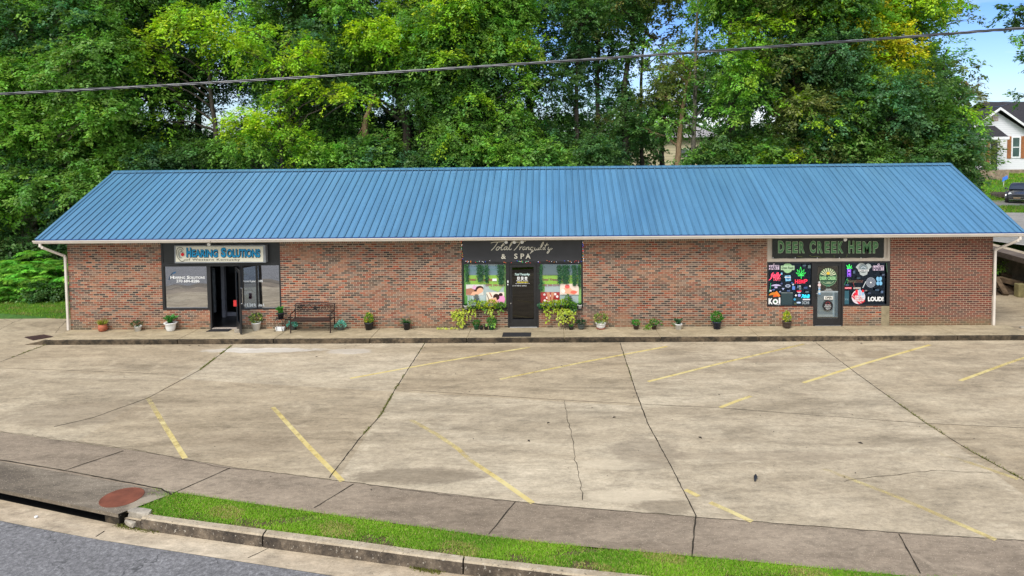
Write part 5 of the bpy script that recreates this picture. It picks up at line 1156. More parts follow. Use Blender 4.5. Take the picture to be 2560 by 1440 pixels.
tree('bright green spreading tree with lit sprays in the centre of the wood', 1180, 10.0,
     rclumps(1060, 1290, -80, 410, 32, 42, ['mid', 'mid', 'fresh', 'dark'], 11, 1.0, G)+[(1130, 15, 50, 26, 'lime', 1, -1.5), (1110, 70, 44, 20, 'bright', 1, -1.5), (1170, 30, 40, 24, 'bright', 1, -1.5), (1120, 145, 40, 18, 'bright', 1, -1.8), (1200, 90, 40, 24, 'bright', .9, -1.2), (1260, 120, 34, 20, 'bright', 1, -1.5), (1300, 135, 34, 22, 'bright', 1, -1.2), (1340, 110, 26, 18, 'bright', .9, -1.2), (1310, 220, 24, 40, 'fresh', 1, -1), (1180, 250, 40, 18, 'bright', .8, -1.5), (1130, 350, 20, 20, 'bright', .8, -2)],
     tr=.26, seed=11, droop=.5)
# --- centre right, ivy columns and bare trunks
tree('dark ivy column tree, first to the right of the centre', 1330, 12.0, rclumps(1270, 1420, -80, 330, 14, 34, ['dark', 'teal', 'mid'], 12, .9, G)+rclumps(1250, 1450, 330, 415, 7, 34, ['dark', 'teal', 'mid'], 121, 1), tr=.22, seed=12, ivy=('dark', 10, .42))
tree('dark ivy column tree with tangled hanging stems right of the centre', 1440, 11.5, rclumps(1390, 1510, -70, 60, 5, 34, ['dark', 'mid'], 13, .8, G)+[(1440, 130, 38, 40, 'deep', .9), (1450, 70, 30, 34, 'dark', .8), (1470, 260, 44, 26, 'teal', .9), (1430, 300, 36, 24, 'dark', .9), (1400, 240, 30, 30, 'dark', .9), (1500, 340, 34, 30, 'dark', 1), (1440, 380, 44, 26, 'mid', 1), (1380, 385, 44, 26, 'dark', 1)], tr=.18, seed=13, ivy=('deep', 9, .34))
tree('tall ivy wrapped trunk left of the big sky gap', 1560, 11.0, rclumps(1520, 1600, -60, 40, 4, 30, ['dark', 'olive'], 14, .8)+[(1565, 290, 38, 30, 'dark', .9), (1590, 340, 44, 30, 'dark', 1), (1530, 380, 44, 26, 'teal', 1), (1545, 240, 26, 26, 'deep', .9)], tr=.22, trunk=[(1560, 420), (1565, 330), (1558, 230), (1570, 150), (1590, 60), (1600, -30)], seed=14, ivy=('dark', 16, .4))
tree('slender tree with sparse brownish leaves in front of the blue sky gap', 1602, 12.5, [(1640, 50, 36, 24, 'olive', .35), (1680, 120, 34, 18, 'olive', .3), (1600, 110, 26, 26, 'olive', .4), (1700, 40, 24, 40, 'olive', .35), (1620, 10, 46, 20, 'olive', .6), (1680, -20, 60, 30, 'olive', .8), (1650, 90, 34, 18, 'brown', .25), (1720, 100, 22, 26, 'olive', .4), (1630, 150, 30, 16, 'olive', .35)], tr=.12, trunk=[(1606, 420), (1602, 300), (1603, 180), (1610, 100), (1625, 20)], seed=15, leaf=.19, ivy=('dark', 7, .2))
tree('leaning tan barked trunk behind the right centre of the roof', 1695, 9.5, [(1640, 125, 28, 20, 'fresh', .7), (1660, 175, 44, 24, 'olive', .8), (1690, 160, 30, 24, 'bright', .6), (1650, 240, 40, 34, 'olive', .9), (1665, 300, 34, 24, 'mid', .8), (1620, 330, 40, 30, 'dark', .9)], tr=.17, trunk=[(1694, 412), (1698, 350), (1706, 280), (1712, 230), (1726, 180)], barkm='bark_tan', seed=16)
tree('tall straight pale trunk right of the blue sky gap', 1740, 10.0, [(1755, 30, 30, 40, 'mid', .8), (1770, 120, 26, 30, 'mid', .8), (1740, -50, 50, 40, 'mid', 1), (1770, 200, 24, 30, 'dark', .9), (1790, 260, 30, 34, 'dark', .9), (1735, 215, 22, 26, 'mid', .6, -1), (1742, 100, 20, 26, 'dark', .6, -1), (1720, 300, 20, 24, 'mid', .6, -1)], tr=.14, trunk=[(1728, 412), (1735, 340), (1737, 250), (1738, 150), (1742, 60), (1746, -30)], barkm='bark_pale', seed=17)
tree('fresh green vine covered tree hanging down right of the pale trunks', 1830, 8.8,
     rclumps(1775, 1950, -60, 90, 9, 36, ['mid', 'dark', 'fresh'], 18, 1, G)+[(1840, 90, 34, 24, 'bright', 1, -1), (1870, 110, 34, 24, 'fresh', 1, -1), (1830, 150, 40, 36, 'fresh', 1, -1), (1850, 200, 42, 36, 'fresh', 1, -1), (1880, 180, 44, 30, 'bright', .9, -1), (1900, 60, 26, 26, 'bright', .8, -1), (1835, 250, 34, 34, 'fresh', 1, -1), (1820, 300, 28, 28, 'fresh', 1, -1), (1880, 240, 40, 30, 'mid', 1), (1860, 330, 44, 34, 'dark', 1), (1800, 350, 34, 40, 'dark', 1), (1900, 380, 44, 26, 'mid', 1), (1830, 395, 44, 20, 'dark', 1), (1930, 130, 40, 40, 'mid', 1)], tr=.24, seed=18)
tree('dark green mixed tree with scattered lime tips right of the vine covered tree', 1990, 10.0, rclumps(1920, 2130, -90, 400, 30, 42, ['dark', 'dark', 'mid', 'olive', 'teal'], 19, 1, G)+[(1990, 260, 36, 20, 'bright', .8, -2), (2000, 395, 26, 18, 'lime', .8, -2), (1960, 60, 30, 14, 'lime', .8, -1.5), (2010, 30, 40, 20, 'bright', .8, -1), (2060, 20, 40, 26, 'bright', .9, -1)], tr=.3, seed=19)
tree('tall yellowing tree with a golden green crown at the right of the wood', 2190, 10.5,
     rclumps(2060, 2320, -120, 60, 18, 44, ['bright', 'lime', 'yellow', 'bright', 'fresh'], 20, .9)+[(2150, 60, 40, 24, 'yellow', 1, -1), (2195, 60, 44, 28, 'lime', 1, -1), (2230, 90, 46, 30, 'yellow', 1, -1.2), (2170, 110, 44, 26, 'yellow', 1, -1), (2260, 130, 44, 34, 'yellow', 1, -1), (2220, 160, 44, 24, 'lime', 1, -1), (2270, 190, 34, 24, 'yellow', .9, -1), (2150, 165, 40, 20, 'lime', .9, -1), (2200, 205, 44, 20, 'lime', .9, -1.5), (2250, 225, 34, 20, 'bright', .9, -1), (2330, 20, 46, 30, 'bright', .9), (2380, 20, 40, 24, 'bright', .7), (2410, 50, 30, 12, 'olive', .4), (2320, 60, 30, 24, 'bright', .7)],
     tr=.26, seed=20, leaf=.15, droop=.55)
tree('dark undergrown tree in the shade below the golden crown', 2150, 9.2, rclumps(2040, 2340, 200, 400, 22, 38, ['dark', 'mid', 'olive', 'teal', 'dark'], 21, 1, [(2165, 345, 22, 30)])+[(2180, 260, 34, 18, 'bright', .7, -1.2), (2060, 310, 40, 20, 'bright', .7, -1.2), (2230, 350, 30, 16, 'olive', .8, -1.2)], tr=.2, seed=21)
tree('ragged edged green tree leaning out in front of the white house', 2330, 9.8,
     rclumps(2290, 2400, 130, 420, 13, 32, ['dark', 'mid', 'olive', 'teal'], 23, .9)+[(2400, 150, 30, 14, 'mid', .6), (2370, 120, 30, 18, 'mid', .7), (2420, 170, 20, 12, 'olive', .5), (2400, 270, 30, 16, 'bright', .8, -1), (2440, 285, 24, 16, 'bright', .7, -1), (2420, 320, 36, 22, 'mid', .8), (2400, 360, 40, 26, 'dark', .9), (2450, 380, 30, 16, 'olive', .6), (2430, 410, 40, 22, 'mid', .8), (2470, 370, 20, 10, 'olive', .4), (2480, 400, 22, 8, 'olive', .5), (2425, 215, 16, 10, 'brown', .4), (2440, 235, 12, 7, 'brown', .4), (2400, 430, 34, 16, 'dark', 1), (2360, 400, 40, 24, 'dark', 1)], tr=.2, seed=22, leaf=.16)
tree('tree reaching into the blue sky at the top right corner, in front of the house', 2640, 20, rclumps(2620, 2780, -60, 230, 12, 36, ['dark', 'mid'], 24, 1)+[(2535, 30, 34, 14, 'dark', .7), (2555, 60, 20, 14, 'dark', .7), (2550, 100, 16, 10, 'mid', .7), (2550, 240, 12, 10, 'mid', .6)], tr=.3, seed=24, group='trees near the white house', leaf=.22)
# a second row, further up the slope, that closes most of the gaps with darker leaves
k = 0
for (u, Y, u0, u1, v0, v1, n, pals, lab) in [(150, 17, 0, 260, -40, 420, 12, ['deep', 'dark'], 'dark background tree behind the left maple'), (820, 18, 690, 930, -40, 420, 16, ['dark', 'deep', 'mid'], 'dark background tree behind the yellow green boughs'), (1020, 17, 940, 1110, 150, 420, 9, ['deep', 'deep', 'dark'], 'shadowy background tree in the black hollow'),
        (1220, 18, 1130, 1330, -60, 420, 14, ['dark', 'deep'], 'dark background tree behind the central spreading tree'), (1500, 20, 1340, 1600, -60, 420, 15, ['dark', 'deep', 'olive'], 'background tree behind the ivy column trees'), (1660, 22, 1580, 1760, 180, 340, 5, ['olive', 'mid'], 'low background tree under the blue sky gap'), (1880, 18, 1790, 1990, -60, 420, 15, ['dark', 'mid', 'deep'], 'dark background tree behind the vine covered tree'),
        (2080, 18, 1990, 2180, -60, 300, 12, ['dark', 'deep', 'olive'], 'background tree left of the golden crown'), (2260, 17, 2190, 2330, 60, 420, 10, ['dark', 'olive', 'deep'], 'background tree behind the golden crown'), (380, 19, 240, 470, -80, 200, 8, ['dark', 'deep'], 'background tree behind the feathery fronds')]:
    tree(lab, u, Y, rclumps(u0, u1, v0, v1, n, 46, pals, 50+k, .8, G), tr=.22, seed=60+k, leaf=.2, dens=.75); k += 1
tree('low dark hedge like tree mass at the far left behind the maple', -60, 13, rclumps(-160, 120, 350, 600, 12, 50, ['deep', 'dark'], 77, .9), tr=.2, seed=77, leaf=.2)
def copy_thing(src, dx, dy, dz, rz, label):
    r = src.copy(); COL.objects.link(r); r.location = (src.location.x+dx, src.location.y+dy, src.location.z+dz); r.rotation_euler.z = rz; r['label'] = label
    for ch in list(src.children): c = ch.copy(); COL.objects.link(c); c.parent = r
    return r
for dx, dy, rz, lab in ((-9, 5, 1.2, 'green maple beyond the left edge of the photo, first from it'), (-18, 1, 2.6, 'green maple beyond the left edge of the photo, second from it'), (-27, 7, .4, 'green maple beyond the left edge of the photo, farthest from it')): copy_thing(MAPLE, dx, dy, .6, rz, lab)
# understory shrubs that stand just above the ridge line
def shrub(label, u, Y, clumps, seed, group='shrubs behind the roof ridge', leaf=.14, mat='leaf', name='shrub', dens=1.3):
    global NL
    rng = np.random.default_rng(300+seed); x = float(at(u, 400, 1, Y)[0]); z0 = float(hterr(x, Y))-.05; root = thing(name, label, 'shrub', (x, Y, z0), group)
    cl = []; mb = MB(); rr = random.Random(seed)
    for uu, vv, ru, rv, pal, wt in clumps:
        p = at(uu, vv, 1, Y+rr.uniform(-.4, .4)); k_ = (p[1]-CAM[1])/F; cl.append((p, (ru*k_, max(ru, rv)*k_*.8, rv*k_), PAL[pal], wt)); limb(mb, (x+rr.uniform(-.2, .2), Y, z0), [float(q) for q in p], .035, .01, seed=seed+len(cl))
    obj('stem', mb, M['bark'], root); d = crown_data(cl, leaf, 24, dens, rng, .45, .42); obj('foliage', leaf_mesh('foliage', *d, fold=.12), M[mat], root); NL += len(d[0]); return root
for i, (u, pals, lab) in enumerate([(300, ['mid', 'fresh'], 'fresh green shrub over the left end of the ridge'), (390, ['teal', 'mid'], 'ivy green shrub over the ridge below the left bright gap'), (530, ['dark', 'mid'], 'dark shrub over the ridge beside the forked trunk'), (820, ['mid', 'fresh'], 'mid green shrub over the ridge right of the yellow boughs'), (960, ['mid', 'teal'], 'leafy shrub over the ridge under the black hollow'), (1080, ['teal', 'dark'], 'dark shrub over the ridge right of the black hollow'), (1250, ['mid', 'fresh'], 'green shrub over the ridge below the central tree'), (1390, ['mid', 'teal'], 'ivy shrub over the ridge below the ivy columns'), (1520, ['dark', 'teal'], 'dark shrub over the ridge left of the siding gap'), (1800, ['dark', 'mid'], 'shrub over the ridge right of the tan trunk'), (1920, ['mid', 'bright'], 'lime tipped shrub over the ridge below the mixed tree'), (2060, ['mid', 'olive'], 'olive shrub over the ridge below the golden tree'), (2200, ['olive', 'mid'], 'olive green shrub over the right part of the ridge'), (2320, ['dark', 'mid'], 'dark shrub over the right end of the ridge')]):
    r_ = random.Random(i); shrub(lab, u, 8.4+(i % 3)*.4, [(u+r_.uniform(-70, 70), 392+r_.uniform(-22, 26), 44, 30, r_.choice(pals), 1) for _ in range(5)], i)
# closing thicket, nobody could count it
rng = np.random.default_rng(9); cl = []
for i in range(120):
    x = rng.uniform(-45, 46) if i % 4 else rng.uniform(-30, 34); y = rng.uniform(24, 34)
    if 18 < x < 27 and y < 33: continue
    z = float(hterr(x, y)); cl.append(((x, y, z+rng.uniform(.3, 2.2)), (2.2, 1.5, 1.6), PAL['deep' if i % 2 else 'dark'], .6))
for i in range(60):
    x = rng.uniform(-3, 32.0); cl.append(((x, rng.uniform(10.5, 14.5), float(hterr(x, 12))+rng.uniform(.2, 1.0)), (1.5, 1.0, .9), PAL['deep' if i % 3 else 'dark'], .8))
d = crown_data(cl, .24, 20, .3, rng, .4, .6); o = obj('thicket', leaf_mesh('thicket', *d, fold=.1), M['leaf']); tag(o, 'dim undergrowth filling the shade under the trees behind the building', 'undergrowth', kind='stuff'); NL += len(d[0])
# far wood behind everything
cl = []
for i in range(170):
    x = rng.uniform(-170, 200); y = rng.uniform(100, 150); z = float(hterr(x, y)); cl.append(((x, y, z+rng.uniform(0, 4.5)), (7, 5, 4), PAL['dark' if i % 2 else 'mid'], .25))
d = crown_data(cl, .9, 12, .12, rng, .3, 2.0); o = obj('distant_wood', leaf_mesh('distant_wood', *d), M['leaf']); tag(o, 'distant line of trees low on the horizon behind the wood', 'wood', kind='stuff')

# ------------------------------------------------------------------ left bank : lawn, sumac, hedge
def grass(name, label, fn, n, h, w_, cols, seed, lean=.5):
    rng = np.random.default_rng(seed); P = fn(rng, n); n = len(P)
    A = np.stack([rng.normal(size=n)*lean, rng.normal(size=n)*lean, np.ones(n)], 1); az = rng.uniform(0, 6.28, n); Nn = np.stack([np.cos(az), np.sin(az), np.full(n, .3)], 1)
    f0 = .5+.5*np.sin(P[:, 0]*2.1+np.sin(P[:, 1]*3.3)*1.5)*np.sin(P[:, 1]*2.7+P[:, 0]); f0 = np.clip(f0+rng.normal(size=n)*.25, 0, 1)[:, None]
    c = np.array(cols[0])*(1-f0)+np.array(cols[1])*f0; dry = rng.random(n) < .15+.45*(np.sin(P[:, 0]*3.1)*np.sin(P[:, 1]*5+P[:, 0]*1.3) > .55); c[dry] = cols[2]
    c = c*rng.uniform(.7, 1.3, (n, 1)); me = leaf_mesh(name, P, A, Nn, h*rng.uniform(.5, 1.3, n), np.full(n, w_), c); o = obj(name, me, M['grass']); return tag(o, label, 'grass', kind='stuff')
GC = [(.14, .32, .02), (.28, .50, .03), (.42, .38, .13)]
def verge(rng, n):
    x = np.concatenate([rng.uniform(8.95, 22, int(n*.92)), rng.uniform(22, 34, n-int(n*.92))]); n = len(x)
    a = np.interp(x, [p[0] for p in pts_sw_out], [p[1] for p in pts_sw_out]); b = np.interp(x, [p[0] for p in pts_kerb_in], [p[1] for p in pts_kerb_in])
    t = rng.uniform(-.03, 1.0, n); j = rng.normal(size=n)*.02; y = a+(b-a)*t+j
    bare = (np.sin(x*1.7+1)*np.sin(x*4.1)+rng.normal(size=n)*.15 > .30) & (t > .58); bare |= (np.sin(x*2.9+t*4)*np.sin(x*1.3+2)+rng.normal(size=n)*.1 > .72); dens = rng.random(n) < np.where(bare, .15, 1); dens &= rng.random(n) < np.where(t > .9, .5, 1)
    dens &= (x+ (t*.45) > 9.3+rng.random(n)*.3) | (t < .25)
    return np.stack([x, y, np.full(n, ZL-.03)], 1)[dens]
grass('verge_grass', 'strip of bright short grass between the pavement and the street kerb', verge, 170000, .05, .010, GC, 1, .8)
def leftlawn(rng, n):
    x = rng.uniform(-14, .2, n); y = rng.uniform(1.5, 5.0, n); k = y > np.interp(x, [-14, -5.3, -1.3, .2], [3.0, 2.7, 2.0, 1.9]); x, y = x[k], y[k]; return np.stack([x, y, hterr(x, y)], 1)
grass('side_lawn', 'mown grass strip left of the building between concrete and ferny shrubs', leftlawn, 60000, .07, .016, [(.12, .28, .02), (.20, .40, .025), (.3, .3, .08)], 2)
def bank(rng, n):
    x = rng.uniform(33, 60, n); y = rng.uniform(31.5, 45, n); return np.stack([x, y, hterr(x, y)], 1)
grass('bank_lawn', 'bright green lawn on the bank below the white house', bank, 60000, .22, .05, [(.12, .30, .010), (.22, .46, .014), (.3, .32, .06)], 3)
def wedge(rng, n):
    x = rng.uniform(36, 60, n); y = rng.uniform(22.5, 30, n); k = (y > 24.6-(x-42)*.2) & (y < 28.4); x, y = x[k], y[k]; return np.stack([x, y, hterr(x, y)+.03], 1)
grass('road_verge', 'grass island between the grey side road and the gravel drive', wedge, 26000, .25, .05, [(.10, .26, .012), (.20, .40, .014), (.3, .3, .08)], 4)
# weeds in the slab joints
rng = np.random.default_rng(21); P = []
def seam(pts, f0, f1, n):
    pts = np.array(pts); seg = np.hypot(*(pts[1:]-pts[:-1]).T); cum = np.concatenate([[0], np.cumsum(seg)])/seg.sum()
    t = rng.uniform(f0, f1, n); t = t[(np.sin(t*60)+np.sin(t*23+1)) > -.6]; x = np.interp(t, cum, pts[:, 0]); y = np.interp(t, cum, pts[:, 1]); P.append(np.stack([x+rng.normal(size=len(t))*.014, y+rng.normal(size=len(t))*.014, np.full(len(t), ZL)], 1))
seam(jD, .02, .42, 800); seam(jA, .34, .78, 700); seam(jC, .45, 1, 700); seam(jE, .0, .5, 200); seam(jB, .1, .35, 80); seam(jA, 0, .2, 60)
c0 = P2([(1040, 1432), (1130, 1445)], -.34); q = rng.uniform(0, 1, 500)[:, None]; g1 = np.array(P2([(1030, 1418)], -.34)[0]); g2 = np.array(P2([(1100, 1432)], -.34)[0]); pp = g1+(g2-g1)*q; P.append(np.concatenate([pp+rng.normal(size=(500, 2))*.03, np.full((500, 1), -.34)], 1))
g1 = np.array(P2([(292, 1315)], -.34)[0]); g2 = np.array(P2([(400, 1330)], -.34)[0]); pp = g1+(g2-g1)*q; P.append(np.concatenate([pp+rng.normal(size=(500, 2))*.03, np.full((500, 1), -.34)], 1))
P = np.concatenate(P); n = len(P); A = np.stack([rng.normal(size=n)*.8, rng.normal(size=n)*.8, np.ones(n)], 1); az = rng.uniform(0, 6.28, n)
cw = np.array([(.15, .16, .03)])*rng.uniform(.6, 1.4, (n, 1)); o = obj('weeds', leaf_mesh('weeds', P, A, np.stack([np.cos(az), np.sin(az), np.full(n, .3)], 1), rng.uniform(.02, .055, n), np.full(n, .012), cw), M['grass']); tag(o, 'small weeds and moss growing in the joints of the concrete', 'weeds', kind='stuff')

def frond(P, A, Nn, Ln, Wd, Cc, o, dr, L_, droop, n, ll, col, rng):
    s = unit(np.cross(dr, [0, 0, 1.])); 
    for i in range(n):
        t = (i+1)/n; p = o+dr*t*L_-np.array([0, 0, 1.])*t*t*L_*droop; tang = unit(dr-np.array([0, 0, 1.])*2*t*droop)
        for sg in (-1, 1):
            l = ll*math.sin(math.pi*min(.98, .12+t*.85))**.6; P.append(p); A.append(s*sg+tang*.45-np.array([0, 0, .35])+rng.normal(size=3)*.07); Nn.append(np.array([0, 0, 1.])+tang*.1); Ln.append(l); Wd.append(l*.30); Cc.append(np.array(col)*rng.uniform(.7, 1.3))
def sumac(label, u, v, Y, seed, wid=.9):
    rng = np.random.default_rng(500+seed); x, _, z = [float(q) for q in at(u, v, 1, Y)]; zg = float(hterr(x, Y)); t = thing('sumac_shrub', label, 'shrub', (x, Y, zg), 'ferny sumac shrubs on the left bank')
    P, A, Nn, Ln, Wd, Cc = [], [], [], [], [], []; mb = MB()
    for s in range(5):
        tx = x+rng.uniform(-wid, wid)*.7; ty = Y+rng.uniform(-.4, .4); tz = z+rng.uniform(-.5, .15); limb(mb, (x+rng.uniform(-.3, .3), Y, zg), (tx, ty, tz), .03, .012, seed=s)
        for h in (0, .35, .7):
            for k in range(9):
                az = k/9*6.283+rng.uniform(0, .5); dr = unit(np.array([math.cos(az), math.sin(az), rng.uniform(.15, .7)])); col = np.array([.15, .42, .05])*rng.uniform(.5, 1.7)*np.array([rng.uniform(.8, 1.5), 1, 1])
                frond(P, A, Nn, Ln, Wd, Cc, np.array([tx, ty, tz-h*max(.5, (tz-zg))]), dr, rng.uniform(.5, .85), rng.uniform(.25, .55), 12, .24, col, rng)
    obj('stem', mb, M['bark'], t); obj('fronds', leaf_mesh('fronds', np.array(P), np.array(A), unit(np.array(Nn)), np.array(Ln), np.array(Wd), np.array(Cc), fold=.1), M['leaf'], t)
SL = ['leftmost visible feathery sumac shrub at the photo edge', 'feathery sumac shrub below the maple trunk', 'feathery sumac shrub with pale tips left of the downspout', 'feathery sumac shrub touching the left wall corner']
for i, (u, v, Y) in enumerate([(10, 650, 5.6), (60, 668, 5.4), (100, 662, 5.6), (150, 668, 5.4)]): sumac(SL[i], u, v, Y, i)
for i, (u, v, Y, lab) in enumerate([(-60, 640, 6.0, 'feathery sumac shrub just outside the left photo edge'), (80, 638, 6.6, 'taller feathery sumac shrub in the second row left of the building'), (20, 700, 5.0, 'low feathery sumac shrub at the front of the left bank'), (125, 705, 5.0, 'low feathery sumac shrub in front of the wall corner')]): sumac(lab, u, v, Y, 10+i, .8)
for i, (u, lab) in enumerate([(-40, 'low leafy hedge shrub outside the left edge'), (20, 'low lime green leafy shrub on the lawn edge at far left'), (75, 'low leafy shrub under the sumac in the middle of the lawn edge'), (125, 'low dark leafy shrub under the sumac near the building'), (168, 'low dark leafy shrub behind the left downspout')]):
    r_ = random.Random(i+90); shrub(lab, u, 5.0, [(u+r_.uniform(-28, 28), 735+r_.uniform(-10, 16), 26, 20, ['fresh', 'mid', 'mid', 'dark', 'dark'][i], 1) for _ in range(5)], 90+i, 'low shrubs along the side lawn', .1, dens=2.2)
cl = []; rng = np.random.default_rng(8)
for i in range(34): x = rng.uniform(-16, .6); cl.append(((x, rng.uniform(6.2, 9), float(hterr(x, 7.5))+rng.uniform(.2, 1.6)), (1.0, .8, .8), PAL['dark' if i % 2 else 'deep'], 1))
d = crown_data(cl, .14, 20, .6, rng, .4, .45); o = obj('bank_undergrowth', leaf_mesh('bank_undergrowth', *d, fold=.1), M['leaf']); tag(o, 'dark ground cover and brambles on the bank behind the sumac', 'undergrowth', kind='stuff')
import sys; print('LEAVES', NL, file=sys.stderr)
# ------------------------------------------------------------------ pots and plants on the walk
def pot_profile(kind, w, h):
    r = w/2
    if kind == 'taper': return [(r*.70, 0), (r*.93, h*.84), (r, h*.85), (r*1.02, h*.98), (r*.95, h), (r*.90, h*.9), (0, h*.88)]
    if kind == 'round': return [(r*.62, 0), (r*.9, h*.2), (r, h*.5), (r*.86, h*.82), (r*.80, h*.86), (r*.92, h*.97), (r*.86, h), (r*.76, h*.9), (0, h*.88)]
    if kind == 'bowl': return [(r*.52, 0), (r*.74, h*.15), (r*.88, h*.5), (r*.92, h*.82), (r*1.0, h*.84), (r*1.02, h*.96), (r*.95, h), (r*.86, h*.9), (0, h*.88)]
    if kind == 'urn': return [(r*.48, 0), (r*.56, h*.04), (r*.60, h*.1), (r*.74, h*.45), (r*.76, h*.74), (r*.98, h*.90), (r*1.0, h*.98), (r*.94, h), (r*.74, h*.9), (0, h*.86)]
    return [(r*.8, 0), (r, h), (r*.9, h*.96), (0, h*.9)]
def foliage(kind, w, h, col, seed, n=None, col2=None):
    """leaf arrays in local coordinates above z=0"""
    rng = np.random.default_rng(seed); P, A, Nn, Ln, Wd, Cc = [], [], [], [], [], []
    def add(p, a, nn, l, wd, c): P.append(p); A.append(a); Nn.append(nn); Ln.append(l); Wd.append(wd); Cc.append(c)
    def cc(): c = np.array(col2 if (col2 is not None and rng.random() < .4) else col); return np.clip(c*rng.uniform(.65, 1.4), 0, .9)
    if kind in ('bush', 'cone'):
        for i in range(n or 260):
            d = unit(rng.normal(size=3)); d[2] = d[2]; r = rng.uniform(.35, 1)**.6; zz = .5+.5*d[2]*r; k = (1-.55*zz) if kind == 'cone' else 1
            p = np.array([d[0]*r*w/2*k, d[1]*r*w/2*k, h*zz]); l = rng.uniform(.045, .075); add(p, d+np.array([0, 0, .6])+rng.normal(size=3)*.5, d+np.array([0, 0, .6])+rng.normal(size=3)*.4, l, l*.6, cc())
    elif kind == 'broad':
        for i in range(n or 34):
            az = rng.uniform(0, 6.28); lean = rng.uniform(.1, .75); L_ = h*rng.uniform(.75, 1.05); dr = unit(np.array([math.cos(az)*lean, math.sin(az)*lean, 1])); st = np.array([rng.normal()*.02, rng.normal()*.02, 0]); add(st+dr*L_*.1, dr, np.array([math.cos(az), math.sin(az), .5]), L_*.62, .075, cc()); add(st+dr*L_*.55, dr+np.array([math.cos(az)*.5, math.sin(az)*.5, -.1]), np.array([math.cos(az)*.2, math.sin(az)*.2-.4, 1]), L_*.5, .085, cc())
    elif kind == 'spiky':
        for i in range(n or 150):
            az = rng.uniform(0, 6.28); lean = rng.uniform(.05, .9); dr = unit(np.array([math.cos(az)*lean, math.sin(az)*lean, 1])); L_ = h*rng.uniform(.6, 1.1); add(np.array([math.cos(az), math.sin(az), 0])*w*.22*rng.random(), dr, np.array([math.sin(az), -math.cos(az), .1]), L_, .02, cc())
    elif kind == 'fern':
        for i in range(n or 26):
            az = rng.uniform(0, 6.28); dr = unit(np.array([math.cos(az), math.sin(az)*.6, rng.uniform(.15, 1.0)])); L_ = w*.55*rng.uniform(.6, 1.05)
            c = cc(); s = unit(np.cross(dr, [0, 0, 1.]))
            for k in range(12):
                t = (k+1)/12; p = dr*t*L_-np.array([0, 0, 1.])*t*t*L_*.35
                for sg in (-1, 1): add(p, s*sg+dr*.6, np.array([0, 0, 1.])+rng.normal(size=3)*.2, .06*(1-.6*t), .018, c)
    elif kind == 'trail':     # leaves on hanging stems: w spread, h drop
        for i in range(n or 14):
            x = w/2*rng.uniform(-1, 1); L_ = h*rng.uniform(.15, 1)*(1-.5*abs(2*x/w)**3 if rng.random() < .7 else 1); ph = rng.uniform(0, 6)
            for k in range(int(L_/.035)+2):
                t = k*.035; p = np.array([x+.04*math.sin(t*9+ph)+rng.normal()*.02, rng.uniform(-.08, .02)-.03, -t]); l = rng.uniform(.035, .10); add(p, np.array([rng.normal()*.7, -.4, -.6]), np.array([rng.normal()*.3, -1, .5]), l, l*.85, cc())
    elif kind == 'rosette':
        for i in range(n or 90):
            az = rng.uniform(0, 6.28); r = rng.uniform(0, 1)**.5; p = np.array([math.cos(az)*r*w*.42, math.sin(az)*r*w*.42, h*(1-r*r)*.8*rng.uniform(.5, 1)]); add(p, np.array([math.cos(az)*r, math.sin(az)*r, .5+rng.random()]), np.array([math.cos(az), math.sin(az), 1.])+rng.normal(size=3)*.3, .075, .06, cc())
    return [np.array(q) for q in (P, A, unit(np.array(Nn, float)), Ln, Wd, Cc)]
def potted(label, u, v, w, h, pmat, kind, fk, fw, fh, col, seed, Y=None, z=0.0, col2=None, saucer=False, n=None, group='potted plants on the shop walk', cat='potted plant', offx=0, name='potted_plant', fz0=None, extra=None):
    if Y is None: p = at(u, v, 2, z)
    else: p = at(u, v, 1, Y); p[2] = z if z is not None else p[2]
    if Y is None and p[1] > -.14: p[1] = -.14-w*.2; p[0] = at(u, v, 1, p[1])[0]
    x, y = float(p[0]), float(p[1]); z = float(p[2]) if z is None else z
    t = thing(name, label, cat, (x, y, z), group)
    mb = MB(); mb.lathe(pot_profile(kind, w, h), (x, y, z+(.02 if saucer else 0)), 24); obj('pot', mb, M[pmat], t, smooth=True)
    if saucer: mb = MB(); mb.lathe([(w*.36, 0), (w*.44, .022), (w*.40, .024), (0, .016)], (x, y, z+.001), 20); obj('saucer', mb, M['terracotta'], t)
    mb = MB(); mb.lathe([(w*.40, h*.89), (w*.40, h*.905), (0, h*.92)], (x, y, z), 16); obj('soil', mb, M['soil'], t)
    d = foliage(fk, fw, fh, col, seed, n, col2); d[0] = d[0]+np.array([x+offx, y, z+(h*.85 if fz0 is None else fz0)])
    if extra is not None:
        for (ek, ew, eh, ec, es, ex, ez, en) in extra:
            e = foliage(ek, ew, eh, ec, es, en); e[0] = e[0]+np.array([x+ex, y-.02, z+ez]); d = [np.concatenate([a, b_]) for a, b_ in zip(d, e)]
    obj('foliage', leaf_mesh('foliage', *d, fold=.12), M['leaf_soft'], t); return t
def PX(v): return v/76.0
g_mid, g_dk, g_br, g_yl, g_lime = (.05, .17, .02), (.02, .085, .025), (.14, .30, .02), (.34, .38, .03), (.34, .44, .015)
potted('yellow green spiky plant in a round terracotta pot, leftmost on the walk', 257, 826, PX(22), PX(18), 'terracotta', 'round', 'spiky', PX(30), PX(17), (.28, .30, .05), 1)
potted('small dark plant leaning left out of a small plain white pot, second from left', 345, 826, PX(18), PX(13), 'white', 'taper', 'bush', PX(28), PX(13), (.04, .09, .03), 2, offx=-.06, n=140)
potted('broad leaved green plant in a wide rimmed white urn left of the open door', 427, 827, PX(32), PX(22), 'white', 'urn', 'broad', PX(30), PX(25), (.045, .20, .03), 3)
potted('variegated bushy plant in a tapered white pot right of the open door', 641, 825, PX(23), PX(20), 'white', 'taper', 'bush', PX(33), PX(25), (.07, .15, .03), 4, col2=(.30, .34, .06))
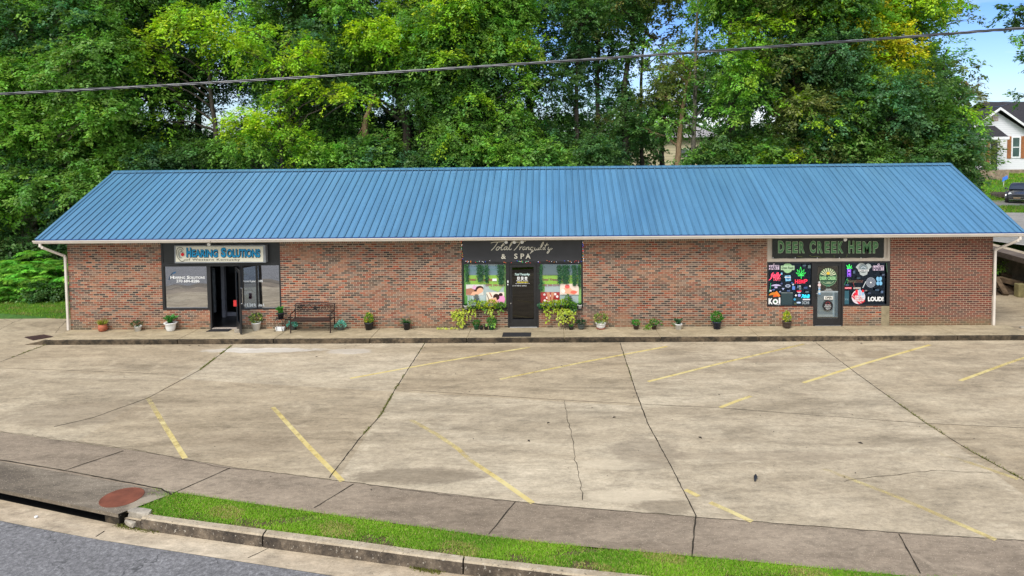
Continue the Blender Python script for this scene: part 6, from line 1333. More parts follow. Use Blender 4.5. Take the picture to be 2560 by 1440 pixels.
sx0 = at(702, 826, 2, 0); sxx, syy = float(sx0[0]), -.25
st = thing('plant_stand', 'black wrought iron plant stand with curled feet under a dark potted plant', 'plant stand', (sxx, syy, 0))
mb = MB(); mb.lathe([(.13, 0), (.15, .006), (.13, .012), (0, .012)], (sxx, syy, .40), 20); obj('top', mb, M['black_iron'], st)
for k in range(4):
    az = k*math.pi/2+.78; mb = MB(); d = Vector((math.cos(az), math.sin(az), 0)); c0 = Vector((sxx, syy, 0))
    mb.tube([c0+d*.12+Vector((0, 0, .40)), c0+d*.17+Vector((0, 0, .34)), c0+d*.17+Vector((0, 0, .22)), c0+d*.12+Vector((0, 0, .10)), c0+d*.15+Vector((0, 0, .02)), c0+d*.20+Vector((0, 0, .02)), c0+d*.21+Vector((0, 0, .05)), c0+d*.185+Vector((0, 0, .06))], .008, 6); obj('leg', mb, M['black_iron'], st)
potted('dark pot with bright green leaves standing on the iron plant stand', 702, 795, PX(17), PX(14), 'black', 'taper', 'broad', PX(32), PX(20), (.05, .20, .03), 5, Y=syy, z=.413)
mb = MB(); mb.prism([(-.13, .001), (.13, .001), (.15, .125), (-.15, .125)], 1, -.06, .06); mb.v = [(a+sxx, b+syy, c) for a, b, c in mb.v]; tag(obj('planter_box', mb, M['white'], bevel=.006), 'small empty white box planter under the iron plant stand', 'planter')
potted('dusty turquoise succulent in a grey bowl behind the left leg of the bench', 731, 826, PX(17), PX(10), 'grey_pot', 'bowl', 'rosette', PX(30), PX(18), (.10, .36, .30), 6, Y=-.16, z=0.0, col2=(.2, .5, .44))
potted('dusty turquoise succulent in a grey bowl at the right end of the bench', 852, 825, PX(19), PX(10), 'grey_pot', 'bowl', 'rosette', PX(32), PX(18), (.10, .36, .30), 7, col2=(.2, .5, .44))
potted('yellow green croton in a tall tapered black pot right of the bench', 922.5, 824, PX(23), PX(19), 'black', 'taper', 'cone', PX(27), PX(27), (.10, .26, .02), 8, col2=(.40, .44, .03))
potted('wide spreading dark fern in a black pot, second right of the bench', 1017, 824, PX(19), PX(18), 'black', 'taper', 'fern', PX(52), PX(14), (.03, .12, .035), 9)
potted('small leaved plant in a bright green pot left of two tiny black pots', 1191, 823.5, PX(15), PX(12), 'green_pot', 'taper', 'bush', PX(18), PX(13), (.06, .18, .03), 10, n=120)
potted('tiny black pot with seedlings beside the small green pot', 1203.5, 824, PX(11), PX(8), 'black', 'taper', 'spiky', PX(10), PX(6), g_dk, 11, n=30)
potted('tiny black pot touching the larger green pot left of the middle door', 1215, 824, PX(11), PX(9), 'black', 'taper', 'spiky', PX(10), PX(5), (.08, .08, .03), 12, n=24)
potted('tall leafy plant in the larger green pot left of the middle door', 1229, 824, PX(17), PX(13), 'green_pot', 'taper', 'bush', PX(22), PX(20), (.07, .20, .03), 13, extra=[('trail', .22, .12, g_br, 5, 0, .24, 8)])
potted('very small black pot with a wisp of green right of the middle door', 1428, 824, PX(14), PX(8), 'black', 'taper', 'spiky', PX(12), PX(8), g_mid, 14, n=36)
potted('trailing plant in a dark green bowl between the lime vines and the white bowl', 1453, 823, PX(19), PX(13), 'grey_pot', 'bowl', 'bush', PX(22), PX(11), (.03, .08, .03), 15, n=140)
potted('round variegated bush in a white bowl pot with a terracotta saucer', 1502, 822, PX(26), PX(14), 'white', 'bowl', 'bush', PX(38), PX(28), (.10, .19, .03), 16, saucer=True, col2=(.36, .38, .08))
potted('low bright green plant in a small dark brown pot under the plain brick wall', 1590, 823, PX(16), PX(11), 'brown_pot', 'taper', 'bush', PX(19), PX(13), (.06, .26, .03), 17, n=130)
potted('trailing heart leaf plant spilling left from a small brown pot', 1635, 823, PX(14), PX(12), 'brown_pot', 'taper', 'bush', PX(22), PX(14), (.07, .20, .03), 18, n=130, extra=[('bush', PX(16), PX(8), g_br, 8, -.26, -.02, 50), ('bush', PX(12), PX(8), g_br, 9, -.16, .05, 30), ('bush', PX(9), PX(7), g_mid, 10, .22, .17, 20)])
potted('dark snake plant leaning in a tapered white pot between brown and navy pots', 1696, 823, PX(19), PX(14), 'white', 'taper', 'broad', PX(20), PX(18), (.03, .10, .04), 19, n=14, extra=[('spiky', .12, .22, (.14, .20, .10), 4, -.12, .08, 16)])
potted('dense round green bush in a navy blue pot left of the hemp shop', 1792, 822, PX(23), PX(19), 'navy_pot', 'taper', 'bush', PX(30), PX(27), (.05, .20, .02), 20, n=360)
potted('yellow topped little conifer in a brown rimmed pot by the right shop door', 1967, 820, PX(23), PX(17), 'brown_pot', 'bowl', 'cone', PX(22), PX(27), (.24, .34, .03), 21, col2=(.55, .55, .04))
# window ledge plants of the middle shop
LZ = SILL+.058
mb = MB()
for a, b_ in ((C0+.06, dC0-.005), (dC1+.005, C1-.06)): mb.box(a, b_, -.15, -.001, SILL-.03, SILL-.002)
obj('window_ledge', mb, M['bronze'], bld)
ledge = 'plants on the ledges of the middle shop windows'
potted('tiny white pot with a dark plant at the left end of the left window ledge', 1164.5, 770, PX(11), PX(9), 'white', 'taper', 'spiky', PX(15), PX(8), g_dk, 30, Y=-.08, z=SILL, n=50, group=ledge)
potted('tiny white pot with a dark plant at the right end of the right window ledge', 1449.5, 769, PX(11), PX(9), 'white', 'taper', 'spiky', PX(15), PX(8), g_dk, 31, Y=-.08, z=SILL, n=50, group=ledge)
potted('grey green rosette at the left end of the right window ledge', 1350, 768, PX(10), PX(6), 'green_pot', 'bowl', 'rosette', PX(12), PX(6), (.09, .2, .12), 32, Y=-.08, z=SILL, n=40, group=ledge)
for i, (u, fw, fh, col, c2, ex, lab) in enumerate([
        (1184, 32, 20, g_br, g_lime, [('trail', PX(14), PX(24), g_lime, 40, -.02, .02, 7)], 'lime green vine trailing from a dark pot at the left of the left window ledge'),
        (1205, 30, 18, g_lime, g_br, [('trail', PX(22), PX(8), g_br, 41, 0, .02, 6)], 'lime green vine in a dark pot in the middle of the left window ledge'),
        (1228, 32, 20, g_lime, g_yl, [('trail', PX(14), PX(36), g_lime, 42, .0, .02, 7)], 'lime green vine with a long tail hanging towards the green pot'),
        (1250, 30, 14, g_br, g_mid, [('trail', PX(16), PX(10), g_br, 43, .06, .02, 6)], 'mid green vine at the right of the left window ledge, beside the door'),
        (1366, 26, 16, g_br, g_lime, [('trail', PX(14), PX(40), g_lime, 44, 0, .02, 7)], 'lime vine at the left of the right window ledge with a hanging tail'),
        (1386, 30, 18, g_lime, g_br, [('trail', PX(26), PX(12), g_lime, 45, 0, .02, 7)], 'lime vine second on the right window ledge'),
        (1406, 30, 20, g_lime, g_br, [('trail', PX(20), PX(20), g_lime, 46, 0, .02, 8)], 'lime vine third on the right window ledge above the yellow mass'),
        (1418, 20, 30, g_br, g_mid, [('trail', PX(12), PX(20), g_lime, 47, 0, .02, 5)], 'tall upright green vine rising before the stone picture of the right window'),
        (1432, 22, 14, g_mid, g_br, [('trail', PX(12), PX(14), g_mid, 48, 0, .02, 4)], 'mid green vine near the right end of the right window ledge')]):
    potted(lab, u, 770, PX(13), PX(8), 'black', 'taper', 'bush', PX(fw), PX(fh)*1.15, col, 50+i, Y=-.12, z=SILL, col2=c2, n=190, extra=[(e[0], e[1], e[2], e[3], e[4], e[5], e[6], 3) for e in ex], group=ledge, fz0=.0)
# big yellow vines standing on low iron stands
def vine_stand(label, u, zt, w, drop, seed, pw=PX(18), nst=26, ph=.16):
    x = float(at(u, 790, 1, -.2)[0]); y = -.22; st = thing('plant_stand', label[0], 'plant stand', (x, y, 0)); mb = MB(); mb.lathe([(.10, 0), (.11, .01), (0, .01)], (x, y, zt-.01), 16)
    for k in range(3): az = k*2.09+.5; mb.tube([(x+.09*math.cos(az), y+.09*math.sin(az), zt-.01), (x+.12*math.cos(az), y+.10*math.sin(az), zt*.5), (x+.15*math.cos(az), y+.12*math.sin(az), 0)], .007, 5)
    obj('frame', mb, M['black_iron'], st)
    potted(label[1], u, 790, pw, ph, 'navy_pot', 'taper', 'trail', w, drop, g_yl, seed, Y=y, z=zt, col2=g_lime, n=nst, fz0=ph+.10, extra=[('bush', w*.9, .20, g_yl, seed+1, 0, ph*.8, 70)], name='trailing_vine')
vine_stand(('thin black iron stand hidden under the yellow vine left of the middle shop', 'yellow leaved trailing vine in a navy pot left of the middle shop'), 1149, .36, PX(36), .52, 70, nst=17)
vine_stand(('thin black iron stand hidden under the yellow vine right of the middle door', 'large yellow leaved trailing vine right of the middle door'), 1414, .34, PX(42), .48, 72, nst=19)
d = foliage('trail', .5, .05, g_yl, 76, 14); d[0] = np.array([float(at(1118, 824, 2, 0)[0]), -.12, .03])+d[0]*np.array([1.5, 1, .3])+np.array([0, 0, .03]); tag(obj('creeping_vine', leaf_mesh('creeping_vine', *d), M['leaf_soft']), 'yellow green vine tail creeping along the wall foot left of the middle shop', 'vine')
# hanging plastic ivy strands inside the windows
iv = 'artificial ivy strands hanging in the middle shop windows'
IL = ['at the far left of the left window', 'left of centre in the left window', 'right of centre in the left window', 'broad one at the right of the left window', 'long one at the left of the right window', 'right of the neon letters', 'broad one over the right window centre', 'fourth in the right window', 'at the far right of the right window']
for i, (u, w_, v1) in enumerate([(1167, 9, 704), (1200, 15, 704), (1216, 9, 706), (1252, 17, 710), (1351, 10, 726), (1399, 10, 708), (1414, 18, 708), (1436, 11, 714), (1448, 7, 716)]):
    x, _, z1 = at(u, 662, 1, .03); rng = np.random.default_rng(800+i); n = int((v1-662)*w_*.75); zz = -rng.uniform(0, PX(v1-662), n); k_ = np.clip(1.1+zz/PX(v1-662)*.35, .4, 1)
    P = np.stack([x+rng.normal(size=n)*PX(w_)*.26*k_, .02+rng.uniform(-.02, .02, n), z1+zz], 1); A = np.stack([rng.normal(size=n)*.8, -.3+0*zz, -.6+rng.normal(size=n)*.5], 1); Nn = np.stack([rng.normal(size=n)*.4, -np.ones(n), .5+0*zz], 1)
    c = np.array([(.022, .10, .035)])*rng.uniform(.5, 1.7, (n, 1)); tag(obj('ivy_strand', leaf_mesh('ivy_strand', P, A, unit(Nn), np.full(n, .045), np.full(n, .032), c), M['leaf_soft']), 'dark artificial ivy strand, '+IL[i], 'ivy strand', iv)

# ------------------------------------------------------------------ bench
bx0 = at(733, 829, 2, 0); bx1 = at(838, 829, 2, 0); x0 = 8.19+.0; xa, xb = float(at(737, 826, 2, 0)[0]), float(at(834, 826, 2, 0)[0]); yb, yf = -.13, -.58
bt = thing('park_bench', 'brown iron garden bench with a star and scrollwork back', 'bench', ((xa+xb)/2, -.35, 0))
for x in (xa, xb):
    mb = MB(); mb.tube([(x, yb+.02, 0), (x, yb-.02, .42), (x, yb, .60), (x, yb+.06, .86)], [.02, .02, .018, .016], 8); obj('leg', mb, M['bench'], bt)
    mb = MB(); mb.tube([(x, yf, 0), (x, yf+.02, .20), (x, yf+.02, .42), (x, yf+.0, .58), (x, yf+.06, .635), (x, yf+.2, .63), (x, yb+.01, .66)], [.021, .02, .02, .02, .02, .018, .016], 8); obj('leg', mb, M['bench'], bt)
mb = MB()
for k in range(7): y = yf+.03+k*.058; mb.box(xa, xb, y-.021, y+.021, .405, .425)
mb.box(xa, xb, yf-.0, yf+.012, .375, .43); obj('seat', mb, M['bench'], bt, bevel=.004)
mb = MB(); zz = lambda u: .845+.055*math.cos((u-.5)*math.pi*.9); yk = yb+.045
mb.tube([(xa+(xb-xa)*t, yk+.01, zz(t)) for t in np.linspace(0, 1, 13)], .017, 8); mb.tube([(xa, yk-.02, .60), (xb, yk-.02, .60)], .013, 8)
mb.tube([(xa+(xb-xa)*t, yk+.008, zz(t)-.05) for t in np.linspace(.02, .98, 13)], .010, 6)
xm = (xa+xb)/2
def P5(x, z): return (x, yk-.005+(z-.7)*.1, z)
for s in (-1, 1):
    for pts in ([(.10, .60), (.14, .68), (.12, .75), (.17, .80), (.22, .84)], [(.22, .60), (.19, .67), (.25, .74), (.32, .76), (.35, .70), (.31, .66), (.27, .69)], [(.34, .60), (.40, .66), (.44, .73), (.40, .80), (.34, .82)], [(.45, .60), (.50, .65), (.52, .72), (.50, .79), (.44, .83)], [(.50, .61), (.55, .66), (.57, .62), (.53, .60)], [(.14, .66), (.22, .64), (.30, .62)], [(.46, .70), (.54, .74), (.58, .80)]):
        Q = [Vector(P5(xm+s*a, b)) for a, b in pts]; R = []
        for i in range(len(Q)-1):
            for t in (0, .33, .66): R.append(Q[i].lerp(Q[i+1], t))
        R.append(Q[-1]); mb.tube(R, .0085, 5)
obj('backrest', mb, M['bench'], bt)
mb = MB(); pts = []
for k in range(10): r = .105 if k % 2 == 0 else .045; a = math.pi/2+k*math.pi/5; pts.append((xm+r*math.cos(a), .715+r*math.sin(a)))
mb.prism(pts, 1, yk-.02, yk+.0); obj('star', mb, M['black_iron'], bt)

# ------------------------------------------------------------------ mats, door block
def mat(px, label, z=0.0):
    q = [at(u, v, 2, 0) for u, v in px]; mb = MB(); n = 4; mb.mesh([(a[0], a[1], .001) for a in q]+[(a[0], a[1], .014) for a in q], [(3, 2, 1, 0), (4, 5, 6, 7), (0, 1, 5, 4), (1, 2, 6, 5), (2, 3, 7, 6), (3, 0, 4, 7)]); tag(obj('doormat', mb, M['rubber']), label, 'doormat', 'black doormats')
mat([(515, 829.5), (571, 829), (580, 823), (528, 823.5)], 'black doormat in front of the open left shop door')
mat([(1255, 842.5), (1327, 842), (1328, 832), (1258, 832)], 'black doormat out on the walk in front of the middle shop door')
p = at(594.5, 832, 2, 0); mb = MB(); mb.box(p[0]-.10, p[0]+.10, p[1]-.04, p[1]+.06, .001, .115); tag(obj('door_block', mb, M['rock'], bevel=.012), 'pale concrete block propping the left shop door open', 'block')

# ------------------------------------------------------------------ overhead cable
uv = [(0, 235), (600, 203), (1200, 166.5), (1900, 119), (2560, 70)]; Yc = -12.0
PP = [at(u, v, 1, Yc+.0) for u, v in uv]; cx = np.array([p[0] for p in PP]); cz = np.array([p[2] for p in PP]); cf = np.polyfit(cx, cz, 2)
xs_ = np.arange(-22, 48, .035); zc = np.polyval(cf, xs_); t = thing('overhead_cable', 'twisted overhead electric cable crossing in front of the whole scene', 'cable', (float(xs_[0]), Yc, float(zc[0])))
for k in range(3):
    ph = k*2.094; r = .0125; mb = MB(); xs2 = np.arange(-22, 48, .07); z2 = np.polyval(cf, xs2)
    mb.tube([(x, Yc+r*math.cos(x*8+ph), z+r*math.sin(x*8+ph)) for x, z in zip(xs2, z2)], .0115 if k else .0085, 6); obj('strand', mb, M['cable_bare' if k == 0 else 'cable'], t)

# ------------------------------------------------------------------ right side: retaining wall, side road, ties
xr = lambda u, v, z: at(u, v, 2, z)
wA = np.array([37.0, 10.6]); q1 = xr(2484, 612, 1.36); q2 = xr(2560, 632, 1.36); dv = unit(np.array([q2[0]-q1[0], q2[1]-q1[1]])); a0 = np.array(q1[:2])-dv*4; a1 = np.array(q2[:2])+dv*8; nn_ = np.array([-dv[1], dv[0]])
if nn_[1] < 0: nn_ = -nn_
m_ = concrete('old_retaining_concrete', S(74, 68, 60), S(112, 104, 92), S(146, 136, 120), 0, .4, False, (), 0, 6, .12)
rw = thing('retaining_wall', 'stained grey concrete retaining wall right of the building below the side road', 'wall', (float(q1[0]), float(q1[1]), ZL))
def slab(mb, a, b, n, t0, t1, z0, z1): mb.prism([tuple(a+n*t0), tuple(b+n*t0), tuple(b+n*t1), tuple(a+n*t1)], 2, z0, z1)
mb = MB(); slab(mb, a0, a1, nn_, 0, .3, -.4, 1.33); obj('wall_face', mb, m_, rw)
mb = MB(); slab(mb, a0-dv*.01, a1+dv*.01, nn_, -.04, .34, 1.331, 1.40); obj('coping', mb, M['gutter_pan'], rw, bevel=.01)
mb = MB(); slab(mb, a0, a1, nn_, .345, 1.0, 1.2, 1.405); struct('side_road_edge', mb, concrete('brown_edge', S(70, 60, 52), S(96, 84, 74), S(120, 108, 94), 0, .3, False))
mb = MB(); e0 = a0+nn_*1.0; e1 = a1+nn_*1.0
mb.poly([(e0[0], e0[1], 1.40), (e1[0]+8, e1[1]-4, 1.40), (75, 4, 1.40), (75, 17.5, 1.41), (42, 24.4, 1.41), (33.5, 27.5, 1.41), (32.5, 14, 1.40)])
m_r = concrete('grey_side_road', S(120, 116, 108), S(146, 142, 134), S(166, 162, 152), 0, .2, False, (), 0, 7); struct('side_road', mb, m_r)
mb = MB(); mb.poly([(33, 28.6, 1.43), (60, 27.2, 1.43), (60, 33.2, 1.45), (33, 33.2, 1.45)]); struct('gravel_drive', mb, plain('gravel', S(140, 134, 124), .95, 0, .35, 12, .2, .7, True))
TG = 'old timber ties piled right of the building'
def tie(label, pa, pb, w_=.20, h=.16, up=(0, 0, 1)):
    a = at(*pa); b = at(*pb); mb = MB(); mb.beam(a, b, w_, h); o = obj('timber_tie', mb, M['timber'], bevel=.01); tag(o, label, 'timber', TG)
tie('long weathered tie lying lowest at the front of the pile', (2497, 697, 1, 6.4), (2562, 712, 1, 5.4), .22, .2)
tie('tie sloping down to the concrete at the left of the pile', (2490, 694, 1, 6.0), (2515, 737, 1, 5.1), .2, .12)
tie('grey tie lying crosswise on top of the pile', (2503, 684, 1, 7.0), (2570, 700, 1, 6.6), .2, .14)
tie('dark tie under the top one at the photo edge', (2530, 690, 1, 7.4), (2590, 690, 1, 6.8), .2, .16)
tie('dark lower tie half buried behind the sloping one', (2490, 712, 1, 6.4), (2560, 728, 1, 5.8), .22, .2)
p = at(2551, 742, 2, ZL); mb = MB(); mb.box(p[0]-.16, p[0]+.16, p[1]-.14, p[1]+.16, ZL-.02, .38); tag(obj('post_stub', mb, M['mossy_post'], bevel=.03), 'mossy square concrete post stub before the timber pile', 'post')
mb = MB(); rr = random.Random(6)
ga = at(2470, 735, 2, ZL); gb = at(2600, 740, 2, ZL)
vs = []; N1, N2 = 26, 12
for j in range(N2+1):
    for i in range(N1+1):
        s = i/N1; t_ = j/N2; x = 32.2+s*9; y = 5.2+t_*5.5; vs.append((x, y, ZL-.02+.5*t_*t_+rr.uniform(0, .07)*(1 if 0 < j else 0)))
mb.mesh(vs, [(j*(N1+1)+i, j*(N1+1)+i+1, (j+1)*(N1+1)+i+1, (j+1)*(N1+1)+i) for j in range(N2) for i in range(N1)])
struct('dirt_bank', mb, plain('leafy_dirt', (.07, .048, .03), .95, 0, .5, 7, .2, .8, True), fixn=False)
shrub('small green weed shrub at the foot of the retaining wall', 2500, 7.6, [(2500, 668, 14, 9, 'fresh', 1), (2515, 676, 12, 7, 'teal', 1), (2492, 674, 10, 8, 'mid', 1)], 200, None, .09, dens=3)
for i, (u, v, r, lab) in enumerate([(2556, 821, .12, 'pale stone lying at the right end of the shop walk'), (2542, 738, .08, 'small stone beside the mossy post stub')]): p = at(u, v, 2, ZL); put_rock('stone', lab, float(p[0]), float(p[1]), ZL+.03, r, (1, .7, .5), .4*i, 7+i, 'rock', 'stone')

# ------------------------------------------------------------------ white house on the bank
HY = 39.7
def hx_(u, v, y=HY): q = at(u, v, 1, y); return float(q[0]), float(q[2])
m, nt, b, L = newmat('white_siding')
sx = N(nt, 'ShaderNodeSeparateXYZ'); g = N(nt, 'ShaderNodeNewGeometry'); L(g.outputs['Position'], sx.inputs[0])
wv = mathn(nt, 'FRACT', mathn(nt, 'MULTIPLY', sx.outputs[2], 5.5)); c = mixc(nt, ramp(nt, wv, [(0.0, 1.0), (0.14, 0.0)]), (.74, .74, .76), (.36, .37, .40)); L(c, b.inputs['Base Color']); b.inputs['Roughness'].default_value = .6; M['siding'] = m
M['shingle'] = plain('dark_shingles', (.035, .033, .037), .9, 0, .4, 9, .2, .5, True)
M['trimw'] = plain('white_trim', (.78, .78, .78), .5); M['shutter'] = plain('cedar_shutter', (.30, .11, .035), .6, 0, .3, 5)
M['stonef'] = plain('stone_foundation', (.26, .20, .14), .9, 0, .5, 3, .2, .8); M['wglass'] = glass('house_glass', .3, (.12, .2, .18))
hs = thing('white_house', 'white sided house with a dark roof and cedar shutters on the bank at the right', 'house', (hx_(2510, 430)[0], HY, 3.4))
xl, xr_ = hx_(2424, 400)[0], hx_(2640, 400)[0]; zb_ = hx_(2500, 424)[1]; zg_ = 3.2
apx, apz = hx_(2492, 271); er, ez_ = hx_(2573, 330); elx = 2*apx-er
zwl = ez_+.15
mb = MB(); mb.prism([(elx+.3, zb_), (er-.3, zb_), (er-.3, zwl), (apx, apz-.3), (elx+.3, zwl)], 1, HY, HY+.2)
mb.box(er-.3, er+8, HY+.6, HY+.8, zb_, zwl+.1); mb.box(elx+.3, elx+.5, HY+.2, HY+8, zb_, zwl); mb.box(er+7.8, er+8, HY+.8, HY+8, zb_, zwl); obj('wall', mb, M['siding'], hs)
mb = MB(); mb.box(elx+.25, er-.25, HY-.05, HY+.3, zg_-1.2, zb_-.001); mb.box(er-.25, er+8.05, HY+.55, HY+.9, zg_-1.2, zb_-.001); obj('foundation', mb, M['stonef'], hs)
def rslab(mb, p, q, y0, y1, th=.12): mb.prism([(p[0], p[1]), (q[0], q[1]), (q[0], q[1]+th), (p[0], p[1]+th)], 1, y0, y1)
mb = MB(); rslab(mb, (elx-.1, ez_), (apx, apz), HY-.5, HY+8); rslab(mb, (apx, apz), (er+.1, ez_), HY-.5, HY+8)
rf = obj('roof', mb, M['shingle'], hs)
mb = MB()
zr2 = hx_(2512, 256, HY+5)[1]; mb.mesh([(apx+1.0, HY+4.2, zr2), (er+8.3, HY+4.2, zr2), (er+8.3, HY+.1, zwl), (apx+2.2, HY+.1, zwl), (er+8.3, HY+8.4, zwl), (apx-1, HY+8.4, zwl)], [(0, 3, 2, 1), (0, 1, 4, 5)]); obj('main_roof', mb, M['shingle'], hs)
mb = MB(); rslab(mb, (elx-.1, ez_-.14), (apx, apz-.14), HY-.56, HY-.5, .22); rslab(mb, (apx, apz-.14), (er+.1, ez_-.14), HY-.56, HY-.5, .22); obj('barge_boards', mb, M['trimw'], hs)
# gable vent
x0, z0 = hx_(2480, 302); x1, z1 = hx_(2495, 288); mb = MB(); mb.box(x0, x1, HY-.03, HY-.001, z0, z1); vn = obj('gable_vent', mb, M['shutter'], hs)
mb = MB()
for i in range(1, 5): mb.box(x0+(x1-x0)*i/5-.015, x0+(x1-x0)*i/5+.015, HY-.04, HY-.031, z0, z1)
for i in range(1, 4): mb.box(x0, x1, HY-.045, HY-.041, z0+(z1-z0)*i/4-.015, z0+(z1-z0)*i/4+.015)
obj('vent_lattice', mb, M['trimw'], vn)
def hwin(u0, v0, u1, v1, y, sh=9):
    x0, z1 = hx_(u0, v0, y); x1, z0 = hx_(u1, v1, y); mb = MB(); frame_rect(mb, x0-.12, x1+.12, z0-.1, z1+.1, .12, y-.06, y-.001); mb.box(x0, x1, y-.05, y-.002, (z0+z1)/2-.04, (z0+z1)/2+.04); f = obj('window', mb, M['trimw'], hs)
    mb = MB(); mb.poly([(x0, y-.02, z0), (x1, y-.02, z0), (x1, y-.02, z1), (x0, y-.02, z1)]); obj('pane', mb, plain('greenish_pane', (.05, .10, .09), .15, 0, .4, 1), f, fixn=False)
    if sh:
        w_ = sh*(y-CAM[1])/F
        for a, b_ in ((x0-.14-w_, x0-.14), (x1+.14, x1+.14+w_)): mb = MB(); mb.box(a, b_, y-.05, y-.001, z0-.15, z1+.12); mb.box(a+w_*.3, a+w_*.33, y-.055, y-.051, z0-.15, z1+.12); mb.box(a+w_*.63, a+w_*.66, y-.055, y-.051, z0-.15, z1+.12); obj('shutter', mb, M['shutter'], hs)
hwin(2531.5, 344, 2547, 392, HY); hwin(2432, 356, 2446, 376, HY)
x0, z1 = hx_(2478, 348, HY); x1, z0 = hx_(2492, 423, HY); mb = MB(); mb.box(x0, x1, HY-.04, HY-.001, zb_, z1); d_ = obj('door', mb, plain('black_door', (.02, .02, .022), .4), hs); mb = MB(); mb.box(x1-.12, x1-.06, HY-.08, HY-.041, zb_+.95, zb_+1.05); obj('handle', mb, M['chrome'], d_)
# porch
pxl, pz = hx_(2453, 343, HY-1.8); pxr = hx_(2521, 343, HY-1.8)[0]; ptx0, ptz = hx_(2443, 315, HY-.0); ptx1 = hx_(2487, 313, HY-.0)[0]; pxl2 = hx_(2425, 335, HY-1.8)[0]
mb = MB(); mb.mesh([(pxl2, HY-1.9, pz), (pxr, HY-1.9, pz), (ptx1, HY-.01, ptz), (ptx0-.6, HY-.01, ptz), (pxr, HY-.01, pz), (pxl2, HY-.01, pz)], [(0, 1, 2, 3), (1, 4, 2), (0, 3, 5), (0, 5, 4, 1)]); pr = obj('porch_roof', mb, M['shingle'], hs)
mb = MB(); mb.box(pxl2, pxr, HY-1.93, HY-1.9, pz-.2, pz+.02); mb.box(pxr, pxr+.04, HY-1.9, HY-.01, pz-.2, pz+.02); mb.box(pxl2, pxr, HY-1.9, HY-.01, pz-.24, pz-.201); obj('porch_fascia', mb, M['trimw'], hs)
for u in (2470, 2430): xq = hx_(u, 360, HY-1.7)[0]; mb = MB(); mb.box(xq-.1, xq+.1, HY-1.8, HY-1.6, zb_-.1, pz-.25); obj('porch_post', mb, M['shutter'], hs)
mb = MB(); mb.box(pxl2, pxr, HY-2, HY-.05, zg_-1, zb_-.02); obj('porch_floor', mb, M['stonef'], hs)
# lawn things
p = at(2510, 445, 1, 36.5); zz0 = float(hterr(p[0], 36.5)); mb = MB(); mb.tube([(p[0]-.05, 36.5, zz0-.1), (p[0], 36.5, zz0+.5)], .02, 6); t = thing('yard_sign', 'small blue sign stuck in the lawn before the white house', 'sign', (p[0], 36.5, zz0)); obj('stake', mb, M['white'], t); mb = MB(); mb.prism([(p[0]-.15, zz0+.45), (p[0]+.3, zz0+.7), (p[0]+.28, zz0+1.0), (p[0]-.12, zz0+.8)], 1, 36.47, 36.5); obj('board', mb, plain('blue_board', (.05, .2, .7), .5), t)
p = at(2512, 462, 1, 35.0); zz0 = float(hterr(p[0], 35)); mb = MB(); mb.lathe([(1.15, 0), (1.1, .3), (.9, .38), (0, .36)], (float(p[0]), 35.2, zz0-.08), 18); mb.v = [(x, y, z+.06*math.sin(x*9)) for x, y, z in mb.v]; tag(obj('tree_stump', mb, M['bark']), 'broad low dark stump in the lawn below the white house', 'stump')
# service wires to the house
for i, (pa, pb, lab) in enumerate([((2440, 252, 1, 30), (2600, 225, 1, 44), 'thin service wire passing above the white house roof'), ((2465, 269, 1, 39), (2620, 200, 1, 20), 'heavier service wire sagging down to the white house')]):
    a = Vector([float(q) for q in at(*pa)]); b_ = Vector([float(q) for q in at(*pb)]); mb = MB(); mb.tube([a.lerp(b_, t)-Vector((0, 0, .5*math.sin(t*math.pi))) for t in np.linspace(0, 1, 14)], .015+.012*i, 5); tag(obj('service_wire', mb, M['cable']), lab, 'cable')
# beige house behind the wood, seen through the gaps
m, nt, b, L = newmat('beige_siding'); sx = N(nt, 'ShaderNodeSeparateXYZ'); g = N(nt, 'ShaderNodeNewGeometry'); L(g.outputs['Position'], sx.inputs[0])
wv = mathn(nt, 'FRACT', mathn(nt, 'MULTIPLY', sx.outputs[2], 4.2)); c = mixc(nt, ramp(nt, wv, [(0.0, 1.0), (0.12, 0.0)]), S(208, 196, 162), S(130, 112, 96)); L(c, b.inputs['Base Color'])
h2 = thing('beige_house', 'beige sided house half hidden behind the trunks in the middle right of the wood', 'house', (22.5, 34, 3.0))
xA, zA = hx_(1560, 350, 34); xB = hx_(1790, 350, 34)[0]; mb = MB(); mb.box(xA, xB, 34, 42, 2.5, zA+.2); obj('wall', mb, m, h2)
mb = MB(); mb.mesh([(xA-.5, 33.5, zA+.15), (xB+.5, 33.5, zA+.15), (xB-1.5, 38, zA+1.5), (xA+1.5, 38, zA+1.5), (xB+.5, 42.5, zA+.15), (xA-.5, 42.5, zA+.15)], [(0, 1, 2, 3), (2, 4, 5, 3), (0, 3, 5), (1, 4, 2)]); obj('roof', mb, plain('grey_shingles', S(150, 146, 144), .9, 0, .2, 4), h2)
x0, z1 = hx_(1700, 372, 34); x1, z0 = hx_(1722, 392, 34); mb = MB(); frame_rect(mb, x0, x1, z0, z1, .08, 33.93, 33.999); w2 = obj('window', mb, M['trimw'], h2); mb = MB(); mb.box(x0+.081, x1-.081, 33.95, 33.98, z0+.081, z1-.081); obj('pane', mb, plain('house_pane', (.16, .18, .2), .3), w2)

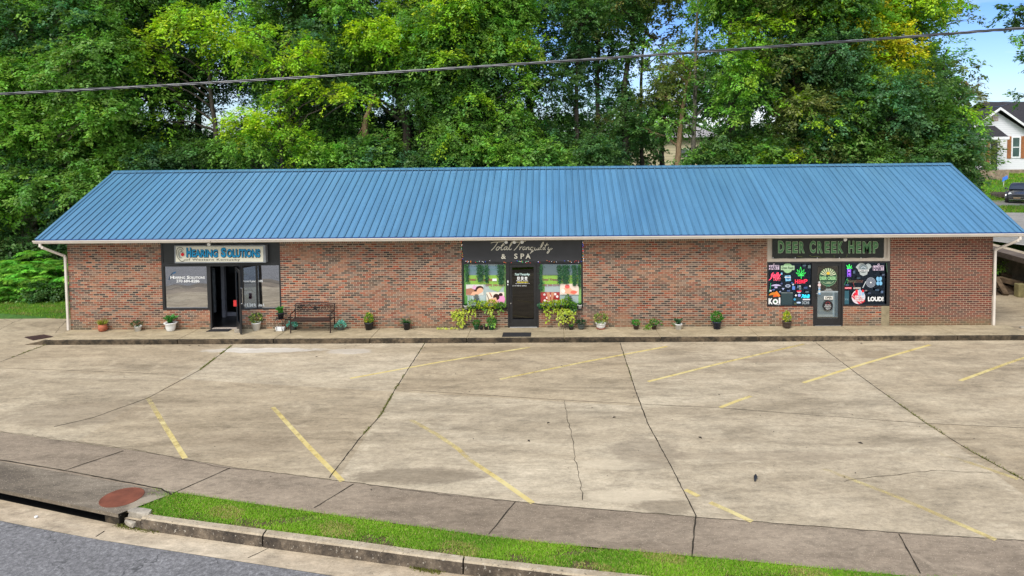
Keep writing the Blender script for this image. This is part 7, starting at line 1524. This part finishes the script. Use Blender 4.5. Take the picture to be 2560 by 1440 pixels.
# ------------------------------------------------------------------ black car at the drive
def car():
    cz = 1.47; ang = math.radians(-34); p = at(2549, 505, 1, 30.2); cx_, cy_ = float(p[0])+2.0*math.sin(math.radians(34)), 30.2+2.0*math.cos(ang)
    t = thing('parked_car', 'rounded black car parked on the gravel drive below the white house', 'car', (cx_, cy_, cz)); ca, sa = math.cos(ang), math.sin(ang)
    def T(q): x, y, z = q; return (cx_+x*ca-y*sa, cy_+x*sa+y*ca, cz+z)      # local: x across, y back, front at -y
    def put(name, mb, mat_, par, **k): mb.v = [T(q) for q in mb.v]; return obj(name, mb, mat_, par, **k)
    paint = plain('black_car_paint', (.03, .031, .034), .16, 0, .1, 3, .9); sil = plain('silver_hood_reflection', (.05, .055, .06), .15, .2)
    secs = [(-2.05, .62, .30, .62), (-1.95, .80, .24, .72), (-1.6, .86, .22, .82), (-1.1, .88, .22, .92), (-.6, .88, .22, .98), (.4, .88, .22, 1.0), (1.3, .86, .22, .98), (1.85, .80, .24, .85), (2.05, .62, .32, .6)]
    mb = MB(); vs = []; fs = []; n = 14
    for y, w_, zb, zt in secs:
        for k in range(n):
            a = 2*math.pi*k/n; cxx = math.copysign(abs(math.cos(a))**.55, math.cos(a)); szz = math.copysign(abs(math.sin(a))**.7, math.sin(a)); vs.append((w_*cxx, y-.12*(1-abs(cxx))*(1 if y < -1.8 else 0), (zb+zt)/2+(zt-zb)/2*szz))
    for i in range(len(secs)-1):
        for k in range(n): fs.append((i*n+k, i*n+(k+1) % n, (i+1)*n+(k+1) % n, (i+1)*n+k))
    fs += [tuple(range(n)), tuple(range((len(secs)-1)*n, len(secs)*n))]; mb.mesh(vs, fs)
    for sx_ in (-1, 1):
        for yy in (-1.25, 1.3): mb.tube([(sx_*.72, yy, .36), (sx_*.92, yy, .36)], [.42, .42], 18)
    body = put('body', mb, paint, t, smooth=False, bevel=.0)
    mb = MB(); vs = []
    for z, yf_, yb_, w_ in ((.95, -.85, 1.45, .74), (1.25, -.35, 1.15, .64), (1.42, .05, .8, .52), (1.47, .3, .55, .35)): vs += [(-w_, yf_, z), (w_, yf_, z), (w_, yb_, z), (-w_, yb_, z)]
    fs = []
    for i in range(3):
        for k in range(4): fs.append((i*4+k, i*4+(k+1) % 4, (i+1)*4+(k+1) % 4, (i+1)*4+k))
    fs.append((12, 13, 14, 15)); mb.mesh(vs, fs); put('cabin', mb, paint, t)
    mb = MB(); mb.mesh([(-.68, -.85, 1.0), (.68, -.85, 1.0), (.56, -.33, 1.26), (-.56, -.33, 1.26)], [(0, 1, 2, 3)]); mb.v = [(x, y-.02, z) for x, y, z in mb.v]; put('windscreen', mb, plain('car_glass', (.03, .04, .05), .05, 0, .1, 2, .9), t, fixn=False)
    for s in (-1, 1):
        mb = MB(); mb.lathe([(.0, .04), (.10, .03), (.13, 0), (.13, -.03)], (0, 0, 0), 16); mb.v = [(x+s*.62, -1.93-z*.9, .66+y) for x, y, z in mb.v]; put('headlight', mb, plain('headlight_lens', (.75, .76, .74), .15), t, smooth=True)
    mb = MB(); mb.box(-.74, .74, -2.16, -2.0, .26, .48); put('bumper', mb, paint, t, bevel=.04)
    mb = MB(); mb.box(-.4, .05, -2.2, -2.165, .34, .46); put('plate', mb, plain('number_plate', S(150, 130, 100), .5), t)
    mb = MB(); mb.box(-.7, .7, -2.175, -2.161, .265, .285); put('bumper_trim', mb, M['chrome'], t)
    for s in (-1, 1):
        for yy in (-1.25, 1.3):
            mb = MB(); mb.tube([(s*.70, yy, .32), (s*.93, yy, .32)], .32, 20); wl_ = put('wheel', mb, M['rubber'], t); mb = MB(); mb.tube([(s*.931, yy, .32), (s*.94, yy, .32)], .19, 14); put('rim', mb, M['chrome'], wl_)
    for s in (-1, 1): mb = MB(); mb.tube([(s*.78, -.65, 1.02), (s*.98, -.62, 1.04)], [.05, .085], 8); put('mirror', mb, paint, t)
car()
